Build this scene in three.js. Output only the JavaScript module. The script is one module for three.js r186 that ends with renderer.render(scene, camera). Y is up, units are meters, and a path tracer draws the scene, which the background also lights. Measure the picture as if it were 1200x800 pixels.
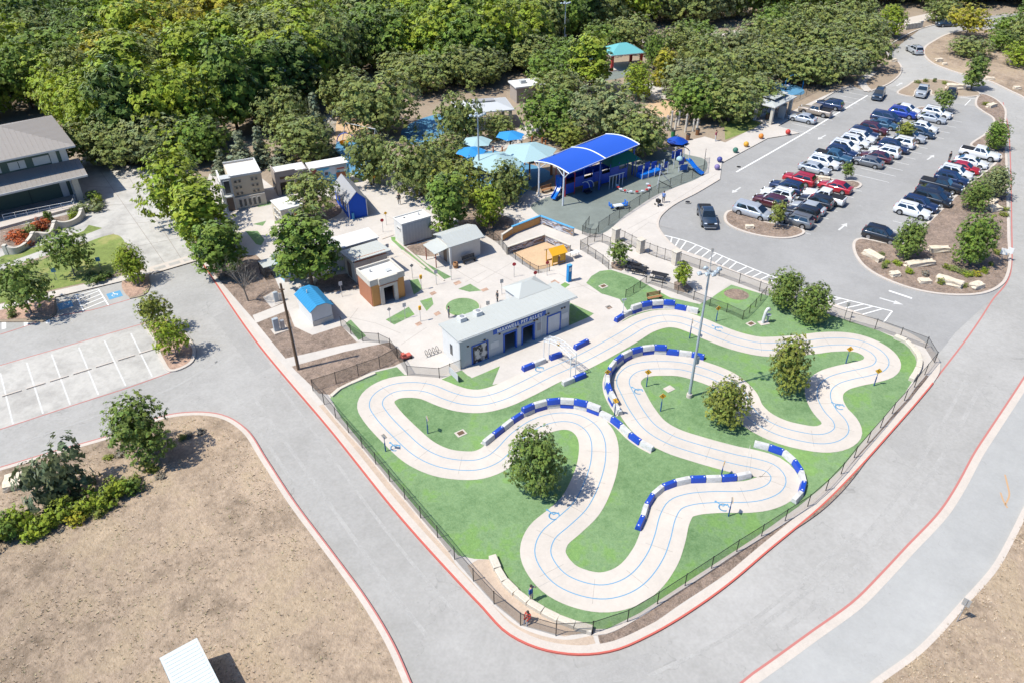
import * as THREE from 'three';
import { Sky } from 'three/addons/objects/Sky.js';
import { mergeGeometries, mergeVertices, toCreasedNormals } from 'three/addons/utils/BufferGeometryUtils.js';
import { MarchingCubes } from 'three/addons/objects/MarchingCubes.js';
import { RoundedBoxGeometry } from 'three/addons/geometries/RoundedBoxGeometry.js';
import { TextGeometry } from 'three/addons/geometries/TextGeometry.js';
import { FontLoader } from 'three/addons/loaders/FontLoader.js';

// ---------------------------------------------------------------- camera, sky, sun, exposure
const scene = new THREE.Scene();
const camera = new THREE.PerspectiveCamera(46.41, 1.5, 0.5, 3000);
camera.position.set(0, 48, 0);
camera.rotation.set(THREE.MathUtils.degToRad(-35.1), 0, 0);
scene.add(camera);
const SUN = new THREE.Vector3(-8.1, 13.9, 3.3).normalize();
const sky = new Sky(); sky.name = 'sky'; sky.scale.setScalar(2500);
sky.userData.kind = 'structure';
sky.material.uniforms.sunPosition.value.copy(SUN);
sky.material.uniforms.turbidity.value = 6; sky.material.uniforms.rayleigh.value = 0.75;
sky.material.uniforms.mieCoefficient.value = 0.004;
scene.add(sky);
scene.environmentIntensity = 0.18;
const sun = new THREE.DirectionalLight(new THREE.Color(1, 0.94, 0.815), 5.0);
sun.position.copy(SUN).multiplyScalar(300).add(new THREE.Vector3(0, 0, -100));
sun.target.position.set(0, 0, -100);
sun.castShadow = true; sun.shadow.mapSize.set(4096, 4096);
Object.assign(sun.shadow.camera, { left: -180, right: 180, top: 180, bottom: -180, near: 1, far: 700 });
scene.add(sun, sun.target);
const renderer = new THREE.WebGLRenderer({ antialias: true });
renderer.toneMapping = THREE.LinearToneMapping;
renderer.toneMappingExposure = 1.34;
renderer.shadowMap.enabled = true;

// ---------------------------------------------------------------- helpers
function rng(seed) { let a = seed >>> 0; return () => { a = (a + 0x6D2B79F5) | 0; let t = Math.imul(a ^ (a >>> 15), 1 | a); t = (t + Math.imul(t ^ (t >>> 7), 61 | t)) ^ t; return ((t ^ (t >>> 14)) >>> 0) / 4294967296; }; }
const R0 = rng(77);
const D2R = Math.PI / 180;
const V = (x, y, z) => new THREE.Vector3(x, y, z);
const names = {};
function numbered(n) { if (names[n] === undefined) { names[n] = 0; return n; } names[n]++; return n + '_' + String(names[n]).padStart(3, '0'); }
function shadows(o) { o.castShadow = true; o.receiveShadow = true; return o; }
function thing(name, label, category, [x, y, z] = [0, 0, 0], turn = 0, group) {
  const o = new THREE.Group(); o.name = numbered(name); o.position.set(x, y, z); o.rotation.y = turn;
  o.userData = { label, category }; if (group) o.userData.group = group; scene.add(o); return o;
}
function part(name, geo, mat, parent) { const m = shadows(new THREE.Mesh(geo, mat)); m.name = name; parent.add(m); return m; }
function solo(name, geo, mat, label, category, [x, y, z] = [0, 0, 0], turn = 0, group) {
  const m = shadows(new THREE.Mesh(geo, mat)); m.name = numbered(name); m.position.set(x, y, z); m.rotation.y = turn;
  m.userData = { label, category }; if (group) m.userData.group = group; scene.add(m); return m;
}
function struct(name, geo, mat) { const m = shadows(new THREE.Mesh(geo, mat)); m.name = numbered(name); m.userData.kind = 'structure'; scene.add(m); return m; }
function copy(root, [x, y, z], turn, label) {
  const c = root.clone(); c.name = numbered(root.name.replace(/_\d{3}$/, '')); c.userData = { ...root.userData }; if (label) c.userData.label = label;
  c.position.set(x, y, z); c.rotation.y = turn; scene.add(c); return c;
}
// smooth a line of [x, z] points
function S(pts, closed = false, step = 0.6) {
  const c = new THREE.CatmullRomCurve3(pts.map(p => V(p[0], 0, p[1])), closed, 'centripetal');
  const n = Math.max(4, Math.round(c.getLength() / step));
  const r = c.getSpacedPoints(n).map(p => [p.x, p.z]); if (closed) r.pop(); return r;
}
function normals(pts, closed) {
  const n = pts.length, out = [];
  for (let i = 0; i < n; i++) {
    const a = pts[closed ? (i + n - 1) % n : Math.max(0, i - 1)], b = pts[closed ? (i + 1) % n : Math.min(n - 1, i + 1)];
    const dx = b[0] - a[0], dz = b[1] - a[1], l = Math.hypot(dx, dz) || 1; out.push([-dz / l, dx / l]);
  }
  return out;
}
function off(pts, o, closed = false) { const nn = normals(pts, closed); return pts.map((p, i) => [p[0] + nn[i][0] * o, p[1] + nn[i][1] * o]); }
function geom(pos, idx, uv) {
  const g = new THREE.BufferGeometry(); g.setAttribute('position', new THREE.Float32BufferAttribute(pos, 3));
  if (uv) g.setAttribute('uv', new THREE.Float32BufferAttribute(uv, 2)); if (idx) g.setIndex(idx); g.computeVertexNormals(); return g;
}
function flat(pts, y, holes = []) {
  const c = pts.map(p => new THREE.Vector2(p[0], p[1])), hs = holes.map(h => h.map(p => new THREE.Vector2(p[0], p[1])));
  if (THREE.ShapeUtils.area(c) < 0) c.reverse(); hs.forEach(h => { if (THREE.ShapeUtils.area(h) > 0) h.reverse(); });
  const tri = THREE.ShapeUtils.triangulateShape(c, hs), all = c.concat(...hs), pos = [], uv = [], idx = [];
  all.forEach(p => { pos.push(p.x, y, p.y); uv.push(p.x, p.y); });
  tri.forEach(t => idx.push(t[0], t[2], t[1]));
  return geom(pos, idx, uv);
}
function skirt(pts, y0, y1, closed = true) {
  const pos = [], uv = [], idx = []; let l = 0; const n = pts.length, m = closed ? n : n - 1;
  for (let i = 0; i < m; i++) { const a = pts[i], b = pts[(i + 1) % n], d = Math.hypot(a[0] - b[0], a[1] - b[1]), k = pos.length / 3;
    pos.push(a[0], y0, a[1], b[0], y0, b[1], b[0], y1, b[1], a[0], y1, a[1]); uv.push(l, y0, l + d, y0, l + d, y1, l, y1); l += d; idx.push(k, k + 1, k + 2, k, k + 2, k + 3); }
  return geom(pos, idx, uv);
}
function slab(pts, y0, y1, holes = []) { return mergeGeometries([flat(pts, y1, holes), skirt(pts, y0, y1), ...holes.map(h => skirt(h, y0, y1))]); }
// a strip between two offsets of a line; y0 < y1 gives it sides
function strip(pts, o1, o2, y0, y1, closed = false) {
  const a = off(pts, o1, closed), b = off(pts, o2, closed), pos = [], uv = [], idx = [], n = pts.length, m = closed ? n : n - 1; let l = 0;
  const quad = (p, q, r, s, u) => { const k = pos.length / 3; for (const t of [p, q, r, s]) pos.push(...t); uv.push(...u); idx.push(k, k + 1, k + 2, k, k + 2, k + 3); };
  for (let i = 0; i < m; i++) {
    const j = (i + 1) % n, d = Math.hypot(pts[i][0] - pts[j][0], pts[i][1] - pts[j][1]);
    quad([a[i][0], y1, a[i][1]], [a[j][0], y1, a[j][1]], [b[j][0], y1, b[j][1]], [b[i][0], y1, b[i][1]], [a[i][0], a[i][1], a[j][0], a[j][1], b[j][0], b[j][1], b[i][0], b[i][1]]);
    if (y1 - y0 > 0.001) for (const e of [a, b]) quad([e[i][0], y0, e[i][1]], [e[j][0], y0, e[j][1]], [e[j][0], y1, e[j][1]], [e[i][0], y1, e[i][1]], [l, y0, l + d, y0, l + d, y1, l, y1]);
    l += d;
  }
  return geom(pos, idx, uv);
}
function box(w, h, d, x = 0, y = 0, z = 0, ry = 0) { const g = new THREE.BoxGeometry(w, h, d); if (ry) g.rotateY(ry); g.translate(x, y + h / 2, z); return g; }
function rbox(w, h, d, r, x = 0, y = 0, z = 0) { const g = new RoundedBoxGeometry(w, h, d, 2, r); g.translate(x, y + h / 2, z); return g; }
function cyl(r0, r1, h, x = 0, y = 0, z = 0, n = 10) { const g = new THREE.CylinderGeometry(r1, r0, h, n); g.translate(x, y + h / 2, z); return g; }
function bar(p, q, r, n = 6, r2 = r) {
  const a = V(...p), b = V(...q), d = b.clone().sub(a), g = new THREE.CylinderGeometry(r2, r, d.length(), n);
  g.applyQuaternion(new THREE.Quaternion().setFromUnitVectors(V(0, 1, 0), d.normalize())); g.translate((p[0] + q[0]) / 2, (p[1] + q[1]) / 2, (p[2] + q[2]) / 2); return g;
}
function plain(g) { const h = g.index ? g.toNonIndexed() : g; for (const k of Object.keys(h.attributes)) if (!['position', 'normal', 'uv'].includes(k)) h.deleteAttribute(k); if (!h.attributes.uv) h.setAttribute('uv', new THREE.Float32BufferAttribute(new Float32Array(h.attributes.position.count * 2), 2)); return h; }
function merge(...gs) { return mergeGeometries(gs.flat().map(plain)); }
function lerp2(a, b, t) { return [a[0] + (b[0] - a[0]) * t, a[1] + (b[1] - a[1]) * t]; }
function dist(a, b) { return Math.hypot(a[0] - b[0], a[1] - b[1]); }
function along(pts, step) { // evenly spaced points of an open line, with heading
  const out = []; let L = 0; const ls = [0]; for (let i = 1; i < pts.length; i++) { L += dist(pts[i - 1], pts[i]); ls.push(L); }
  const n = Math.max(1, Math.round(L / step));
  for (let k = 0; k <= n; k++) { const t = L * k / n; let i = 1; while (i < ls.length - 1 && ls[i] < t) i++; const f = (t - ls[i - 1]) / ((ls[i] - ls[i - 1]) || 1); out.push(lerp2(pts[i - 1], pts[i], f)); }
  return out;
}
const headingOf = (a, b) => -Math.atan2(b[1] - a[1], b[0] - a[0]); // rotation.y that turns local +x from a to b

// ---------------------------------------------------------------- procedural textures
const N = 1024;
function layer(cells, seed) {
  const r = rng(seed), g = new Float32Array(cells * cells); for (let i = 0; i < g.length; i++) g[i] = r();
  const o = new Float32Array(N * N), s = cells / N;
  for (let y = 0; y < N; y++) { const fy = y * s, y0 = fy | 0, ty = fy - y0, sy = ty * ty * (3 - 2 * ty), ya = y0 * cells, yb = ((y0 + 1) % cells) * cells;
    for (let x = 0; x < N; x++) { const fx = x * s, x0 = fx | 0, tx = fx - x0, sx = tx * tx * (3 - 2 * tx), x1 = (x0 + 1) % cells;
      const a = g[ya + x0] + (g[ya + x1] - g[ya + x0]) * sx, b = g[yb + x0] + (g[yb + x1] - g[yb + x0]) * sx; o[y * N + x] = a + (b - a) * sy - 0.5; } }
  return o;
}
const L = [3, 7, 17, 41, 97, 230, 512].map((c, i) => layer(c, 11 + i * 7));
const toS = v => { v = Math.min(1, Math.max(0, v)); return v <= 0.0031308 ? v * 12.92 : 1.055 * Math.pow(v, 1 / 2.4) - 0.055; };
const SL = new Uint8Array(4097); for (let i = 0; i <= 4096; i++) SL[i] = Math.round(255 * toS(i / 4096));
// fn(sample(k)) -> linear rgb; metres = tile size
function tex(metres, shift, fn, metresY = metres, n = N) {
  const st = N / n, d = new Uint8Array(n * n * 4), v = new Float32Array(7), out = [0, 0, 0];
  for (let y = 0; y < n; y++) for (let x = 0; x < n; x++) {
    for (let k = 0; k < 7; k++) v[k] = L[k][((y * st + shift * (k + 3)) % N) * N + (x * st + shift * (7 - k)) % N];
    fn(v, out, x, y); const i = (y * n + x) * 4;
    for (let c = 0; c < 3; c++) d[i + c] = SL[Math.min(4096, Math.max(0, out[c] * 4096 | 0))]; d[i + 3] = 255;
  }
  const t = new THREE.DataTexture(d, n, n); t.colorSpace = THREE.SRGBColorSpace; t.wrapS = t.wrapT = THREE.RepeatWrapping; t.magFilter = THREE.LinearFilter; t.minFilter = THREE.LinearMipmapLinearFilter; t.generateMipmaps = true;
  t.repeat.set(1 / metres, 1 / metresY); t.needsUpdate = true; return t;
}
function bumpTex(metres, shift, w) {
  const d = new Uint8Array(N * N * 4);
  for (let y = 0; y < N; y++) for (let x = 0; x < N; x++) { let s = 0; for (let k = 0; k < 7; k++) if (w[k]) s += w[k] * L[k][((y + shift * (k + 3)) % N) * N + (x + shift * (7 - k)) % N];
    const b = Math.max(0, Math.min(255, 128 + s * 255)), i = (y * N + x) * 4; d[i] = d[i + 1] = d[i + 2] = b; d[i + 3] = 255; }
  const t = new THREE.DataTexture(d, N, N); t.wrapS = t.wrapT = THREE.RepeatWrapping; t.magFilter = THREE.LinearFilter; t.repeat.set(1 / metres, 1 / metres); t.needsUpdate = true; return t;
}
const mix = (a, b, t) => { t = Math.min(1, Math.max(0, t)); return a + (b - a) * t; };
function mottled(metres, shift, base, amp, { w = [.25, .25, .25, .25, .3, .4, .5], tint = [1, 1, 1], second, thr = 0.1, rough = 0.95, bump, bumpScale = 0.02, n = N, crack = 0 } = {}) {
  const map = tex(metres, shift, (v, o) => {
    let s = 0; const ck = crack ? Math.max(0, 1 - Math.abs(v[1] + .45 * v[2] + .2 * v[4]) * 220) * (v[0] > -.12 ? 1 : 0) : 0; for (let k = 0; k < 7; k++) s += w[k] * v[k]; s *= amp;
    let m = 0; if (second) { m = Math.min(1, Math.max(0, (v[1] * .9 + v[2] * .8 + v[3] * .6 + v[4] * .5 - thr) * 3)); }
    for (let c = 0; c < 3; c++) o[c] = (second ? mix(base[c], second[c], m) : base[c]) * Math.max(0.2, 1 + s * tint[c] + ck * crack);
  }, metres, n);
  const m = new THREE.MeshStandardMaterial({ map, roughness: rough });
  if (bump) { m.bumpMap = bumpTex(metres / 3, shift + 5, bump); m.bumpScale = bumpScale; }
  return m;
}
const col = (r, g, b, rough = 0.8, metal = 0) => { const m = new THREE.MeshStandardMaterial({ roughness: rough, metalness: metal }); m.color.setRGB(r, g, b); return m; };
const M = {
  asphalt: mottled(61, 3, [.298, .286, .264], .21, { w: [.9, .7, .5, .35, .3, .4, .5], tint: [1, 1, 1.05], crack: -.22 }),
  lotAsphalt: mottled(43, 71, [.255, .248, .236], .17, { w: [.8, .6, .5, .35, .3, .4, .5], crack: .16 }),
  lane: mottled(37, 131, [.315, .31, .293], .16, { w: [.8, .7, .5, .35, .3, .3, .3], crack: -.12 }),
  concrete: mottled(31, 17, [.445, .405, .36], .15, { w: [.6, .6, .5, .4, .3, .4, .3] }),
  oldConcrete: mottled(29, 47, [.375, .355, .32], .32, { w: [.8, .8, .9, .6, .4, .3, .2], second: [.30, .285, .255], thr: .25 }),
  kerb: mottled(13, 29, [.45, .395, .34], .2, { n: 512 }),
  track: mottled(33, 53, [.46, .41, .355], .16, { w: [.6, .6, .5, .4, .3, .3, .3] }),
  turf: mottled(27, 61, [.138, .222, .094], .36, { w: [.9, .8, .6, .5, .5, .6, .6], tint: [1.2, .9, 1.2], second: [.115, .212, .058], thr: .14, bump: [0, 0, 0, .1, .2, .4, .5], bumpScale: .02 }),
  lawn: mottled(23, 89, [.15, .19, .045], .4, { w: [.5, .6, .6, .5, .5, .6, .7], second: [.19, .19, .06], thr: .2 }),
  dry: mottled(53, 101, [.28, .21, .147], .5, { w: [.9, .9, .8, .6, .6, .6, .4], tint: [1, 1.02, 1.06], second: [.236, .178, .118], thr: .12, bump: [0, 0, .2, .3, .4, .4, .2], bumpScale: .06 }),
  dirt: mottled(19, 113, [.27, .21, .15], .5, { second: [.225, .17, .12], thr: .1 }),
  mulch: mottled(11, 37, [.225, .165, .125], .7, { w: [.4, .4, .4, .5, .6, .8, .9], bump: [0, 0, 0, .2, .4, .5, .5], bumpScale: .03 }),
  redMulch: mottled(11, 41, [.33, .215, .155], .6, { w: [.4, .4, .4, .5, .6, .8, .9] }),
  verge: mottled(9, 31, [.40, .31, .235], .35, { n: 512 }),
  sand: mottled(17, 67, [.47, .32, .19], .3, { n: 512 }),
  rubber: mottled(21, 19, [.155, .175, .155], .25, { w: [.8, .7, .5, .4, .3, .4, .4] }),
  blueRubber: mottled(21, 23, [.07, .20, .32], .3, { n: 512 }),
  forestFloor: mottled(41, 7, [.16, .12, .08], .6, { n: 512 }),
  wornPaint: mottled(2.3, 15, [.52, .51, .485], .5, { n: 256, second: [.40, .395, .375], thr: .1 }), scuff: mottled(19, 5, [.309, .297, .275], .3, { n: 512 }), patch: mottled(17, 9, [.283, .272, .252], .22, { n: 512 }),
  joint: col(.25, .22, .19, .95), white: col(.72, .71, .68, .6), paint: col(.68, .67, .64, .8), red: col(.43, .09, .065, .75), fadedRed: col(.39, .14, .12, .8),
  lineBlue: col(.085, .25, .40, .7), blue: mottled(3.1, 25, [.008, .05, .34], .35, { n: 256, rough: .45 }), barrierWhite: mottled(3.1, 45, [.47, .46, .44], .4, { n: 256, rough: .55, second: [.37, .36, .335], thr: .2 }), black: col(.012, .012, .013, .5), darkMetal: col(.02, .02, .022, .5, .3),
  steel: col(.42, .43, .44, .45, .6), galv: col(.36, .40, .42, .55, .3), glass: new THREE.MeshPhysicalMaterial({ color: new THREE.Color().setRGB(.02, .03, .035), roughness: .06, metalness: 0, clearcoat: 1 }),
  yellow: col(.60, .31, .01, .55), tyre: col(.014, .014, .015, .9), wood: col(.30, .145, .06, .7), brown: col(.11, .065, .035, .85),
};


// ---------------------------------------------------------------- the setting: ground, roads, kerbs
const Y_ROAD = 0.02, Y_SLAB = 0.14;
struct('terrain', flat([[-1500, 900], [1500, 900], [1500, -1500], [-1500, -1500]], 0), M.forestFloor);
const kerbSW = S([[-54.47,-43.91],[-49.32,-46.61],[-43.74,-49.41],[-40.27,-51.31],[-35.96,-53.53],[-32.3,-56.1],[-29.35,-56.71],[-26.66,-56.22],[-24.09,-54.33],[-21.23,-50.35],[-17.69,-45.37],[-13.6,-40.13],[-10.38,-35.91],[-8.13,-32.46],[-6.67,-29.64],[-5.31,-26.77],[-3.96,-22.69],[-2.78,-19.12]], false, .7);
const kerbPark = S([[-38.47,-85.8],[-37.14,-83.91],[-26.84,-68.3],[-16.35,-54.21],[-8.84,-43.82],[-3.41,-37.01],[-2.12,-35.47],[-0.59,-33.59],[0.7,-32.66],[2.31,-32],[4.59,-31.68],[6.92,-32],[9.38,-33.12],[12,-34.69],[15.56,-37.23],[19.54,-40.54],[24.83,-44.91],[28.95,-48.79],[34.56,-54.45],[39.07,-59.1],[41.39,-61.61],[42.62,-63.27],[43.26,-65.13],[43.33,-67.52]], false, .7);
const kerbLot = S([[43.33,-67.52],[42.18,-69.72],[40.24,-71.51],[36.68,-74.93],[33.64,-77.45],[30.15,-80.1],[27.16,-82.27],[23.52,-86.01],[21.06,-88.19],[20.18,-90],[19.57,-92.33],[19.34,-94.5],[19.95,-97.01],[20.92,-98.82],[22.72,-101.23],[26.37,-104.86],[30.67,-109.62]], false, .7);
const kerbDrop = [[30.67,-109.62],[32.24,-115.7],[42.03,-126.05],[47.9,-128.37],[45.28,-131.78],[48.06,-134.91],[62.12,-151.23],[65.79,-153.82],[67.33,-149.96]];
const kerbFar = S([[67.33,-149.96],[71.51,-153.29],[74.56,-156.48],[78.69,-162.63],[80.72,-168.56],[80.85,-174.87],[82.73,-180.21],[86.64,-185.82],[95.53,-195.61],[104.01,-202.08],[114.07,-207.17],[129.55,-212.49],[155.72,-219.96]], false, .9);
const kerbNW = [[-70.78,-64.69],[-62.63,-68.3],[-55.55,-71.84],[-50.92,-71.84],[-50.28,-72.85],[-50.23,-73.53],[-52,-76.9],[-45.88,-80.49],[-43.32,-76.54]].concat(S([[-43.32,-76.54],[-42.05,-77.27],[-41.93,-78.76],[-43.26,-82.07]], false, .5).slice(1));
const north = [[181.94,-262.67],[111.37,-283.77],[27.84,-283.77],[-83.53,-283.77],[-181.94,-262.67],[-206.48,-227.89],[-181.42,-154.35],[-122.46,-86.66],[-95.51,-65.28]];
struct('asphalt_road', flat([...[[-95.51,-65.28],[-86.57,-86.66],[-73.9,-86.66],[-40.19,-91.15],[0,-113.08],[37.06,-135.33],[66.91,-157.03],[107.17,-210.69],[159.35,-225.86],[167.24,-178.17],[89.47,-68.3],[55.25,-36.27],[30.13,-19.12],[-4.64,-19.12]], ...[[-4.64,-19.12],[-55.25,-36.27]]], Y_ROAD), M.asphalt);
struct('park_ground', slab([...kerbNW, ...kerbPark, ...kerbLot.slice(1), ...kerbDrop.slice(1), ...kerbFar.slice(1), ...north], 0, Y_SLAB), M.dirt);
struct('dry_field', slab([...kerbSW, ...[[-44.03,-19.12]]], 0, Y_SLAB), M.dry);
const kerbE = S([[151.01,-205.45],[121.92,-197.99],[106.59,-195.61],[100.44,-191.74],[95.77,-186.91],[90.9,-180.89],[88.26,-174.87],[87.46,-168.56],[88.85,-163.79],[90.71,-160.35],[93.17,-157.03],[94.3,-150.72],[94.79,-146.74],[92.66,-135.33],[83.68,-113.08],[69.89,-86.66],[56.87,-65.28],[48.65,-53.64],[43.96,-47.78],[40.93,-44.45],[38.55,-41.8],[35.81,-38.93],[31.99,-35.76],[27.44,-32.13],[23.4,-29.64],[19.72,-27.05],[14.97,-23.17],[10.66,-19.12]], false, .9);
struct('dry_hillside', slab([...kerbE, ...[[41.72,-19.12],[82.27,-44.45],[181.42,-154.35],[184.8,-200.42]]], 0, Y_SLAB), M.dry);
struct('kerb', strip(kerbSW, -.02, .42, 0.01, Y_SLAB + .012), M.kerb);
struct('kerb', strip(kerbPark, -.62, .06, 0.01, Y_SLAB + .012), M.kerb);
struct('kerb', strip(kerbLot, -.30, .02, 0.01, Y_SLAB + .012), M.kerb);
struct('kerb', strip(kerbFar, -.30, .02, 0.01, Y_SLAB + .012), M.kerb);
struct('kerb', strip(kerbE, -.42, .02, 0.01, Y_SLAB + .012), M.kerb);
// flush painted and poured strips on the road
struct('red_kerb_paint', strip(kerbSW, -.1, 0.02, 0.0, Y_SLAB + .02), M.fadedRed);
struct('red_kerb_paint', strip(kerbPark.slice(0, -10), -.02, .11, 0.0, Y_SLAB + .02), M.red);
const fire = S([[39.35,-59.35],[42.16,-62.43],[47.51,-68.3],[50.89,-72.17],[54.72,-76.72],[57.21,-79.33],[58.9,-81.47],[60.77,-84.53],[66.66,-96],[75.31,-113.08],[84.16,-131.17],[89.94,-144.33]], false, .8);
struct('painted_line', strip(fire, -.08, .08, Y_ROAD, Y_ROAD + .006), M.fadedRed);
const swale = S([[10.61,-26.77],[13.7,-28.75],[15.71,-30.24],[17.06,-31.11],[20.62,-33.46],[24.45,-35.98],[27.32,-38.38],[30.26,-40.96],[34.28,-44.45],[36.95,-47.29],[40.47,-51.42],[42.84,-53.98],[47.98,-59.48],[50.45,-62.16],[55.92,-68.3],[61.99,-76.72]], false, .9);
const laneEdge = S([[68.62,-86.66],[56.87,-65.28],[48.65,-53.64],[43.96,-47.78],[40.93,-44.45],[38.55,-41.8],[35.81,-38.93],[31.99,-35.76],[27.44,-32.13],[23.4,-29.64],[19.72,-27.05],[14.97,-23.17]], false, .9);
struct('concrete_lane', flat([...swale, ...laneEdge], Y_ROAD + .006), M.lane);
struct('concrete_swale', strip(swale, .12, .72, Y_ROAD, Y_ROAD + .014), M.kerb);
struct('painted_line', strip(swale, -.05, .12, Y_ROAD, Y_ROAD + .02), M.fadedRed);
// parking lot surface, a darker newer coat
struct('parking_lot', flat([...kerbLot, ...kerbDrop.slice(1), ...[[71.51,-153.29],[72.71,-149.7],[76.92,-145.29],[83.98,-142],[87.91,-145.29],[85.69,-135.33],[61.65,-86.66],[58.1,-80.49],[52.24,-74.57],[47.25,-69.88],[43.74,-66.02]]], Y_ROAD + .005), M.lotAsphalt);
// pale rubber and dust worn into the road by turning wheels
for (const [l, w] of [[[[16.46,-33.32],[21.71,-37.01],[27.1,-41.63],[32.68,-47.29],[38.56,-54.21],[45.12,-62.43]], .16], [[[17.47,-32.66],[22.36,-36.12],[27.78,-40.79],[33.35,-46.32],[39.59,-53.41],[45.59,-60.8]], .2], [[[8.96,-30.12],[14.61,-32.92],[20.47,-37.01],[26.65,-42.23]], .14], [[[-24.25,-58.46],[-18.43,-50.35],[-13.55,-43.55],[-9.4,-37.77],[-5.86,-33.12]], .16], [[[-22.29,-60.4],[-16.05,-51.42],[-10.91,-44],[-6.27,-37.77],[-2.96,-33.8]], .13], [[[-32.21,-68.3],[-28.5,-62.43],[-23.29,-54.8],[-18.7,-48.28]], .15], [[[-43.87,-52.51],[-38.65,-56.22],[-33.02,-60.4],[-29.52,-65.28]], .14]]) struct('wheel_scuff', strip(S(l, false, 1.2), -w, w, Y_ROAD, Y_ROAD + .0045), M.scuff);
for (const p of [[[-32.71,-72.85],[-25.3,-62.43],[-24.13,-63.83],[-31.34,-74.57]], [[2.24,-30.24],[5.68,-30.99],[9.2,-31.81],[9.54,-30.24],[3.3,-28.93]], [[33.28,-52.51],[38.22,-57.45],[38.92,-55.74],[33.85,-50.56]], [[-39.59,-54.8],[-35.88,-57.2],[-34.77,-55.98],[-38.31,-53.64]]]) struct('road_patch', flat(p, Y_ROAD + .004), M.patch);
// islands
function island(name, pts, mat, label) { const m = struct(name, slab(pts, 0, Y_SLAB), mat); struct('kerb', strip(pts, -.28, .06, 0.01, Y_SLAB + .012, true), M.kerb); return m; }
island('planted_island', S([[43.81,-90.23],[42.73,-86.87],[42.87,-83.49],[44.22,-80.88],[46.78,-78.57],[49.96,-77.55],[53.8,-77.82],[56.91,-79.72],[59.52,-83.08],[64.23,-92.33],[74.54,-113.08],[83.44,-131.17],[88.53,-141.54],[89.1,-146.74],[88.31,-148.7],[84.2,-142.46],[83.89,-139.27],[84.04,-136.19],[82.66,-132.81],[78.84,-127.98],[74.07,-122.69],[76.28,-121.6],[76.76,-118.76],[75.03,-116.37],[62.55,-103.44],[52.51,-92.33],[49.31,-89.31],[47.22,-89.77],[44.82,-90.92]].reverse(), true, .6), M.mulch);
island('planted_island', S([[29.18,-98.3],[28.67,-95.49],[30.07,-93.29],[32.98,-91.62],[35.66,-91.39],[37.84,-92.81],[37.64,-94.01],[34,-95.49],[31.37,-97.78],[30.05,-99.09]].reverse(), true, .5), M.mulch);
island('planted_island', S([[41.55,-111.17],[42.85,-112.12],[45.64,-110.85],[48.29,-109.31],[50.44,-109],[50.88,-107.8],[49.49,-106.31],[48.1,-106.9],[45.49,-108.4],[42.74,-109.62]].reverse(), true, .5), M.mulch);
island('planted_island', S([[59.55,-127.2],[61.26,-127.98],[63.05,-126.05],[64.8,-124.16],[65.44,-123.05],[64.29,-121.6],[62.95,-122.32],[61.07,-124.54]].reverse(), true, .5), M.mulch);
island('planted_island', S([[72.32,-140.62],[74.08,-141.54],[76.05,-139.72],[77.53,-137.94],[76.89,-136.19],[75.06,-135.76],[73.01,-137.94]].reverse(), true, .5), M.mulch);
island('planted_island', S([[72.51,-149.2],[76.15,-153.82],[79.57,-157.3],[83.16,-157.85],[86.03,-156.76],[87.5,-152.77],[87.99,-148.7],[85.69,-147.22],[82.31,-147.47],[78.5,-148.21],[79.47,-151.23],[77.2,-151.23],[74.58,-147.22]].reverse(), true, .5), M.dirt);
island('planted_island', S([[-39.62,-71.84],[-38.29,-72.76],[-36.45,-71.51],[-34.89,-69.88],[-33.45,-67.99],[-32.55,-66.31],[-32.4,-64.26],[-33.93,-62.99],[-35.34,-64.55],[-37.58,-68.3]].reverse(), true, .5), M.redMulch);
// west parking court of worn concrete with its red border lines
struct('concrete_court', flat([[-63.11,-56.22],[-51.48,-64.12],[-44.8,-68.45],[-39.62,-71.84],[-35.34,-64.55],[-33.93,-62.99],[-46.4,-54.45],[-56.91,-47.39]], Y_ROAD + .006), M.oldConcrete);
for (const l of [[[-63.11,-56.22],[-51.48,-64.12],[-44.8,-68.45],[-39.62,-71.84]], [[-56.91,-47.39],[-46.4,-54.45],[-40.42,-58.46],[-37.2,-60.53],[-33.93,-62.99]], [[-66.89,-61.61],[-54.35,-69.56],[-50.28,-72.85],[-46.86,-74.22],[-43.32,-76.54]]]) struct('painted_line', strip(S(l, false, 1), -.055, .055, Y_ROAD, Y_ROAD + .012), M.fadedRed);
const courtTop = [[-50.89,-60.93],[-49.13,-64.55],[-47.11,-65.94],[-44.94,-67.14],[-42.77,-68.3],[-40.46,-69.72]], courtMid = [[-49.69,-58.71],[-46.82,-60.93],[-44.8,-62.29],[-42.75,-63.76],[-40.72,-65.28],[-38.57,-66.69]], courtBot = [[-45.6,-55.15],[-43.59,-56.65],[-41.65,-57.95],[-39.62,-59.42],[-37.55,-60.8],[-35.54,-62.29]];
for (let i = 0; i < 6; i++) { const a = [[-50.82,-62.85],[-49.04,-64.55],[-47.23,-66.02],[-44.97,-67.22],[-42.83,-68.45],[-40.55,-69.72]][i], b = courtBot[i]; struct('painted_line', strip([a, b], -.07, .07  , Y_ROAD, Y_ROAD + .013), M.wornPaint); }
{ const a = [[-52.35,-56.71],[-36.68,-67.07]]; for (let k = 0; k < 9; k++) struct('wheel_stop', strip([lerp2(a[0], a[1], k / 9 + .012), lerp2(a[0], a[1], k / 9 + .098)], -.08, .08, Y_ROAD, Y_ROAD + .11), M.kerb); }
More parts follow.
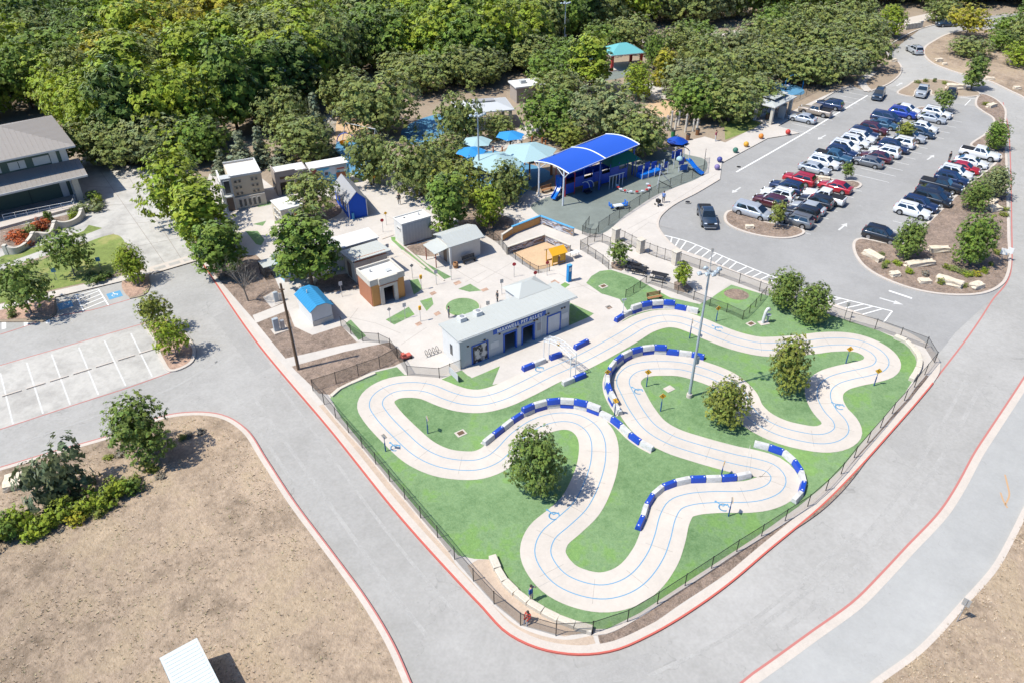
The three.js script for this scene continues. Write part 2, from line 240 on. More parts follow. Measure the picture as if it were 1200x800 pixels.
// accessible stalls by the lawn
{ const q = [[-50,-77.64],[-47.37,-73.88],[-47.84,-78.76],[-45.18,-75.19]]; for (let k = 0; k < 5; k++) { const t = k / 4; struct('painted_line', strip([lerp2(q[0], q[1], .08 + t * .8), lerp2(q[2], q[3], Math.max(0, -.1 + t * .8))], -.06, .06, Y_ROAD, Y_ROAD + .01), M.paint); }
  struct('painted_line', strip([q[0], q[1]], -.06, .06, Y_ROAD, Y_ROAD + .011), M.paint); struct('painted_line', strip([q[2], q[3]], -.06, .06, Y_ROAD, Y_ROAD + .011), M.paint); }
for (let k = 0; k < 4; k++) struct('painted_line', strip([[-55.29,-71.34], [-54.6,-70.04]].map(p => [p[0] + k * 2.1 - 2, p[1] - k * .55]), -.2, .2, Y_ROAD, Y_ROAD + .01), M.paint);
const wheelchairMark = (x, y, z, s, turn, mat, bg) => {
  const sh = []; const arc = new THREE.TorusGeometry(.33, .05, 4, 16, Math.PI * 1.45); arc.rotateX(-Math.PI / 2); arc.scale(1, .05, 1); sh.push(arc);
  sh.push(box(.09, .006, .5, .02, 0, -.38, .15), box(.34, .006, .09, .2, 0, -.12), box(.09, .006, .34, .38, 0, .06, -.4)); const hd = new THREE.CylinderGeometry(.09, .09, .006, 10); hd.translate(-.04, .003, -.72); sh.push(hd);
  const g = merge(sh); g.scale(s, 1, s); g.rotateY(turn); g.translate(x, y, z); return g;
};
for (const [p, bg] of [[[-45.44,-77.45], 1], [[-50.09,-75.28], 1]]) { struct('painted_symbol', flat([[-.75, -.75], [.75, -.75], [.75, .75], [-.75, .75]].map(c => [p[0] + c[0] * .82 + c[1] * .57, p[1] - c[0] * .57 + c[1] * .82]), Y_ROAD + .008), M.lineBlue); struct('painted_symbol', wheelchairMark(p[0], Y_ROAD + .01, p[1], .8, 35 * D2R), M.paint); }
// crosswalk hatching by the turnaround
{ const a = [[19.75,-92.09],[22.33,-90.46],[27.16,-85.37],[30.87,-81.67],[35.28,-78.01],[39.32,-75.64],[42.15,-74.05]], b = S([[20.16,-89.88],[21.04,-88.08],[23.5,-85.9],[27.14,-82.17],[30.12,-80.01],[33.61,-77.36],[36.65,-74.84],[40.3,-71.67]], false, .5), ta = S(a, false, .5);
  struct('painted_line', strip(ta, -.07, .07, Y_ROAD, Y_ROAD + .012), M.paint);
  for (let k = 1; k < 27; k++) { const t = k / 27, p = ta[Math.round((ta.length - 1) * t)], q = b[Math.round((b.length - 1) * Math.max(0, t - .045))]; struct('painted_line', strip([p, [q[0], q[1]]], -.07, .07, Y_ROAD, Y_ROAD + .013), M.paint); }
  struct('painted_line', strip([[42.15,-74.05],[40.36,-71.84]], -.07, .07, Y_ROAD, Y_ROAD + .013), M.paint); }
// arrows and stall lines in the lot
function arrow(p, q) { const l = dist(p, q), d = [(q[0] - p[0]) / l, (q[1] - p[1]) / l], n = [-d[1], d[0]], P = (u, v) => [p[0] + d[0] * u + n[0] * v, p[1] + d[1] * u + n[1] * v];
  struct('painted_arrow', flat([P(0, -.12), P(l * .62, -.12), P(l * .62, -.42), P(l, 0), P(l * .62, .42), P(l * .62, .12), P(0, .12)], Y_ROAD + .012), M.wornPaint); }
arrow([33.05,-106.9], [31.39,-105.01]); arrow([42.74,-93.53], [44.54,-95.49]); arrow([52.12,-127.78], [50.11,-125.67]); arrow([64.46,-117.22], [66.35,-119.11]); arrow([74.17,-153.82], [76.18,-155.95]); arrow([41.78,-76.81], [43.91,-75.37]); struct('painted_line', strip([[43.46,-78.39],[45.43,-76.72]], -.14, .14, Y_ROAD, Y_ROAD + .012), M.paint);
struct('painted_line', strip([[33.71,-112.43],[40.66,-119.81],[48.62,-128.37],[57.21,-137.94],[66.53,-148.21]], -.12, .12, Y_ROAD, Y_ROAD + .012), M.paint);
function stalls(a, b, n, l, turn) { for (let k = 0; k <= n; k++) { const p = lerp2(a, b, k / n); struct('painted_line', strip([p, [p[0] + l * Math.cos(turn), p[1] + l * Math.sin(turn)]], -.05, .05, Y_ROAD, Y_ROAD + .012), M.wornPaint); } }
const AISLE = 37 * D2R;
stalls([47.33,-92.09], [70.61,-118.76], 13, 5.2, AISLE);
stalls([34.56,-95.49], [45.96,-108.7], 6, 5.2, AISLE); stalls([51.05,-111.8], [62.32,-124.91], 6, 5.2, AISLE); stalls([66.85,-129.16], [73.39,-137.06], 3, 5.2, AISLE);
stalls([30.17,-99.62], [39.89,-109.31], 6, 5.2, AISLE); stalls([44.16,-114.38], [57.57,-128.37], 8, 5.2, AISLE); stalls([59.57,-130.36], [68.8,-140.62], 5, 5.2, AISLE);
stalls([46.13,-131.17], [65.24,-152.25], 10, 4.6, AISLE);
for (const [a, b] of [[[82.52,-147.22], [80.15,-143.39]], [[84.68,-145.77], [82.04,-142.46]], [[82.79,-147.47], [86.89,-145.77]]]) struct('painted_line', strip([a, b], -.06, .06, Y_ROAD, Y_ROAD + .012), M.paint);

// ---------------------------------------------------------------- surfaces inside the park
const Y1 = Y_SLAB + .006, Y2 = Y_SLAB + .012, Y3 = Y_SLAB + .018, Y4 = Y_SLAB + .024;
struct('plaza', flat([...kerbPark, ...kerbLot.slice(1), ...kerbDrop.slice(1, 8), ...[[63.46,-152.77],[59.84,-149.2],[44.58,-134.06],[42.79,-132.81],[34.62,-124.16],[31.82,-126.81],[28.66,-124.91],[26.81,-119.11],[19.13,-116.71],[13.07,-115.37],[7.38,-106.61],[4.84,-104.29],[2.08,-106.02],[-0.47,-101.23],[-2.83,-95.49],[-6.28,-96.5],[-9.41,-100.42],[-12.13,-104.58],[-18.79,-114.05],[-22.38,-116.37],[-25.1,-113.08],[-32.76,-115.7],[-32.75,-104.58],[-38.2,-111.48],[-45.21,-111.48],[-43.08,-101.23],[-38.7,-88.86]]], Y1), M.concrete);
struct('driveway', flat([[-89.05,-99.88],[-73.69,-106.31],[-67.3,-108.4],[-67.7,-117.05],[-61.86,-116.37],[-54.33,-113.08],[-44.31,-96.5],[-38.15,-85.8],[-43.26,-82.07],[-48.88,-89.31],[-51.62,-92.33],[-71.26,-73.19]], Y1), M.oldConcrete);
struct('lawn', flat(S([[-68.38,-74.57],[-60.83,-81.87],[-56.16,-87.09],[-51.53,-92.09],[-48.88,-89.31],[-47.74,-84.11],[-47.34,-81.87],[-53.3,-78.2],[-57.45,-75.46],[-65.93,-70.69]], true, .6), Y2), M.lawn);
struct('lawn', flat([[-65.45,-82.88],[-62.51,-86.87],[-58.48,-89.77],[-55.81,-93.05],[-55.88,-94.75],[-53.72,-93.89],[-57.95,-88.64],[-62,-84.11],[-64.66,-81.47]], Y2), M.lawn);
struct('sidewalk', flat([[-67.48,-67.52],[-57.36,-75.28],[-52.91,-78.01],[-46.37,-81.47],[-43.72,-83.29],[-43.06,-82.07],[-45.8,-80.3],[-52.11,-76.72],[-56.62,-73.88],[-66.48,-66.02]], Y2), M.concrete);
struct('planting_bed', flat([[-59.78,-69.56],[-56.71,-74.05],[-52.41,-76.54],[-51.76,-76.18],[-50.32,-73.53],[-50.67,-72.68],[-55.72,-72.17]], Y3), M.redMulch);
struct('planting_bed', flat(S([[-45.6,-80.3],[-43.91,-81.38],[-43.02,-80.88],[-42.14,-78.95],[-42.29,-77.64],[-43.33,-76.81]], true, .5), Y3), M.redMulch);
struct('driveway_grate', strip([[-43.32,-82.78],[-38.71,-86.23]], -.9, .9, Y1, Y1 + .01), M.kerb);
for (let k = 0; k < 3; k++) struct('driveway_grate', strip([lerp2([-43.15,-82.88], [-38.89,-86.12], .05 + k * .33), lerp2([-43.15,-82.88], [-38.89,-86.12], .3 + k * .33)], -.35, .35, Y1, Y1 + .016), M.oldConcrete);
struct('mulch_bed', flat([[-36.1,-82.88],[-35.56,-86.23],[-31.67,-86.66],[-28.84,-82.88],[-26.37,-77.64],[-23.39,-70.85],[-21.13,-69.24],[-18.37,-71.01],[-16.23,-67.99],[-13.28,-68.61],[-10.4,-65.13],[-11.81,-63.83],[-13.91,-62.99],[-15.67,-61.34],[-17.12,-59.22],[-18.47,-59.48],[-21.69,-63.27],[-27.73,-71.67]], Y2), M.mulch);
struct('footpath', flat([[-28.46,-73.02],[-24.62,-76.36],[-23.82,-74.93],[-27.69,-71.51]], Y3), M.concrete);
struct('footpath', flat([[-23.29,-64.98],[-22.21,-63.69],[-17.11,-66.31],[-11.65,-68.45],[-12.46,-69.24],[-17.73,-67.37]], Y3), M.concrete);
struct('footpath', flat([[-28.28,-76.72],[-27.29,-78.2],[-25.1,-76.36],[-26.78,-74.57]], Y3), M.concrete);
const turfEdge = [[8.67,-79.91],[9.4,-81.47],[10.51,-82.68],[11.87,-82.98],[14.32,-81.28],[15.86,-79.33],[17.92,-76.72],[21.03,-75.28],[22.43,-76.54],[25.52,-79.52],[29.15,-77.09],[35.1,-73.02],[39.13,-70.04],[40.71,-68.3],[41.36,-66.61],[41.16,-64.26],[39.97,-62.43],[37.6,-59.48],[34.85,-56.59],[31.01,-52.51],[28,-49.2],[25.63,-47],[23.1,-44.91],[18.86,-41.72],[13.9,-38.3],[9.03,-34.9],[6.61,-33.59],[5.55,-33.59],[3.28,-34.28],[1.21,-35.4],[0,-36.71],[-0.75,-37.84],[-1.35,-39.57],[-2.83,-39.65],[-4.07,-39.97],[-6.77,-43.46],[-9.18,-46.8],[-11.8,-50.35],[-15.71,-55.86],[-17.29,-58.84],[-15.63,-61.07],[-13.55,-62.85],[-11.53,-63.69],[-10.63,-62.43],[-6.94,-61.61],[-3.37,-62.43],[3.51,-66.46],[9.17,-70.85],[12.22,-75.99],[10.42,-77.27]];
struct('turf', flat(turfEdge, Y2), M.turf);
struct('fence_footing', strip(S([[5.52,-33.19],[6.59,-33.32],[9.06,-34.69],[11.5,-36.42],[13.92,-38.07],[16.46,-39.89],[18.95,-41.55],[23.86,-44.91],[26.16,-46.9],[28.01,-48.79],[29.79,-50.77],[31.58,-52.62],[33.45,-54.56],[35.33,-56.59],[37.32,-58.58],[39.02,-60.53],[40.81,-62.43],[42.75,-64.55]], false, .5), -.12, .12, Y1, Y_SLAB + .06), M.kerb);
struct('verge', strip(S([[5.87,-33.19],[6.59,-33.32],[9.06,-34.69],[11.5,-36.42],[13.92,-38.07],[16.46,-39.89],[18.95,-41.55],[23.86,-44.91],[26.16,-46.9],[28.01,-48.79],[29.79,-50.77],[31.58,-52.62],[33.45,-54.56],[35.33,-56.59],[37.32,-58.58],[39.02,-60.53],[40.81,-62.43]], false, .5), .12, .95, Y1, Y_SLAB + .009), M.mulch);
struct('fence_footing', strip(S([[-16.59,-56.35],[-15.55,-54.91],[-12.93,-51.52],[-11.27,-49.2],[-9.78,-47.09],[-8.14,-44.91],[-6.42,-42.49],[-4.74,-40.38]], false, .5), -.12, .12, Y1, Y_SLAB + .06), M.kerb);
struct('verge', strip(S([[-17.69,-57.95],[-15.55,-54.91],[-12.93,-51.52],[-11.27,-49.2],[-9.78,-47.09],[-8.14,-44.91],[-6.42,-42.49],[-4.74,-40.38],[-4.09,-39.17],[-3.01,-37.84],[-1.28,-35.62],[0.65,-33.8],[3.56,-32.86],[5.52,-33.19]], false, .5), .12, .75, Y1, Y_SLAB + .009), M.verge);
// picnic terrace and gravel ring set into the turf
struct('picnic_terrace', flat([[12.9,-86.87],[14.84,-88.86],[18.31,-85.58],[25.61,-79.91],[22.4,-76.36],[21.71,-75.82],[18.29,-78.39],[16.11,-81.08],[13.83,-83.08],[12.01,-84.32]], Y3), M.concrete);
struct('gravel_ring', flat(S([[24.4,-78.01],[25.41,-78.57],[26.35,-78.39],[27.01,-77.45],[26.69,-76.54],[25.64,-76.18],[24.75,-76.54],[24.24,-77.27]], true, .3), Y3), M.mulch);
for (const p of [[[12.05,-84.74],[13.26,-85.37],[13.9,-83.7],[13.07,-82.68],[12.01,-83.29]], [[18.97,-80.1],[20.07,-80.69],[20.88,-78.57],[20.12,-77.64],[18.68,-78.39]]]) struct('tree_bed', flat(p, Y4), M.mulch);
// pit plaza
struct('plaza', flat([[-6.94,-61.61],[-5.01,-63.13],[-3.94,-61.88],[-1.2,-63.83],[-1.91,-60.8],[3.37,-62.43],[10.74,-68.3],[12.76,-74.05],[12.16,-76.36],[10.43,-77.45],[8.79,-77.64],[6.73,-72.85],[6.14,-70.85],[-5.03,-63.41]], Y3), M.concrete);
struct('turf', flat([[-6.94,-61.61],[-5.01,-63.13],[-4.02,-61.81],[-1.2,-63.83],[-1.91,-61.07],[-2.63,-60.14],[-3.94,-59.87],[-5.37,-60.4]], Y4), M.turf);
struct('turf', flat([[6.43,-75.64],[9.02,-73.36],[8.4,-72.68],[6.15,-71.01]], Y4), M.turf);
// the race track
const loop = S([[1.08,-60.6],[3.63,-62.64],[6.93,-64.98],[9.27,-66.92],[11.72,-69.08],[14.29,-71.42],[16.57,-72.39],[18.2,-72.17],[19.86,-71.09],[21.56,-69.56],[23.5,-68.14],[25.67,-67.22],[26.98,-67.14],[30.46,-67.52],[32.83,-67.99],[35.07,-68.03],[36.41,-67.52],[37.41,-66.24],[37.52,-64.84],[36.7,-63.59],[35.15,-62.85],[33.06,-62.2],[31.45,-61.47],[30.27,-60.34],[29.69,-58.9],[29.64,-57.02],[30.01,-55.39],[29.77,-54.21],[28.75,-53.3],[27.5,-52.98],[26.15,-53.22],[24.11,-54.1],[22.57,-55.62],[21.83,-57.45],[21.71,-59.35],[20.71,-61.47],[18.82,-62.92],[16.85,-63.83],[14.71,-63.98],[13.26,-63.83],[12.06,-63.34],[11.11,-62.22],[10.81,-61.07],[11.04,-59.52],[11.64,-56.83],[12.6,-54.45],[14.18,-52.85],[16.4,-51.65],[19.36,-50.38],[20.83,-49.92],[22.1,-49.25],[22.41,-48.18],[21.83,-47.09],[20.4,-46.27],[18.81,-45.99],[16.71,-45.99],[14.42,-45.7],[13.25,-45.14],[12.47,-43.95],[11.64,-41.67],[10.83,-39.89],[9.44,-38],[8.13,-37.05],[6.6,-36.64],[5.02,-36.93],[3.57,-37.77],[2.62,-39.17],[2.34,-40.4],[2.79,-41.89],[4.16,-43.41],[5.45,-44.94],[6.53,-47.19],[7.45,-50.35],[7.61,-53.07],[7.1,-54.6],[6.11,-55.62],[4.92,-55.98],[3.53,-55.78],[2.08,-55.03],[0.38,-53.3],[-0.75,-51.52],[-1.62,-50.45],[-2.93,-49.74],[-4.39,-49.69],[-6.12,-50.08],[-7.97,-51.23],[-10.11,-53.64],[-12.11,-56.35],[-12.81,-57.82],[-12.62,-59.1],[-11.53,-60.2],[-9.92,-60.56],[-8.1,-60.27],[-5.96,-59.03],[-4.61,-58.46],[-2.99,-58.33],[-1.22,-58.97]], true, .4);
const TW = 1.74;
function limited(pts, o) { // offset that never folds over itself on the inside of a bend
  const n = pts.length, nn = normals(pts, true), lim = pts.map((p, i) => { const a = pts[(i + n - 3) % n], b = pts[(i + 3) % n], t1 = Math.atan2(p[1] - a[1], p[0] - a[0]); let d = Math.atan2(b[1] - p[1], b[0] - p[0]) - t1; while (d > Math.PI) d -= 2 * Math.PI; while (d < -Math.PI) d += 2 * Math.PI; const k = d / ((dist(a, p) + dist(p, b)) / 2); return k * Math.sign(o) > .02 ? Math.min(Math.abs(o), .93 / Math.abs(k)) : Math.abs(o); });
  return pts.map((p, i) => { let m = 0; for (let j = -4; j <= 4; j++) m += lim[(i + j + n) % n]; m = Math.min(m / 9, lim[i]) * Math.sign(o); return [p[0] + nn[i][0] * m, p[1] + nn[i][1] * m]; }); }
function between(a, b, y) { const pos = [], uv = [], idx = [], n = a.length; for (let i = 0; i < n; i++) { pos.push(a[i][0], y, a[i][1], b[i][0], y, b[i][1]); uv.push(a[i][0], a[i][1], b[i][0], b[i][1]); const k = i * 2, j = (i + 1) % n * 2; idx.push(k, j, j + 1, k, j + 1, k + 1); } return geom(pos, idx, uv); }
struct('race_track', between(limited(loop, -TW), limited(loop, TW), Y_SLAB + .03), M.track);
for (const o of [-.61, .61]) struct('painted_line', strip(loop, o - .037, o + .037, Y3, Y_SLAB + .036, true), M.lineBlue);
{ const gs = []; for (let i = 4; i < loop.length; i += 9) { const n2 = normals(loop, true)[i], p = loop[i], w = TW * .62; gs.push(plain(strip([[p[0] - n2[0] * w, p[1] - n2[1] * w], [p[0] + n2[0] * w, p[1] + n2[1] * w]], -.012, .012, Y3, Y_SLAB + .0335))); } struct('track_joints', mergeGeometries(gs), M.joint); }
struct('track_joint', strip([[21.02,-52.18],[19.77,-48.69]], -.02, .02, Y3, Y_SLAB + .034), M.oldConcrete);
struct('track_joint', strip([[1.93,-37.08],[4.64,-38.77]], -.02, .02, Y3, Y_SLAB + .034), M.oldConcrete);
for (const p of [[12.13,-59.74], [30.7,-57.45], [3.34,-43.91], [-10.28,-51.85], [17.08,-44.82], [2.72,-63.27], [22.09,-70.36]]) struct('painted_symbol', wheelchairMark(p[0], Y_SLAB + .038, p[1], 1.15, 35 * D2R), M.lineBlue);
// playground surfaces
struct('playground_surface', flat(S([[2.59,-100.69],[4.8,-103.16],[7.83,-105.73],[12.73,-111.48],[19.04,-116.03],[23.86,-120.88],[27.82,-118.76],[29.88,-117.05],[28.46,-111.17],[20.7,-104.29],[15.6,-98.04],[11.14,-92.09],[7.31,-94.5],[4.57,-96.5],[3.13,-98.56]], true, .8), Y2), M.rubber);
struct('playground_surface', flat(S([[-10.19,-111.48],[-7.32,-118.07],[-2.71,-120.52],[1.32,-116.37],[5.15,-113.08],[6.07,-110.54],[2.7,-106.31],[1.21,-104.01],[-1.83,-105.15],[-6.17,-106.9]], true, .8), Y2), M.blueRubber);
struct('playground_surface', flat(S([[-28.38,-124.16],[-25.92,-126.05],[-21.74,-121.24],[-19.74,-116.37],[-19.61,-111.48],[-22.72,-110.23],[-25.33,-114.38]], true, .8), Y2), M.blueRubber);
struct('playground_surface', flat(S([[48.55,-153.29],[51.16,-155.68],[54.43,-154.35],[55.47,-151.23],[54.25,-148.21],[51.37,-148.21],[48.26,-149.7]], true, .8), Y2), M.blueRubber);
struct('playground_surface', flat(S([[-18.57,-129.16],[-14.9,-136.19],[-9.08,-138.82],[-6.64,-134.48],[-11.29,-127.2],[-15.09,-122.69]], true, .8), Y2), M.blueRubber);
struct('playground_surface', flat(S([[15.63,-164.37],[20.34,-167.95],[24.61,-166.74],[22.91,-159.79],[17.56,-157.03]], true, .8), Y2), M.rubber);
struct('sand_area', flat(S([[-31.38,-131.17],[-30.78,-137.5],[-27.99,-138.82],[-24.41,-131.98],[-23.82,-126.05],[-27,-124.16],[-29.78,-126.43]], true, .8), Y2), M.sand);
struct('sand_area', flat(S([[24.19,-142],[26.62,-144.81],[29.51,-145.29],[29.82,-141.54],[28.46,-137.06],[26.08,-136.19],[24.15,-138.38]], true, .8), Y2), M.sand);
struct('footpath', flat(S([[25.9,-145.29],[22.9,-152.77],[26.54,-155.41],[31.45,-150.21],[31.57,-146.25],[29.91,-145.77],[27.55,-145.77]], true, .8), Y1), M.concrete);
struct('footpath', strip(S([[-30.48,-127.2],[-31.43,-135.33],[-30.58,-140.62],[-28.27,-143.39]], false, .8), -1.2, 1.2, Y1, Y2), M.concrete);
struct('footpath', strip(S([[-10.08,-109.92],[-7.24,-116.37],[-4.06,-120.52],[0,-125.29],[3.62,-131.17],[7.41,-135.33]], false, .8), -1.6, 1.6, Y1, Y_SLAB + .009), M.concrete);
struct('footpath', strip(S([[67.42,-150.21],[68.2,-155.95],[70.76,-159.79],[73.22,-163.2]], false, .8), -.8, .8, Y1, Y2), M.concrete);
struct('footpath', strip(S([[22.88,-183.68],[36.7,-186.55],[51.58,-192.51],[61.34,-195.61],[82.71,-202.08],[93.38,-202.91],[107.17,-210.69]], false, 1), -2.2, 2.2, Y1, Y2), M.kerb);
struct('lawn', flat([[34.86,-125.29],[36.95,-136.19],[41.94,-137.06],[43.26,-134.06],[40.87,-130.36]], Y1), M.lawn);
struct('play_pit_sand', flat([[0,-87.31],[4.15,-90.69],[6.6,-87.75],[5.7,-84.53],[4.1,-83.29],[2.86,-82.88]], Y_SLAB + .03), M.sand);
// little lawns of the toy village
for (const p of [[[-13.74,-72.17],[-11.51,-74.75],[-10.69,-73.19],[-12.7,-71.18]], [[-10.39,-75.99],[-9.1,-76.72],[-8.79,-75.28],[-9.44,-73.88]], [[-12.02,-80.49],[-11.06,-80.88],[-10.34,-78.57],[-11.19,-77.27]], [[-6.2,-78.57],[-4.87,-79.72],[-3.53,-78.2],[-4.9,-77.92]], [[-18,-71.51],[-17.55,-72.17],[-15.42,-69.08],[-16.1,-68.3]], [[-15.58,-91.39],[-15.03,-91.39],[-10.37,-84.53],[-7.16,-81.28],[-8.03,-80.69],[-10.77,-83.29],[-13.24,-87.09],[-15.36,-90.46]], [[-34.74,-93.05],[-33.13,-93.05],[-31.61,-90.57],[-31.67,-89.09],[-32.4,-89.43]], [[-34.32,-95],[-32.76,-96],[-32.84,-94.5]], [[-35.6,-100.69],[-33.7,-102.05],[-33.37,-100.96],[-34.87,-100.15]], [[-0.19,-75.99],[2.76,-78.76],[3.15,-78.39],[0.57,-75.28]], [[-1.88,-73.7],[-1.43,-75.28],[-0.76,-74.22]], [[5.35,-79.14],[6.19,-80.1],[6.75,-79.52],[5.9,-78.48]], [[-23.33,-110.85],[-21.49,-112.12],[-20.24,-110.54],[-22.03,-109]]]) struct('turf', flat(p, Y2), M.turf);
const ring = []; { const c = [-5.51,-74.66]; for (let k = 0; k < 40; k++) ring.push([c[0] + 1.85 * Math.cos(k / 40 * Math.PI * 2), c[1] + 1.85 * Math.sin(k / 40 * Math.PI * 2)]); }
struct('roundabout_kerb', slab(ring.map((p, i) => { const c = [-5.51,-74.66]; return [c[0] + (p[0] - c[0]) * 1.07, c[1] + (p[1] - c[1]) * 1.07]; }), Y1, Y_SLAB + .07), M.kerb);
struct('turf', flat(ring, Y_SLAB + .075), M.turf);
for (const p of [[[-13.82,-87.53],[-10.55,-83.08],[-10.37,-83.39],[-13.65,-87.86]], [[-16.72,-90.92],[-15.34,-92.09],[-15.2,-91.86],[-16.58,-90.69]], [[-14.92,-90.46],[-8,-80.3],[-7.86,-80.49],[-14.78,-90.69]]]) struct('village_kerb', slab(p, Y1, Y_SLAB + .08), M.kerb);
for (const p of [[[-3.64,-78.39],[-2.96,-78.86],[-2.65,-78.39],[-3.33,-77.92]], [[-6.88,-79.91],[-6.21,-80.49],[-5.88,-79.91],[-6.54,-79.33]], [[-9.47,-77.64],[-8.92,-78.1],[-8.59,-77.64],[-9.13,-77.09]], [[-0.95,-74.4],[-0.29,-74.93],[0,-74.49],[-0.66,-73.96]], [[-8.64,-73.36],[-8.12,-73.88],[-7.79,-73.36],[-8.32,-72.85]], [[-10.5,-71.34],[-10,-71.84],[-9.67,-71.34],[-10.18,-70.85]], [[10.37,-74.75],[10.88,-75.1],[11.21,-74.57],[10.69,-74.14]], [[4.49,-80.1],[5.02,-80.69],[5.58,-79.91],[5.06,-79.33]]]) struct('paver_patch', flat(p, Y3), M.redMulch);

for (const p of [[[-13.5,-88.42],[-9.57,-90.23],[-8.72,-87.53],[-9.68,-86.23],[-12.95,-87.31]], [[-7.25,-95.49],[-4.41,-98.56],[0,-96.5],[-0.22,-93.05],[-1.85,-90.23],[-3.75,-92.09],[-5.8,-93.53]], [[-22.84,-80.49],[-18.28,-82.07],[-17.29,-78.95],[-19.43,-78.2],[-21.91,-77.82]], [[-29.59,-102.33],[-25.86,-103.44],[-23.2,-98.56],[-26.06,-95.49],[-28.89,-98.04]]]) struct('mulch_bed', flat(S(p, true, .6), Y3), M.mulch);
{ const gs = []; const q = [[-65.91,-113.08],[-53.62,-111.17],[-38.85,-86.66],[-43.21,-82.48]]; for (let k = 1; k < 5; k++) gs.push(plain(strip([lerp2(q[0], q[3], k / 5), lerp2(q[1], q[2], k / 5)], -.03, .03, Y1, Y1 + .008))); for (let k = 1; k < 3; k++) gs.push(plain(strip([lerp2(q[0], q[1], k / 3), lerp2(q[3], q[2], k / 3)], -.03, .03, Y1, Y1 + .008))); struct('driveway_joints', mergeGeometries(gs), M.joint); }
{ const gs = []; for (const l of [[[-6.33,-86.66],[0,-80.49]], [[-10.03,-86.66],[-3.99,-79.91]], [[-3.07,-82.88],[-5.49,-80.1]], [[0,-84.74],[-3.99,-79.91]], [[2,-80.49],[0,-77.64]], [[3.91,-77.64],[8.94,-79.52]], [[5.59,-82.07],[9.77,-77.64]], [[-19.22,-73.19],[-14.77,-71.51]], [[-17.1,-74.57],[-18.48,-69.08]], [[-14.77,-71.51],[-11.78,-69.56]], [[-9.16,-70.69],[-11.54,-67.52]], [[-21.3,-101.23],[-14.73,-95.49]], [[-23.23,-86.66],[-15.56,-93.05]], [[18.13,-95.49],[21.2,-93.53]], [[15.07,-93.53],[19.95,-98.56]], [[12.9,-88.86],[18.13,-95.49]], [[21.17,-100.42],[30.56,-111.48]]]) gs.push(plain(strip(l, -.018, .018, Y1, Y_SLAB + .0085))); struct('plaza_joints', mergeGeometries(gs), M.joint); }
struct('verge', flat([[-3.32,-39.01],[-2.57,-39.57],[-1.48,-39.57],[-0.62,-37.46],[1.33,-35.4],[3.56,-34],[5.42,-33.39],[3.57,-32.99],[0.65,-33.93],[-1.28,-35.76],[-2.76,-37.69]], Y_SLAB + .02), M.verge);


// ---------------------------------------------------------------- trees
function leafMat(r, g, b) { const m = new THREE.MeshPhysicalMaterial({ vertexColors: true, roughness: 1, transmission: .3, thickness: 0, side: THREE.DoubleSide }); m.color.setRGB(r, g, b); return m; }
const LEAF = {
  oak: leafMat(.188, .228, .052), grey: leafMat(.2, .235, .085), mid: leafMat(.138, .215, .02), lime: leafMat(.235, .305, .014), yellow: leafMat(.32, .30, .014), dark: leafMat(.10, .16, .02),
  street: leafMat(.15, .215, .032), olive: leafMat(.208, .24, .032), juniper: leafMat(.20, .235, .14), dull: leafMat(.13, .165, .075), twig: leafMat(.28, .25, .20),
};
const bark = mottled(3, 59, [.12, .09, .065], .6, { n: 256 }), paleBark = mottled(3, 83, [.20, .175, .145], .5, { n: 256 });
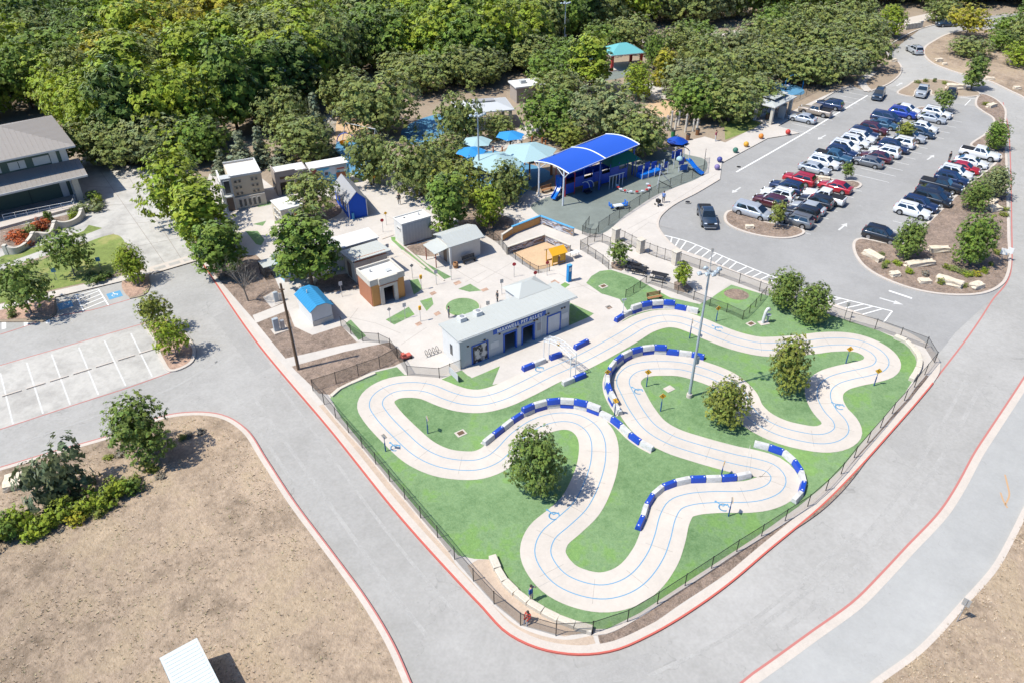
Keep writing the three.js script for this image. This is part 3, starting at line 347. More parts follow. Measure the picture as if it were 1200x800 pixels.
// crown of small leaf faces in many clumps; w = width, h = height of the crown in metres, base at y0
function crown(seed, { w, h, y0, lobes = 14, leaves = 2400, size = .4, shape = 'round', fill = .25, tuft = 9 }) {
  const r = rng(seed), pos = [], nor = [], colr = [], idx = [], lb = [];
  const rad = y => shape === 'cone' ? (1 - y) * .95 + .06 : shape === 'oval' ? Math.sqrt(Math.max(0, 1 - Math.pow((y - .42) / .6, 2))) : shape === 'spread' ? Math.sqrt(Math.max(0, 1 - Math.pow((y - .45) / .62, 2))) * (.9 + .1 * y) : Math.sqrt(Math.max(0, 1 - Math.pow((y - .45) / .58, 2)));
  for (let i = 0; i < lobes; i++) {
    const y = shape === 'cone' ? Math.pow((i + .5) / lobes, 1.25) : .12 + .78 * ((i + .5 * r()) / lobes), a = i * 2.4 + r() * 1.2, R = rad(y) * w / 2, lr = shape === 'cone' ? Math.max(.13, .34 * (1 - y)) * w : (.2 + .11 * r()) * w;
    const q = Math.max(0, R - lr * .75) * (i % 4 === 0 ? .3 : .75 + .35 * r());
    lb.push([Math.cos(a) * q, y0 + y * h, Math.sin(a) * q, lr, lr * Math.min(1.05, .55 + .5 * h / w), .86 + .28 * r(), r()]);
  }
  const wsum = lb.reduce((s, l) => s + l[3] * l[3], 0), v = V(), n = V(), t1 = V(), t2 = V();
  for (const l of lb) {
    const clumps = Math.max(3, Math.round(leaves * l[3] * l[3] / wsum / tuft));
    for (let c = 0; c < clumps; c++) {
      const z = 1 - 2 * Math.pow(r(), .8) * .92, a = r() * Math.PI * 2, s = Math.sqrt(Math.max(0, 1 - z * z)), k = r() < fill ? .35 + .5 * r() : .84 + .22 * r();
      const cx = l[0] + Math.cos(a) * s * l[3] * k, cy = Math.max(y0 * .72, l[1] + z * l[4] * k), cz = l[2] + Math.sin(a) * s * l[3] * k, cr = size * (1.1 + .9 * r()), tone = l[5] * (.86 + .28 * r()), warm = .9 + .2 * r() * (1 + l[6] * .4);
      for (let j = 0; j < tuft; j++) {
        n.set(r() - .5, r() - .35, r() - .5).normalize(); v.set(cx + n.x * cr * r(), cy + n.y * cr * .8 * r(), cz + n.z * cr * r());
        n.set(Math.cos(a) * s + (r() - .5) * .9, z * .8 + .45 + (r() - .5) * .7, Math.sin(a) * s + (r() - .5) * .9).normalize();
        t1.set(r() - .5, r() - .5, r() - .5).cross(n).normalize(); t2.crossVectors(n, t1); const u = size * (.55 + .6 * r()), e = u * (.5 + .25 * r()), b = pos.length / 3;
        pos.push(v.x - t1.x * u, v.y - t1.y * u, v.z - t1.z * u, v.x + t2.x * e * 2, v.y + t2.y * e * 2, v.z + t2.z * e * 2, v.x + t1.x * u, v.y + t1.y * u, v.z + t1.z * u);
        const tn = tone * (.88 + .24 * r()); for (let q = 0; q < 3; q++) { nor.push(n.x, n.y, n.z); colr.push(tn * warm, tn, tn * (2 - warm) * .95); } idx.push(b, b + 2, b + 1);
      }
    }
  }
  const g = new THREE.BufferGeometry(); g.setAttribute('position', new THREE.Float32BufferAttribute(pos, 3)); g.setAttribute('normal', new THREE.Float32BufferAttribute(nor, 3)); g.setAttribute('color', new THREE.Float32BufferAttribute(colr, 3)); g.setIndex(idx); return { g, lb };
}
function trunk(lb, { r = .18, y0 = 2, stems = 1, seed = 5 }) {
  const q = rng(seed), gs = []; const fork = y0 * (.55 + .25 * q());
  for (let s = 0; s < stems; s++) { const a = q() * 6.28, o = stems > 1 ? r * 1.6 : 0, e = [Math.cos(a) * o * 1.8 + (q() - .5) * r, fork, Math.sin(a) * o * 1.8 + (q() - .5) * r];
    gs.push(bar([Math.cos(a) * o, -.15, Math.sin(a) * o], e, r / Math.sqrt(stems) * 1.15, 8, r * .75 / Math.sqrt(stems)));
    lb.forEach((l, i) => { if (i % stems === s && i % 2 === 0) { const m = [e[0] * .4 + l[0] * .6, e[1] * .45 + (l[1] - l[4] * .3) * .55, e[2] * .4 + l[2] * .6]; gs.push(bar(e, m, r * .45, 5, r * .28), bar(m, [l[0], l[1] + l[4] * .25, l[2]], r * .28, 4, r * .08)); } }); }
  return merge(gs);
}
const treeKinds = {};
function kind(name, n, spec, tspec) { treeKinds[name] = []; for (let i = 0; i < n; i++) { const c = crown(1000 + i * 37 + name.length * 131 + name.charCodeAt(0), spec), t = trunk(c.lb, { ...tspec, y0: spec.y0 + spec.h * .18, seed: i * 7 + 3 }); c.g.computeBoundingBox(); const bb = c.g.boundingBox, P = c.g.attributes.position, xs = []; for (let k = 0; k < P.count; k += 7) xs.push(Math.hypot(P.getX(k), P.getZ(k))); xs.sort((p, q) => p - q); treeKinds[name].push({ crown: c.g, trunk: t, w: 2 * xs[xs.length * .955 | 0], h: bb.max.y * .965 }); } }
kind('forest', 6, { w: 11, h: 8.2, y0: 2.2, lobes: 22, leaves: 6200, size: .32, shape: 'round' }, { r: .26 });
kind('oak', 5, { w: 9, h: 5.4, y0: 1.4, lobes: 20, leaves: 8000, size: .225, shape: 'spread' }, { r: .24, stems: 2 });
kind('street', 5, { w: 4.6, h: 4.3, y0: .75, lobes: 19, leaves: 11500, size: .118, shape: 'oval' }, { r: .1 });
kind('sapling', 4, { w: 3, h: 2.7, y0: 1.05, lobes: 9, leaves: 2800, size: .13, shape: 'round', fill: .3 }, { r: .055 });
kind('tall', 3, { w: 5, h: 9, y0: 1.2, lobes: 20, leaves: 6000, size: .25, shape: 'oval' }, { r: .15 });
kind('conifer', 3, { w: 3.6, h: 6.2, y0: .25, lobes: 18, leaves: 5200, size: .17, shape: 'cone', fill: .15 }, { r: .1 });
kind('loose', 4, { w: 4.6, h: 4.1, y0: 1.3, lobes: 13, leaves: 3800, size: .16, shape: 'round', fill: .4, tuft: 7 }, { r: .075 });
kind('bush', 4, { w: 2.2, h: 1.6, y0: .02, lobes: 8, leaves: 1800, size: .11, shape: 'round' }, { r: .03, stems: 2 });
let treeCount = 0;
function tree(k, [x, z], w, h, mat, name, label, category, group, y = Y_SLAB) {
  const vs = treeKinds[k], v = vs[treeCount % vs.length]; treeCount++;
  const t = thing(name, label, category, [x, y, z], (treeCount * 2.39996) % 6.283, group); t.scale.set(w / v.w, h / v.h, w / v.w);
  part('trunk', v.trunk, k === 'loose' || k === 'sapling' ? paleBark : bark, t); part(k === 'bush' ? 'foliage' : 'crown', v.crown, LEAF[mat], t); return t;
}
// single trees: [kind, base, crown width, height, colour, label]
const TR = [
  ['street', [1.97,-46.42], 5.25, 7.43, 'street', 'tree_on_turf', 'bushy round tree on turf inside the hairpin beside a long checkered barrier'],
  ['street', [19.17,-55.15], 4.63, 5.41, 'olive', 'tree_on_turf', 'yellow green round tree in a bark ring beside the tall floodlight pole'],
  ['street', [26.35,-59.87], 4.67, 6.68, 'olive', 'tree_on_turf', 'olive green round tree on turf inside the upper track loop'],
  ['street', [30.16,-74.75], 4.53, 5.34, 'street', 'street_tree', 'dark green oval tree on turf at the fence by the hatched crossing'],
  ['street', [32.07,-71.67], 4.57, 5.26, 'street', 'street_tree', 'bright green oval tree in a bark circle near the fence and a silver statue'],
  ['sapling', [12.85,-83.49], 3.27, 3.7, 'street', 'young_tree', 'young round tree beside the picnic table next to the pillar gate'],
  ['sapling', [19.6,-78.57], 2.73, 3.49, 'lime', 'young_tree', 'young lime green tree casting a round shadow beside the picnic terrace'],
  ['sapling', [34.64,-94.5], 3.22, 3.55, 'olive', 'young_tree', 'small tree in the half moon island beside a silver minivan'],
  ['sapling', [49.15,-109.62], 2.16, 2.65, 'street', 'young_tree', 'small thin tree in an island beside a red sedan'],
  ['sapling', [63.58,-124.91], 3.57, 3.56, 'olive', 'young_tree', 'small olive tree in the island between two packed car rows'],
  ['sapling', [76.01,-139.27], 4.47, 3.8, 'street', 'young_tree', 'small loose tree beside two white and silver parked cars'],
  ['street', [48.3,-86.01], 4.34, 5.67, 'street', 'street_tree', 'slender tree in the planted island in front of a dark parked car'],
  ['street', [55.29,-84.11], 5.91, 7.14, 'mid', 'street_tree', 'large dense tree in the planted island beside two small white signs'],
  ['street', [63.02,-99.35], 4.35, 4.98, 'street', 'street_tree', 'loose tree in the bark strip behind the row of dark parked cars'],
  ['street', [67.48,-103.44], 4.69, 4.96, 'grey', 'street_tree', 'grey green tree in the bark strip close to the red fire lane kerb'],
  ['street', [76.51,-121.24], 4.46, 5, 'mid', 'street_tree', 'round green tree in the island behind a white pickup'],
  ['tall', [87.26,-151.23], 4.35, 6.34, 'street', 'slim_tree', 'slim leaning tree at the edge of the long limestone block island'],
  ['oak', [97.26,-173.58], 8.55, 4.03, 'oak', 'low_oak', 'low wide oak with a dark skirt of shade on the dry hillside'],
  ['loose', [104.14,-189.49], 9.86, 7.19, 'yellow', 'thin_tree', 'yellowing thin tree beside the far bend of the entrance road'],
  ['street', [86.13,-189.49], 8.01, 7.55, 'lime', 'roadside_tree', 'bright green round tree on the bank inside the far road bend'],
  ['oak', [104.13,-203.75], 8.14, 5.47, 'oak', 'roadside_tree', 'dark round tree across the far end of the entrance road'],
  ['loose', [-51.73,-81.47], 5.75, 6.19, 'street', 'lawn_tree', 'open crowned tree on the lawn beside the scalloped stone wall'],
  ['street', [-44.22,-80.1], 4.32, 5.17, 'lime', 'lawn_tree', 'yellow green tree in the red mulch corner beside the driveway'],
  ['loose', [-52.96,-73.53], 6.35, 6.55, 'street', 'lawn_tree', 'wide loose tree in the red mulch bed beside the blue painted stall'],
  ['loose', [-37.58,-70.04], 3.84, 4.91, 'olive', 'court_tree', 'thin upright tree at the head of the concrete parking court'],
  ['loose', [-34.27,-65.72], 3.94, 4.5, 'lime', 'court_tree', 'small spreading tree at the rounded tip of the concrete parking court'],
  ['forest', [-43.18,-94.5], 9.47, 10.14, 'lime', 'driveway_tree', 'large bright yellow green tree beside the hotel front and driveway'],
  ['tall', [-37.54,-87.53], 7.7, 9.56, 'lime', 'driveway_tree', 'tall bright green tree at the red kerb beside the driveway grate'],
  ['tall', [-34.05,-81.47], 6.12, 7.05, 'mid', 'driveway_tree', 'dense mid green tree next to the bare tree in the mulch strip'],
  ['tall', [-23.2,-79.33], 7.6, 9.16, 'mid', 'village_tree', 'dense dark green tree standing between the pale blue cottage and the long white building'],
  ['loose', [-26.66,-96.75], 7.57, 6.69, 'oak', 'village_tree', 'pale airy tree in the toy village beside the blue gabled house'],
  ['tall', [-8.31,-92.57], 6.15, 8.14, 'mid', 'plaza_tree', 'dark green tree behind the white box building'],
  ['street', [-3.27,-95], 5.62, 6.05, 'lime', 'plaza_tree', 'yellow green round tree above the mulch beside the sand pit mural wall'],
  ['oak', [-0.71,-101.5], 5.98, 6.13, 'oak', 'playground_oak', 'oak beside the shaded blue playground surface and the floodlight pole'],
  ['oak', [-7.61,-101.78], 8.23, 6.26, 'olive', 'playground_oak', 'light oak next to the small blue and orange play tower'],
  ['oak', [-13.29,-104.01], 8.66, 8.51, 'oak', 'playground_oak', 'spreading oak shading the village plaza edge behind the white box building'],
  ['oak', [-20.23,-107.8], 7.77, 8.06, 'oak', 'playground_oak', 'spreading oak beside the mural building and blue swing court'],
  ['oak', [-21.75,-128.37], 13.23, 9.71, 'oak', 'playground_oak', 'very broad oak behind the swings and orange sand'],
  ['oak', [-28.68,-136.63], 9.5, 8.24, 'oak', 'playground_oak', 'leaning oak inside the curved white path'],
  ['oak', [-32.47,-117.39], 10.46, 6.89, 'oak', 'playground_oak', 'low open oak behind the grey fire station building'],
  ['oak', [-8.23,-122.69], 7.91, 8.53, 'oak', 'playground_oak', 'oak in front of the pale pavilion roof'],
  ['oak', [-2.38,-126.05], 5.86, 4.28, 'oak', 'playground_oak', 'small oak beside the pavilion and round blue canopy'],
  ['oak', [-10.3,-113.08], 7.41, 5.59, 'oak', 'playground_oak', 'oak behind the blue and orange play tower'],
  ['oak', [6.32,-126.43], 10.51, 8.01, 'mid', 'playground_oak', 'dense green oak beside the sloping end of the blue barrel canopy'],
  ['oak', [8.92,-122.69], 6.95, 4.49, 'olive', 'playground_oak', 'pale small oak close behind the blue barrel canopy'],
  ['oak', [15.1,-125.67], 12.01, 9.32, 'grey', 'playground_oak', 'large grey green oak behind the blue barrel canopy'],
  ['oak', [19.35,-118.42], 9.74, 7.58, 'oak', 'playground_oak', 'broad oak at the high end of the blue barrel canopy'],
  ['tall', [14.48,-149.7], 8.39, 10.67, 'lime', 'pyramid_tree', 'tall pyramid shaped tree in front of the teal pavilion'],
  ['street', [22.82,-145.77], 7.03, 7.54, 'lime', 'path_tree', 'green tree beside the bench on the curving path'],
  ['street', [28.75,-163.79], 5.39, 8.13, 'mid', 'path_tree', 'upright tree behind the teal pavilion path'],
  ['tall', [28.55,-149.2], 5.09, 8.11, 'yellow', 'path_tree', 'slim yellow tree beside the sand circle'],
];
const GR = { tree_on_turf: 'trees on the track turf', street_tree: 'trees round the car park and fence', young_tree: 'young trees in the car park and terrace', playground_oak: 'oaks round the playground', path_tree: 'trees along the path', roadside_tree: 'trees by the far road', lawn_tree: 'trees by the lawn', court_tree: 'trees of the parking court', driveway_tree: 'trees beside the driveway', village_tree: 'trees in the toy village', plaza_tree: 'trees behind the plaza' };
for (const [k, p, w, h, m, n, l] of TR) tree(k, p, w * (k === 'street' || k === 'sapling' ? .85 : k === 'loose' || k === 'tall' ? .93 : 1), h * (k === 'street' ? .95 : 1), m, n, l, 'tree', GR[n]);
// oak groves by the lot
for (const [p, w, h, m] of [[[31.35,-134.91], 9.5, 8, 'mid'], [[36.79,-134.06], 10, 7.5, 'oak'], [[42.26,-138.38], 9, 7, 'oak'], [[31.48,-145.77], 8, 7.5, 'grey'], [[37.97,-148.21], 10, 8, 'oak'], [[44.49,-152.77], 10, 8, 'oak'], [[52.06,-160.91], 10, 7.5, 'oak'], [[37.89,-160.91], 9, 8, 'oak'], [[45.36,-166.74], 9, 8, 'grey'], [[52.88,-174.22], 10, 8, 'oak'], [[54.89,-155.95], 9, 6.5, 'oak'], [[58.55,-154.35], 9.5, 7, 'oak'], [[64.4,-157.03], 9, 6.5, 'grey'], [[70.88,-164.37], 9.5, 7.5, 'oak'], [[73.86,-176.84], 10, 8, 'oak'], [[64.95,-169.18], 11, 8, 'oak'], [[60.18,-174.22], 10, 8, 'oak'], [[77.92,-180.89], 8, 7, 'grey'], [[72.44,-186.55], 10, 8, 'oak'], [[66.11,-188.01], 10, 8, 'oak'], [[58.92,-186.55], 9, 8, 'mid'], [[79.36,-192.51], 9, 8, 'oak'], [[111.3,-185.11], 8, 6, 'mid'], [[112.42,-178.17], 10, 7, 'oak'], [[104.6,-166.74], 7, 5, 'lime'], [[106.29,-178.17], 6, 4.5, 'mid'], [[122.01,-192.51], 10, 8, 'mid']])
  tree('oak', p, w * 1.1, h, m, 'grove_oak', p[0] > 100 ? 'rounded oak in the thicket on the dry hillside beyond the entrance road' : 'broad grey green oak in the grove along the car park', 'tree', p[0] > 100 ? 'oaks on the hillside' : 'oaks in the grove along the car park');
// scattered oaks between the playground and the wood
for (const [p, m] of [[[-21.44,-154.35], 'oak'], [[-16.36,-149.2], 'oak'], [[-13.31,-155.95], 'mid'], [[-8.32,-152.25], 'oak'], [[-4.64,-155.41], 'oak'], [[3.45,-163.2], 'oak'], [[7.79,-151.23], 'mid'], [[8.5,-142.46], 'oak'], [[-1.75,-165.55], 'grey'], [[-6.91,-163.2], 'oak'], [[-12.16,-164.37], 'mid'], [[9.5,-163.2], 'mid'], [[4.54,-173.58], 'mid'], [[19.02,-176.84], 'mid'], [[25.64,-178.17], 'oak'], [[34.91,-170.42], 'oak'], [[39.15,-176.84], 'mid'], [[-63.59,-116.71], 'oak'], [[-58.71,-115.03], 'oak'], [[-54.25,-115.7], 'grey'], [[-50.81,-116.37], 'lime'], [[-47.49,-116.71], 'mid'], [[-37.4,-127.2], 'oak']]) tree('oak', p, 8.4 + R0() * 3.2, 6.3 + R0() * 2, m, 'scattered_oak', { oak: 'dull green', mid: 'fresh green', grey: 'grey green', lime: 'bright yellow green' }[m] + ' rounded oak standing between the playground and the wood', 'tree', { oak: 'dull green', mid: 'fresh green', grey: 'grey green', lime: 'bright yellow green' }[m] + ' oaks in front of the wood');
// conifers behind the village
for (const [p, w, h, l] of [[[-43.13,-111.8], 2.47, 3.21, 'small grey green conifer at the corner of the cream hotel'], [[-40.42,-113.08], 3.82, 5.33, 'tall grey green conifer behind the cream hotel roof'], [[-38.09,-115.03], 2.93, 5.25, 'tallest narrow conifer between the hotel and fire station'], [[-35.14,-114.7], 3.42, 2.45, 'low broad conifer behind the grey fire station'], [[-28.75,-118.07], 2.72, 3.44, 'dark narrow conifer beside the blue swing court'], [[-32.18,-127.2], 3.33, 6.25, 'dark tall conifer beside the curved white path']])
  tree('conifer', p, w * 1.25, h * 1.12, 'juniper', 'conifer', l, 'conifer', 'conifers behind the toy village');
tree('street', [-31.42,-50.77], 5.4, 6.58, 'street', 'field_tree', 'leaning green tree at the kerb of the dry field', 'tree');
tree('bush', [-36.65,-46.03], 5.28, 5.65, 'dull', 'juniper', 'dull green drooping juniper on the dry field beside the yellow hedge', 'juniper');
for (const [p, w, h, m] of [[[-40.48,-40.96], 3.4, 2.0, 'lime'], [[-39.12,-41.63], 2.6, 2.3, 'mid'], [[-38.19,-42.66], 2.4, 2.2, 'lime'], [[-37.04,-41.97], 2.2, 1.2, 'lime'], [[-36.44,-42.93], 2.8, 1.5, 'lime'], [[-35.54,-43.91], 2.2, 1.9, 'lime'], [[-34.62,-43.37], 1.8, 1.0, 'yellow'], [[-34.09,-44.63], 2.7, 1.6, 'lime'], [[-32.8,-45.19], 2.3, 1.3, 'lime'], [[-32.36,-46.13], 2.4, 1.8, 'lime'], [[-31.28,-46.61], 1.9, 1.5, 'mid'], [[-32.93,-44.18], 1.4, .8, 'olive'], [[-31.41,-47.69], 1.2, .8, 'olive']]) tree('bush', p, w, h, m, 'hedge_bush', { lime: 'yellow green', mid: 'fresh green', dull: 'dull green', olive: 'olive', yellow: 'yellowing' }[m] + ' sprawling bush in the hedge across the dry field', 'bush', { lime: 'yellow green', mid: 'fresh green', dull: 'dull green', olive: 'olive', yellow: 'yellowing' }[m] + ' bushes of the field hedge');
for (const p of [[-31.51,-49.82],[-30.65,-49.1],[-28.89,-53.41],[-28.04,-53.87],[-29.31,-53.07],[-34.89,-50.56],[-34.17,-50.98],[-40.38,-47.49],[-29.63,-48.28]]) tree('bush', p, .7 + R0() * .6, .25 + R0() * .25, R0() < .5 ? 'olive' : 'twig', 'field_weed', 'low olive and straw weed clump on the dry field', 'weed', 'weeds on the dry field');
// bare tree
{ const p = [-29.73,-75.99], t = thing('bare_tree', 'bare grey tree without leaves in the mulch strip', 'tree', [p[0], Y_SLAB, p[1]]), r = rng(91), gs = [], tw = [];
  gs.push(bar([0, -.1, 0], [-.15, 1.6, .1], .1, 7, .075));
  for (let i = 0; i < 9; i++) { const a = i * 2.4, e = [-.15 + Math.cos(a) * (1 + r()), 3.4 + r() * 1.6, .1 + Math.sin(a) * (1 + r())]; gs.push(bar([-.15, 1.5 + r() * .4, .1], e, .05, 5, .02));
    for (let j = 0; j < 9; j++) { const s = .35 + .6 * r(), b = [-.15 + (e[0] + .15) * s, 1.6 + (e[1] - 1.6) * s, .1 + (e[2] - .1) * s]; const f = [b[0] + (r() - .5) * 1.7, b[1] + .3 + r() * .8, b[2] + (r() - .5) * 1.7]; tw.push(bar(b, f, .016, 3, .008)); for (let k = 0; k < 3; k++) tw.push(bar(f, [f[0] + (r() - .5) * .8, f[1] + (r() - .1) * .6, f[2] + (r() - .5) * .8], .01, 3, .006)); } }
  part('trunk', merge(gs), paleBark, t); part('twigs', merge(tw), paleBark, t); }
// the wood behind: trees spread over the ground beyond the park
{ const r = rng(4242), pts = [], edge = S([[-115.91,-108.4],[-95.85,-118.07],[-90.65,-130.36],[-86.43,-136.19],[-75.91,-135.33],[-67.32,-119.81],[-61.6,-116.37],[-55.78,-117.73],[-49.63,-118.42],[-48.01,-122.69],[-42.34,-127.2],[-39.43,-132.81],[-37.72,-139.72],[-34.87,-151.23],[-27.31,-160.91],[-17.07,-160.91],[-9.17,-156.48],[0,-165.55],[7.39,-176.84],[19.44,-188.01],[32.4,-197.19],[46.57,-197.19],[58.73,-205.45],[76.6,-208.92],[96.42,-216.17],[113.53,-215.24],[134.36,-213.4],[158.79,-214.31]], false, 2);
  const mats = ['mid', 'lime', 'oak', 'mid', 'lime', 'dark', 'lime', 'mid', 'oak', 'mid', 'grey', 'lime', 'mid', 'yellow', 'lime', 'dark'];
  const front = x => { let best = -1e9; for (let i = 1; i < edge.length; i++) { const a = edge[i - 1], b = edge[i]; if ((a[0] - x) * (b[0] - x) <= 0 && a[0] !== b[0]) best = Math.max(best, a[1] + (b[1] - a[1]) * (x - a[0]) / (b[0] - a[0])); } return best; };
  for (const e of along(edge.filter(p => Math.abs(p[0]) < 105), 6.2)) { const q = [e[0] + (r() - .5) * 2, e[1] - 3 - r() * 2, 9 + r() * 2.5]; if (e[0] < 70) pts.push(q); }
  for (let tries = 0; tries < 60000 && pts.length < 298; tries++) { const x = -175 + r() * 345, z = -95 - r() * 190; const f = front(x); if (f < -1e8 || z > f - 1 || Math.abs(x) > -z * .5 + 34 || z < -258) continue; const w = 10 + r() * 6; if (pts.some(q => Math.hypot(q[0] - x, q[1] - z) < (q[2] + w) * .318)) continue; pts.push([x, z, w]); }
  console.log('forest', pts.length);
  const word = { mid: 'mid green', lime: 'bright yellow green', oak: 'dull green', grey: 'grey green', dark: 'dark green', yellow: 'yellowing' };
  for (const [x, z, w] of pts) { const m = mats[(r() * mats.length) | 0], v = r(), k = v < .62 ? 'forest' : v < .85 ? 'oak' : 'tall'; tree(k, [x, z], w * (k === 'tall' ? .85 : 1.14), (k === 'tall' ? 9.5 : k === 'oak' ? 6.2 : 7.4) + w * .3 + r() * 3, m, 'woodland_tree', word[m] + ' broadleaf tree in the dense wood behind the park', 'tree', word[m] + ' trees of the wood', 0); }
}


// ---------------------------------------------------------------- cars; local +x is the nose, wheels on y = 0
const carGlass = new THREE.MeshPhysicalMaterial({ roughness: .04, clearcoat: 1, clearcoatRoughness: .03 }); carGlass.color.setRGB(.012, .018, .024);
const lampRed = col(.35, .01, .01, .25), lampClear = new THREE.MeshPhysicalMaterial({ roughness: .12, clearcoat: 1 }); lampClear.color.setRGB(.62, .64, .66);
const trimBlack = col(.012, .012, .013, .6), rimMat = col(.38, .39, .40, .35, .7), plateMat = col(.6, .6, .58, .6);
const paints = {}; function paintOf(c) { return paints[c.join()] || (paints[c.join()] = (() => { const m = new THREE.MeshPhysicalMaterial({ roughness: .38, clearcoat: 1, clearcoatRoughness: .06, metalness: .15 }); m.color.setRGB(...c); return m; })()); }
// skin a body from cross sections: each [x, halfWidth, yBottom, yTop, tumble]
function loft(sec, round = .12) {
  const ring = ([x, w, y0, y1, tb = .92]) => { const r = Math.min(round, (y1 - y0) * .4), m = y0 + (y1 - y0) * .45; return [[x, y0, -w * .93], [x, y0 + r * .8, -w * .985], [x, m, -w], [x, y1 - r, -w * (tb + .03)], [x, y1 - r * .25, -w * (tb - .035)], [x, y1, -w * (tb - .15)], [x, y1 + .012, 0], [x, y1, w * (tb - .15)], [x, y1 - r * .25, w * (tb - .035)], [x, y1 - r, w * (tb + .03)], [x, m, w], [x, y0 + r * .8, w * .985], [x, y0, w * .93]]; };
  const pos = [], idx = [], k = 13, rs = sec.map(ring); rs.forEach(q => q.forEach(p => pos.push(...p)));
  for (let i = 0; i < rs.length - 1; i++) for (let j = 0; j < k; j++) { const a = i * k + j, b = i * k + (j + 1) % k, c = a + k, d = b + k; idx.push(a, b, d, a, d, c); }
  for (const [i, s] of [[0, 1], [rs.length - 1, -1]]) { const c = pos.length / 3, q = rs[i]; pos.push(q[0][0], (q[0][1] + q[6][1]) / 2, 0); for (let j = 0; j < k; j++) { const a = i * k + j, b = i * k + (j + 1) % k; s > 0 ? idx.push(c, b, a) : idx.push(c, a, b); } }
  return toCreasedNormals(geom(pos, idx), .75);
}
function quadGeo(a, b, c, d) { const g = geom([...a, ...b, ...c, ...d], [0, 1, 2, 0, 2, 3], [0, 0, 1, 0, 1, 1, 0, 1]); return g; }
// cabin from beltline to roof: xs = [rear base, rear roof, front roof, front base]
function carKind({ L, W, body, belt, roof, xs, wheelX, wr = .34, bed, rails, posts }) {
  const hw = W / 2, hb = hw * .90, hr = hw * .74, [x0, x1, x2, x3] = xs;
  const cabin = [[x0, belt - .03, hb], [x1, roof - .04, hr], [x1 + .15, roof, hr * .93], [x2 - .2, roof, hr * .93], [x2, roof - .05, hr], [x3, belt - .03, hb]];
  const pos = [], idx = []; cabin.forEach(([x, y, w]) => pos.push(x, y, -w, x, y + (y > belt ? .02 : 0), 0, x, y, w));
  for (let i = 0; i < cabin.length - 1; i++) for (let j = 0; j < 2; j++) { const a = i * 3 + j; idx.push(a, a + 1, a + 4, a, a + 4, a + 3); }
  for (const s of [0, 2]) for (let i = 1; i < cabin.length - 1; i++) idx.push(...(s ? [s, i * 3 + s, (i + 1) * 3 + s] : [s, (i + 1) * 3 + s, i * 3 + s]));
  const cab = toCreasedNormals(geom(pos, idx), .5);
  const bodyG = merge(loft(body), cab);
  const P = (t, s, x0_, y0_, w0, x1_, y1_, w1) => [x0_ + (x1_ - x0_) * t, y0_ + (y1_ - y0_) * t, s * (w0 + (w1 - w0) * t)];
  const e = .018;
  const wind = (xa, xb, f) => { const a = .06, b = .90, n = f ? e : -e; return quadGeo(...[[a, -1], [a, 1], [b, 1], [b, -1]].map(([t, s]) => { const p = P(t, s * .93, xa, belt - .03, hb, xb, roof - .04, hr); return [p[0] + n, p[1] + e, p[2]]; })); };
  const side = (s, ta, tb) => { const lo = t => [x0 + (x3 - x0) * t, belt + .05, s * (hb * .985 + .012)], hi = t => [x1 + (x2 - x1) * t, roof - .13, s * (hr + (hb - hr) * .12 + .012)]; return quadGeo(lo(ta), lo(tb), hi(tb < .95 ? tb : .97), hi(ta > .05 ? ta : .03)); };
  const tyreG = new THREE.CylinderGeometry(wr, wr, .23, 18); tyreG.rotateX(Math.PI / 2);
  const rimG = merge((() => { const g = new THREE.CylinderGeometry(wr * .66, wr * .66, .25, 12); g.rotateX(Math.PI / 2); return g; })());
  const arches = merge([...wheelX].flatMap(x => [-1, 1].map(s => { const g = new THREE.CylinderGeometry(wr * 1.17, wr * 1.17, .05, 18); g.rotateX(Math.PI / 2); g.translate(x, wr + .03, s * (hw - .015)); return g; })));
  const fx = body[body.length - 1][0], rx = body[0][0], ly = belt - .2;
  return { L, bodyG, wind: wind(x3, x2, 1), back: wind(x0, x1, 0), sides: [[-1, .1, .47], [-1, .52, .86], [1, .1, .47], [1, .52, .86]].map(q => side(...q)), tyreG, rimG, arches, wheelX, wr, hw,
    head: s => rbox(.16, .14, .36, .05, fx - .05, ly - .08, s * (hw * .66)), tail: s => rbox(.12, .2, .26, .04, rx + .06, ly, s * (hw * .74)), grille: rbox(.07, .22, W * .42, .03, fx - .01, ly - .16, 0), plate: rbox(.03, .11, .3, .01, rx - .015, ly - .15, 0),
    mirror: s => rbox(.16, .12, .18, .04, x3 - .28, belt + .02, s * (hw + .05)), bumper: merge(rbox(.2, .16, W * .8, .06, fx - .06, .28, 0), rbox(.2, .16, W * .8, .06, rx + .06, .3, 0)), bed, rails, roof, hr, x1, x2 };
}
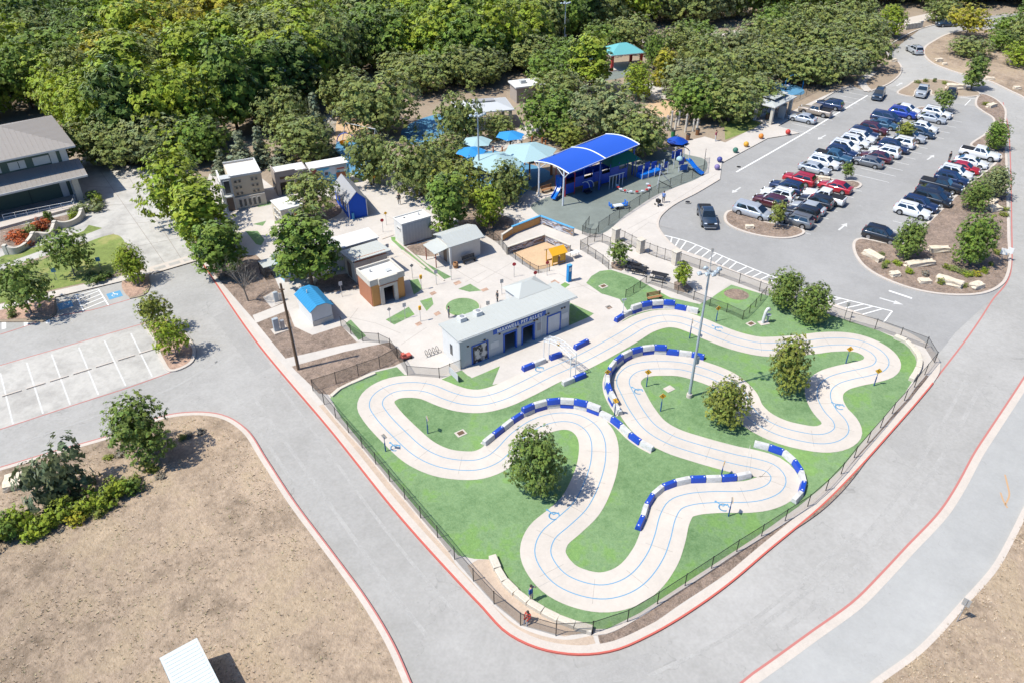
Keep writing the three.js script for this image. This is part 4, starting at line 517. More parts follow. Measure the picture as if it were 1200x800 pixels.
const KIND = {
  sedan: carKind({ L: 4.7, W: 1.82, belt: .95, roof: 1.44, xs: [-1.95, -1.05, .35, 1.15], wheelX: [-1.38, 1.4], wr: .33, body: [[-2.35, .74, .4, .8], [-2.28, .84, .3, .93], [-1.9, .9, .24, .98], [-.8, .91, .22, .97], [.9, .91, .22, .95], [1.3, .9, .22, .92], [2.0, .86, .24, .8], [2.25, .78, .3, .7], [2.34, .66, .36, .6]] }),
  suv: carKind({ L: 4.65, W: 1.88, belt: 1.1, roof: 1.68, xs: [-2.2, -1.88, .35, 1.12], wheelX: [-1.35, 1.38], wr: .37, rails: true, body: [[-2.32, .8, .42, 1.0], [-2.26, .89, .34, 1.1], [-1.9, .94, .28, 1.13], [-.5, .94, .26, 1.11], [.95, .94, .26, 1.09], [1.3, .93, .27, 1.06], [2.0, .9, .3, .97], [2.24, .82, .34, .88], [2.33, .7, .42, .74]] }),
  van: carKind({ L: 5.1, W: 1.98, belt: 1.08, roof: 1.74, xs: [-2.42, -2.2, .75, 1.75], wheelX: [-1.5, 1.55], wr: .35, body: [[-2.54, .86, .4, 1.0], [-2.48, .94, .32, 1.08], [-2, .98, .26, 1.1], [0, .99, .24, 1.09], [1.5, .98, .24, 1.07], [1.9, .95, .26, 1.0], [2.35, .88, .3, .85], [2.52, .74, .36, .7]] }),
  pickup: carKind({ L: 5.7, W: 1.98, belt: 1.15, roof: 1.82, xs: [-.95, -.75, .6, 1.25], wheelX: [-1.75, 1.75], wr: .4, bed: true, body: [[-2.86, .88, .5, 1.12], [-2.8, .96, .42, 1.18], [-2, .99, .38, 1.18], [-.9, .99, .36, 1.18], [1.0, .99, .36, 1.16], [1.45, .98, .36, 1.14], [2.4, .96, .38, 1.08], [2.72, .9, .42, 1.0], [2.82, .8, .48, .86]] }),
};
const CARWORD = { sedan: 'sedan', suv: 'sport utility vehicle', van: 'minivan', pickup: 'pickup truck' };
function car(k, c, [x, z], turn, colourWord, where, y = Y_ROAD + .008) {
  const q = KIND[k], body = paintOf(c), t = thing(k === 'pickup' ? 'pickup_truck' : k === 'van' ? 'minivan' : k === 'suv' ? 'parked_suv' : 'parked_sedan', `${colourWord} ${CARWORD[k]} ${where}`, k === 'pickup' ? 'truck' : 'car', [x, y, z], turn, 'vehicles in the car park');
  const b = part('body', q.bodyG, body, t); part('wheel_arches', q.arches, trimBlack, b);
  part('windshield', q.wind, carGlass, t); part('rear_window', q.back, carGlass, t); for (const s of q.sides) part('side_window', s, carGlass, t);
  for (const wx of q.wheelX) for (const s of [-1, 1]) { const w = new THREE.Group(); w.name = 'wheel'; w.position.set(wx, q.wr, s * (q.hw - .105)); t.add(w); part('tyre', q.tyreG, M.tyre, w); part('rim', q.rimG, rimMat, w); }
  q.parts ||= { h: [q.head(-1), q.head(1)], t: [q.tail(-1), q.tail(1)], m: [q.mirror(-1), q.mirror(1)], bed: q.bed && box(1.75, .02, 1.62, -1.83, 1.19, 0), rails: q.rails && [-1, 1].map(s => bar([q.x1 + .25, q.roof + .05, s * q.hr * .86], [q.x2 - .25, q.roof + .05, s * q.hr * .86], .025)) };
  for (const g of q.parts.h) part('headlight', g, lampClear, t); for (const g of q.parts.t) part('tail_light', g, lampRed, t); for (const g of q.parts.m) part('mirror', g, body, t);
  part('grille', q.grille, trimBlack, t); part('bumper', q.bumper, k === 'pickup' ? rimMat : body, t); part('licence_plate', q.plate, plateMat, t);
  if (q.parts.bed) part('cargo_bed', q.parts.bed, trimBlack, t); if (q.parts.rails) for (const g of q.parts.rails) part('roof_rail', g, trimBlack, t);
  return t;
}
const PC = { white: [.68, .68, .67], silver: [.36, .38, .40], grey: [.12, .125, .13], navy: [.012, .026, .075], black: [.016, .018, .022], blue: [.012, .04, .28], teal: [.03, .085, .14], maroon: [.07, .012, .018], red: [.36, .012, .02], tan: [.30, .25, .20], dark: [.02, .04, .07] };
const RT = -AISLE, LF = Math.PI - AISLE; // nose towards the far kerb, nose towards the drop-off lane
const A1 = 'in the double row, half moon island end', A2 = 'in the double row beyond the red cars', A3 = 'in the double row past the middle island', B1 = 'in the row along the planted strip', C1 = 'in the short bays by the pavilion';
for (const [k, c, p, d, w] of [
  ['van', 'silver', [32.41,-97.78], RT, A1], ['suv', 'maroon', [35.63,-100.82], LF, A1], ['suv', 'white', [37.33,-103.16], LF, A1], ['suv', 'navy', [39.22,-105.59], LF, A1], ['suv', 'red', [41.88,-108.4], LF, 'next to the middle island'],
  ['sedan', 'silver', [45.37,-112.43], RT, A2], ['suv', 'white', [47.46,-114.54], RT, A2], ['pickup', 'teal', [49.6,-116.71], RT, A2], ['suv', 'navy', [51.56,-118.59], RT, A2], ['suv', 'white', [52.88,-120.88], RT, A2], ['suv', 'white', [55.13,-123.05], RT, A2], ['suv', 'white', [56.76,-124.91], RT, A2], ['suv', 'navy', [57.93,-126.62], RT, A2],
  ['suv', 'maroon', [60.28,-128.76], RT, A3], ['sedan', 'teal', [62.9,-131.17], RT, A3], ['van', 'navy', [64.45,-134.06], RT, A3], ['suv', 'blue', [68.27,-136.63], RT, A3], ['sedan', 'white', [69.91,-138.82], RT, A3],
  ['suv', 'grey', [37.44,-95.24], LF, A1], ['suv', 'black', [38.94,-97.27], LF, A1], ['sedan', 'silver', [40.3,-99.09], LF, A1], ['suv', 'black', [41.89,-100.82], LF, A1], ['pickup', 'white', [43.55,-102.33], LF, A1], ['sedan', 'red', [46.28,-105.88], LF, 'at the end of the middle island'],
  ['sedan', 'grey', [54.27,-115.03], LF, A2], ['sedan', 'maroon', [56.33,-117.05], LF, A2], ['suv', 'white', [58.37,-118.94], LF, A2], ['suv', 'navy', [60.47,-120.88], RT, A2], ['suv', 'white', [62.21,-122.87], LF, A2],
  ['suv', 'silver', [64.98,-125.29], RT, A3], ['sedan', 'dark', [67.4,-127.39], RT, A3], ['sedan', 'white', [69.04,-129.96], RT, A3], ['sedan', 'silver', [72.34,-134.27], RT, A3], ['suv', 'white', [74.25,-136.63], RT, A3],
  ['suv', 'white', [54.03,-97.91], RT, B1], ['suv', 'navy', [55.89,-99.88], RT, B1], ['van', 'black', [58.35,-101.78], RT, B1], ['sedan', 'black', [59.55,-104.01], RT, B1], ['pickup', 'black', [61.59,-106.17], RT, B1], ['suv', 'navy', [64.06,-108.4], RT, B1], ['suv', 'white', [65.73,-110.7], RT, B1], ['sedan', 'red', [67.82,-112.75], RT, B1], ['sedan', 'white', [69.98,-114.87], RT, B1], ['pickup', 'white', [72.82,-118.07], RT, B1], ['suv', 'black', [47.22,-90.92], RT, 'alone beside the planted island tree'],
  ['sedan', 'silver', [50.09,-134.27], LF, C1], ['pickup', 'tan', [53.37,-137.72], LF, C1], ['suv', 'navy', [57.03,-141.08], LF, C1],
]) car(k, PC[c], p, d + (R0() - .5) * .05, c, 'parked ' + w);
car('pickup', PC.dark, [25.99,-96.25], -92 * D2R, 'dark', 'driving round the paved turnaround');
car('suv', PC.dark, [67.89,-146.74], 180 * D2R + 60 * D2R, 'dark', 'driving into the car park past the pavilion bays');
car('pickup', PC.silver, [76.79,-148.7], 180 * D2R + 60 * D2R, 'silver', 'parked at the grassy island by the limestone block');
car('sedan', PC.black, [81.78,-147.71], 180 * D2R + 60 * D2R, 'black', 'parked half hidden beside the limestone block');
car('suv', PC.silver, [86.97,-176.84], 95 * D2R, 'silver', 'driving away up the entrance road');
car('suv', PC.dark, [103.95,-199.61], -170 * D2R, 'dark', 'arriving on the entrance road by the stone gateway wall');


// ---------------------------------------------------------------- fences
const linkMat = new THREE.MeshStandardMaterial({ roughness: .7, transparent: true, opacity: .3, side: THREE.DoubleSide }); linkMat.color.setRGB(.012, .016, .015); // fine black mesh, too small to tell its wires apart
function fence(pts, h, label, { step = 2.6, wire = true, r = .035, name = 'chain_link_fence', y = Y_SLAB } = {}) {
  const c = pts[0], t = thing(name, label, 'fence', [c[0], y, c[1]]), loc = pts.map(p => [p[0] - c[0], p[1] - c[1]]), ps = along(loc, step);
  const pg = fence.pg[h] || (fence.pg[h] = merge(cyl(r, r, h + .04, 0, 0, 0, 8), new THREE.SphereGeometry(r * 1.35, 8, 6).translate(0, h + .05, 0)));
  for (const p of ps) part('post', pg, M.black, t).position.set(p[0], 0, p[1]);
  const rails = []; for (let i = 1; i < ps.length; i++) { rails.push(bar([ps[i - 1][0], h - .02, ps[i - 1][1]], [ps[i][0], h - .02, ps[i][1]], .024, 6)); if (!wire) rails.push(bar([ps[i - 1][0], .12, ps[i - 1][1]], [ps[i][0], .12, ps[i][1]], .024, 6)); }
  part('rail', merge(rails), M.black, t);
  if (wire) part('wire_mesh', skirt(ps, .04, h - .03, false), linkMat, t);
  else { const pk = []; for (let i = 1; i < ps.length; i++) { const n = Math.round(dist(ps[i - 1], ps[i]) / .16); for (let k = 1; k < n; k++) { const q = lerp2(ps[i - 1], ps[i], k / n); pk.push(box(.018, h - .1, .018, q[0], .06, q[1])); } } part('pickets', merge(pk), M.black, t); }
  return t;
}
fence.pg = {};
fence([[-19.13,-59.87],[-15.55,-54.91],[-12.93,-51.52],[-11.27,-49.2],[-9.78,-47.09],[-8.14,-44.91],[-6.42,-42.49],[-4.74,-40.38],[-4.09,-39.17],[-3.01,-37.84],[-1.28,-35.62]], 1.35, 'black chain link fence along the street side of the track turf');
fence([[-1.28,-35.62],[0.65,-33.8],[3.56,-32.86],[5.52,-33.19]], 1.35, 'black chain link fence bent round the limestone edging at the corner');
fence([[5.52,-33.19],[6.59,-33.32],[9.06,-34.69],[11.5,-36.42],[13.92,-38.07],[16.46,-39.89],[18.95,-41.55],[23.86,-44.91]], 1.35, 'black chain link fence along the red kerb below the bottom bend');
fence([[23.86,-44.91],[26.16,-46.9],[28.01,-48.79],[29.79,-50.77],[31.58,-52.62],[33.45,-54.56],[35.33,-56.59],[37.32,-58.58],[39.02,-60.53],[40.81,-62.43],[42.75,-64.55],[42.72,-66.92]], 1.35, 'black chain link fence curving past the right hand track bends');
fence([[42.72,-66.92],[40.63,-68.77],[38.49,-70.52],[36.11,-71.84],[32.34,-74.75],[28.96,-77.45],[25.9,-80.3],[22,-83.49],[20.47,-84.74]], 1.3, 'black chain link fence between turf and hatched crossing');
fence([[25.08,-72.17],[26.65,-74.05],[28.91,-77.27]], 1.1, 'short dark fence of the gravel ring lawn, street end', { step: 1.6 });
fence([[25.08,-72.17],[23.4,-73.88],[21.76,-75.1],[19.69,-76.9],[17.53,-78.57],[15.65,-79.91]], 1.1, 'low dark fence between picnic terrace and turf', { step: 2 });
fence([[-19.13,-59.87],[-17.63,-60.67],[-15.76,-61.88],[-13.84,-63.13],[-12.03,-64.26],[-11.62,-65.13]], 1.35, 'dark chain link fence at the edge of the gravel strip', { step: 2.2 });
fence([[-11.62,-65.13],[-10.44,-62.29],[-8.76,-62.29],[-7.13,-61.88]], 1.2, 'dark chain link fence closing the pit yard');
fence([[-11.62,-65.13],[-13.2,-67.99],[-14.92,-67.52],[-16.65,-68.92],[-18.34,-70.85]], 1.2, 'dark chain link fence stepping round the gravel beside the lawn strip', { step: 2 });
fence([[-7.13,-61.88],[-5.1,-63.27]], 1.2, 'short fence panel with a grey banner beside the pit building', { step: 1.6 });
fence([[11.19,-92.57],[15.63,-98.3],[20.74,-104.58],[24.93,-108.4],[28.52,-111.48]], 1.5, 'tall dark fence between playground and sidewalk', { step: 2.5 });
fence([[28.52,-111.48],[29.95,-117.39]], 1.5, 'short end of the tall playground fence', { step: 2 });
fence([[11.19,-92.57],[10.58,-90.69],[9.05,-92.09],[10.14,-94.75]], 1.2, 'dark fence round the small gate yard', { step: 1.4 });
fence([[8.55,-88.19],[10.89,-90.46],[12.36,-88.86]], 1.2, 'dark fence panel beside the stone gate pillars', { step: 1.4 });
fence([[8.54,-87.97],[9.98,-86.01],[11.16,-84.11],[11.58,-83.08]], 1.2, 'dark fence leading to the young tree at the gate', { step: 1.5 });
fence([[-0.42,-86.66],[1.04,-84.53],[2.95,-82.07],[4.49,-82.68]], .95, 'low dark fence round the sand pit', { step: 1.6 });
fence([[-3.19,-91.62],[-1.73,-89.54],[-0.63,-86.66]], 1.2, 'dark fence beside the sand pit mural wall', { step: 1.5 });
fence([[12.88,-76.72],[14.21,-78.01],[15.65,-79.91]], 1, 'short fence stub crossing the turf beside the orange bench', { step: 1.6 });
fence([[13.16,-85.37],[14.88,-83.29],[15.94,-82.07]], 1.0, 'thin dark rail behind the picnic tables', { step: 1.8, wire: false, name: 'picket_fence' });
fence([[13.45,-90.92],[14.59,-89.54],[15.8,-87.97]], 1.5, 'black picket gate between two limestone pillars', { step: 1.2, wire: false, name: 'picket_gate' });
fence([[16.16,-87.53],[17.85,-86.01],[19.53,-84.74]], 1.5, 'black picket gate leading to the turnaround crossing', { step: 1.2, wire: false, name: 'picket_gate' });
fence([[51.39,-143.86],[55.99,-148.7],[61.85,-154.35],[67.03,-159.79],[71.57,-164.37]], 1.3, 'dark fence behind the pavilion bays', { step: 2.4 });
for (const [p, l] of [[[13.15,-90.23], 'limestone gate pillar beside the young round tree'], [[15.92,-87.31], 'limestone gate pillar between the two picket gates'], [[19.77,-84.32], 'limestone gate pillar at the crossing end']]) { const t = thing('gate_pillar', l, 'pillar', [p[0], Y_SLAB, p[1]], 34 * D2R, 'limestone gate pillars'); part('shaft', rbox(.75, 1.75, .75, .03), mats().stone, t); part('cap', rbox(.9, .14, .9, .03, 0, 1.75, 0), mats().stone, t); }
function mats() { return mats.c || (mats.c = { stone: mottled(3, 127, [.50, .45, .37], .35, { second: [.40, .35, .28], thr: .2, n: 256 }) }); }

// ---------------------------------------------------------------- plastic race barriers
const barrierG = (() => { const s = new THREE.Shape(); s.moveTo(-.24, 0); s.lineTo(.24, 0); s.lineTo(.21, .16); s.lineTo(.15, .42); s.lineTo(-.15, .42); s.lineTo(-.21, .16); s.closePath(); const g = new THREE.ExtrudeGeometry(s, { depth: 1.16, bevelEnabled: true, bevelSize: .03, bevelThickness: .05, bevelSegments: 2, steps: 1 }); g.rotateY(Math.PI / 2); g.translate(-.58, .03, 0); return toCreasedNormals(plain(g), .6); })();
const knobG = cyl(.06, .06, .05, 0, .44, 0, 10);
const knobWhite = col(.62, .63, .64, .5);
function barriers(pts, startBlue, where, y = Y_SLAB + .03, from = 0, to = 1) {
  const ps = along(pts, 1.32), n = ps.length - 1;
  for (let i = 0; i < n; i++) { if (i / n < from - .001 || (i + 1) / n > to + .001) continue;
    const a = ps[i], b = ps[i + 1], blue = (i + (startBlue ? 0 : 1)) % 2 === 0, t = thing('race_barrier', `${blue ? 'blue' : 'white'} plastic race barrier ${where}`, 'barrier', [(a[0] + b[0]) / 2, y, (a[1] + b[1]) / 2], headingOf(a, b), `${blue ? 'blue' : 'white'} barriers ${where}`);
    t.scale.x = dist(a, b) / 1.3; part('block', barrierG, blue ? M.blue : M.barrierWhite, t); for (const s of [-1, 1]) part('bolt_cap', knobG, knobWhite, t).position.x = s * .5; }
}
const bA = S([[11.18,-71.67],[12.75,-73.19],[14.38,-74.14],[15.77,-74.57],[17.2,-74.66],[18.66,-74.31],[20.51,-73.53]], false, .3), bB = S([[19.48,-64.98],[18.27,-65.5],[17.18,-65.72],[16,-65.94],[14.71,-66.09],[13.36,-65.87],[11.98,-65.28],[10.93,-64.41],[10.14,-63.41],[9.5,-62.16],[9.19,-60.67],[9.22,-59.35],[9.49,-57.95],[10.02,-56.22]], false, .3), bC = S([[-2.49,-52.18],[-1.68,-53.19],[-0.77,-54.27],[0.23,-55.44],[1.42,-56.47],[2.79,-57.2],[4,-57.51],[5.36,-57.51],[6.38,-57.26],[7.39,-56.83],[8.28,-56.22],[9.37,-55.27],[9.9,-54.45],[10.66,-53.13],[11.45,-52.18],[12.32,-51.42]], false, .3);
barriers(bA, true, 'in the lower tier at the bench bend'); barriers(bA, false, 'in the upper tier at the bench bend', Y_SLAB + .49, .2, .78);
barriers(bB, true, 'in the lower tier round the floodlight hairpin'); barriers(bB, false, 'in the upper tier round the floodlight hairpin', Y_SLAB + .49, .18, .93);
barriers(bC, false, 'in the lower tier of the long arc below the gantry'); barriers(bC, true, 'in the upper tier of the long arc below the gantry', Y_SLAB + .49, .22, .68);
barriers(S([[21.32,-52.18],[22.28,-51.8],[23.58,-51.09],[24.12,-50.13],[24.42,-48.89],[24.32,-47.59],[23.93,-46.51],[22.8,-45.28]], false, .3), false, 'round the end of the right hairpin');
barriers(S([[20.09,-48.38],[18.79,-48.03],[17.39,-47.88],[16.09,-47.83],[14.87,-47.78],[14.04,-47.54],[12.76,-47.09],[11.86,-46.32],[11.2,-45.56],[10.66,-44.45],[10.27,-43.28],[9.81,-42.4]], false, .3), false, 'along the inner arc above the lower bend');
barriers([[1.02,-62.99],[3.36,-64.55]], true, 'beside the pit lane entry under the gantry'); barriers([[3.8,-64.84],[5.05,-65.57]], true, 'at the far foot of the gantry'); barriers([[6.42,-66.61],[7.93,-67.83]], true, 'along the pit lane past the gantry'); barriers([[4.88,-60.67],[7.23,-62.16]], false, 'at the near foot of the gantry');
for (const p of [[...bA], [...bB], [...bC]]) struct('barrier_footing', strip(p, -.42, .42, Y_SLAB, Y_SLAB + .032), M.kerb);

// ---------------------------------------------------------------- warning signs on blue posts
const signPlate = (() => { const s = new THREE.Shape(); const r = .33; s.moveTo(0, -r); s.lineTo(r, 0); s.lineTo(0, r); s.lineTo(-r, 0); const g = new THREE.ExtrudeGeometry(s, { depth: .02, bevelEnabled: false }); g.translate(0, 0, -.01); return g; })();
const signArrow = (() => { const s = new THREE.Shape(); s.moveTo(-.03, -.15); s.lineTo(.03, -.15); s.lineTo(.03, .0); s.lineTo(-.06, .08); s.lineTo(-.03, .11); s.lineTo(-.14, .13); s.lineTo(-.13, .02); s.lineTo(-.1, .05); s.lineTo(-.03, -.02); s.closePath(); const g = new THREE.ExtrudeGeometry(s, { depth: .006, bevelEnabled: false }); g.translate(0.03, 0, .012); return g; })();
const postBlue = col(.004, .06, .20, .45), signBack = col(.30, .28, .25, .6);
function warn(p, h, turn, label) {
  const t = thing('warning_sign', label, 'sign', [p[0], Y_SLAB + .012, p[1]], turn, 'yellow diamond signs round the track');
  part('post', merge(cyl(.03, .03, h - .25), cyl(.055, .055, (h - .5) * .72)), postBlue, t); const pl = part('sign_plate', signPlate, M.yellow, t); pl.position.set(0, h - .2, .045); part('sign_back', signPlate, signBack, pl).position.z = -.022; part('arrow_symbol', signArrow, M.black, pl);
}
for (const [p, h, turn, l] of [[[13.02,-60.53], 2.0, -.1, 'yellow diamond arrow sign inside the floodlight hairpin'], [[13.82,-56.83], 2.05, .1, 'yellow diamond sign beside the white floor hatch'], [[9.47,-56.22], 2.0, -.6, 'yellow diamond sign where two barrier arcs meet'], [[9.24,-61.2], 1.5, .2, 'yellow diamond arrow sign behind the hairpin barrier'], [[22.13,-71.84], 1.9, .3, 'yellow diamond sign near the low dark fence'], [[18.67,-68.61], 2.4, 1.5, 'diamond sign seen edge on beside the upper track'], [[33.6,-64.26], 2.0, -.15, 'yellow diamond arrow sign inside the far right bend'], [[35.1,-60.67], 2.0, -.2, 'yellow diamond arrow sign outside the far right bend'], [[17.64,-48.38], 1.7, 1.1, 'yellow diamond sign behind the inner arc barriers'], [[17.26,-43.91], 2.0, 1.5, 'diamond sign seen edge on above the lower bend'], [[-7.56,-53.75], 1.95, 2.0, 'diamond sign turned away on turf beside a drain'], [[-11.05,-51.42], 1.9, 2.6, 'grey backed diamond sign outside the left bend']]) warn(p, h, turn, l);

// ---------------------------------------------------------------- gantry over the start straight
{ const c = [4.51,-63.41], t = thing('start_gantry', 'white lattice gantry spanning the start straight', 'gantry', [c[0], Y_SLAB + .03, c[1]]), a = [3.19,-64.55], b = [3.72,-64.98], d = [6.22,-62.16], e = [5.69,-61.68], q = [a, b, d, e].map(p => [p[0] - c[0], p[1] - c[1]]), H1 = 2.45, white = col(.62, .63, .63, .45, .1), gs = [];
  const at = (i, y) => [q[i][0], y, q[i][1]];
  for (let i = 0; i < 4; i++) part('leg', bar(at(i, 0), at(i, H1 + .35), .045), white, t);
  const N2 = 8; const arch = (i, j, o) => { const pts = []; for (let k = 0; k <= N2; k++) { const f = k / N2, p = lerp2(q[i], q[j], f); pts.push([p[0], H1 + o + .45 * Math.sin(Math.PI * f), p[1]]); } return pts; };
  const rows = [arch(0, 3, 0), arch(1, 2, 0), arch(0, 3, .35), arch(1, 2, .35)];
  for (const r of rows) for (let k = 0; k < N2; k++) gs.push(bar(r[k], r[k + 1], .028));
  for (let k = 0; k < N2; k++) { gs.push(bar(rows[0][k], rows[2][k + 1], .016), bar(rows[1][k], rows[3][k + 1], .016), bar(rows[2][k], rows[3][k + 1], .016), bar(rows[0][k], rows[1][k + 1], .016), bar(rows[0][k], rows[2][k], .016), bar(rows[1][k], rows[3][k], .016), bar(rows[2][k], rows[3][k], .016)); }
  part('lattice', merge(gs), white, t); const m = rows[2][4]; part('signal_box', rbox(.3, .42, .16, .03, m[0] + .1, m[1] - .55, m[2] - .3), M.yellow, t); }

// ---------------------------------------------------------------- floodlight poles
function flood(p, h, label, heads = 6) {
  const t = thing('floodlight_pole', label, 'light pole', [p[0], Y_SLAB, p[1]], .4, 'tall floodlight poles'); const m = M.galv;
  part('base', cyl(.3, .27, .4), M.kerb, t); part('pole', merge(cyl(.15, .08, h, 0, 0, 0, 12), cyl(.02, .01, 1.3, 0, h, 0, 6)), m, t); part('crossarm', merge(bar([-1, h - .3, 0], [1, h - .3, 0], .05), bar([0, h - .3, -.6], [0, h - .3, .6], .05)), m, t); part('control_box', rbox(.35, .8, .3, .03, .22, h * .28, 0), m, t);
  for (const [x, z, a] of [[-1, 0, .5], [-.45, .35, .5], [.45, .35, .5], [1, 0, .5], [0, -.6, -.5], [0, .6, .6]].slice(0, heads)) { const g = part('lamp_head', merge(rbox(.42, .16, .36, .05, 0, -.1, 0), cyl(.2, .12, .12, 0, .04, 0, 8)), m, t); g.position.set(x, h - .18, z); g.rotation.x = a; part('lens', box(.34, .012, .28, 0, -.12, 0), lampClear, g); }
}
flood([16.87,-58.97], 13.9, 'tall grey floodlight pole on the turf inside the hairpin');
flood([-4.65,-105.73], 11.21, 'tall grey floodlight pole among the playground oaks');
flood([-38.45,-134.91], 8.6, 'tall grey floodlight pole in front of the wood', 3);
flood([11.26,-176.84], 10.25, 'tall grey floodlight pole rising from the far wood');
{ const p = [-21.27,-63.27], t = thing('utility_pole', 'leaning brown wooden utility pole on the gravel strip', 'pole', [p[0], Y_SLAB, p[1]]); part('shaft', bar([0, 0, 0], [-.15, 9.9, 0], .17, 10, .11), M.brown, t); part('crosspiece', box(.5, .08, .1, -.1, 9.3, .1), M.brown, t); part('cable_riser', bar([.16, 0, .06], [.06, 6, .06], .03), M.steel, t); }


// ---------------------------------------------------------------- buildings
const VA = 34.3 * D2R;
const font = await new FontLoader().loadAsync('fonts/droid/droid_sans_bold.typeface.json');
function text(s, size, depth = .02) { const g = new TextGeometry(s, { font, size, depth, curveSegments: 3, bevelEnabled: false }); g.computeBoundingBox(); g.translate(-(g.boundingBox.max.x + g.boundingBox.min.x) / 2, 0, 0); return g; }
const wallMat = (shift, c, amp = .16, second) => mottled(4.7, shift, c, amp, { second, thr: .25, rough: .9, n: 256 });
const W = {
  white: wallMat(33, [.53, .52, .49]), grey: wallMat(77, [.40, .41, .40]), cream: wallMat(91, [.50, .42, .31]), stone: mottled(3, 97, [.50, .46, .39], .4, { second: [.41, .37, .31], thr: .15, n: 256 }), brick: wallMat(121, [.33, .135, .07], .3), taupe: wallMat(43, [.30, .255, .22]), brightBlue: wallMat(55, [.008, .07, .42], .1), skyBlue: wallMat(63, [.075, .29, .50], .15), paleBlue: wallMat(88, [.16, .40, .60], .15), green: wallMat(21, [.085, .12, .095], .15), roofWhite: wallMat(13, [.55, .54, .51], .2), tealRoof: wallMat(9, [.37, .38, .355], .1), blueRoof: wallMat(35, [.02, .19, .36], .15), greyRoof: wallMat(49, [.26, .26, .265], .12), brownRoof: wallMat(57, [.25, .225, .20], .12), darkRoof: wallMat(65, [.20, .185, .175], .12), orange: wallMat(81, [.50, .25, .08], .2), 
};
const doorMat = col(.14, .10, .075, .6), frameBlue = col(.006, .08, .38, .5), winGlass = new THREE.MeshStandardMaterial({ roughness: .18 }); winGlass.color.setRGB(.045, .05, .055);
// rectangular opening on a face: 'f' = long front (z = 0), 'l' = left end (x = 0)
function opening(t, face, u, y, w, h, frame, pane, name = 'window', fr = .07, d0 = 0) {
  const bars = merge(box(w + fr * 2, fr, .08, 0, h, 0), box(w + fr * 2, fr, .08, 0, -fr, 0), box(fr, h, .078, -w / 2 - fr / 2, 0, 0), box(fr, h, .078, w / 2 + fr / 2, 0, 0));
  const g = part(name, bars, frame, t); part(name === 'door' ? 'door_leaf' : 'pane', box(w, h, .03, 0, 0, -.005), pane, g);
  if (face === 'f') g.position.set(u, y, .03 + d0); else { g.position.set(-.03 - d0, y, -u); g.rotation.y = -Math.PI / 2; } return g;
}
function shell(w, h, d, th = .12) { return box(w, h, d, w / 2, 0, -d / 2); }
// a thin slab roof through four corners (x, y, z), thickness th downwards
function roofSlab(c, th = .12) { const top = c, bot = c.map(p => [p[0], p[1] - th, p[2]]), pos = [], idx = [], uv = []; const q = (a, b, d, e) => { const k = pos.length / 3; for (const p of [a, b, d, e]) { pos.push(...p); } const l1 = V(...a).distanceTo(V(...b)), l2 = V(...b).distanceTo(V(...d)); uv.push(0, 0, l1, 0, l1, l2, 0, l2); idx.push(k, k + 1, k + 2, k, k + 2, k + 3); };
  q(...top); q(bot[3], bot[2], bot[1], bot[0]); for (let i = 0; i < 4; i++) q(bot[i], bot[(i + 1) % 4], top[(i + 1) % 4], top[i]); return geom(pos, idx, uv); }
function seams(t, c, n, mat, name = 'roof_seam', hgt = .035) { for (let k = 1; k < n; k++) { const f = k / n, a = V(...c[0]).lerp(V(...c[1]), f), b = V(...c[3]).lerp(V(...c[2]), f); const g = bar([a.x, a.y + hgt / 2, a.z], [b.x, b.y + hgt / 2, b.z], hgt, 4); part(name, g, mat, t); } }
function gableWall(w, h, hp, th = .1) { const s = new THREE.Shape(); s.moveTo(0, 0); s.lineTo(w, 0); s.lineTo(w, h); s.lineTo(w / 2, hp); s.lineTo(0, h); const g = new THREE.ExtrudeGeometry(s, { depth: th, bevelEnabled: false }); return g; }
const bld = (name, label, p, turn = VA) => thing(name, label, 'building', [p[0], Y_SLAB, p[1]], turn);

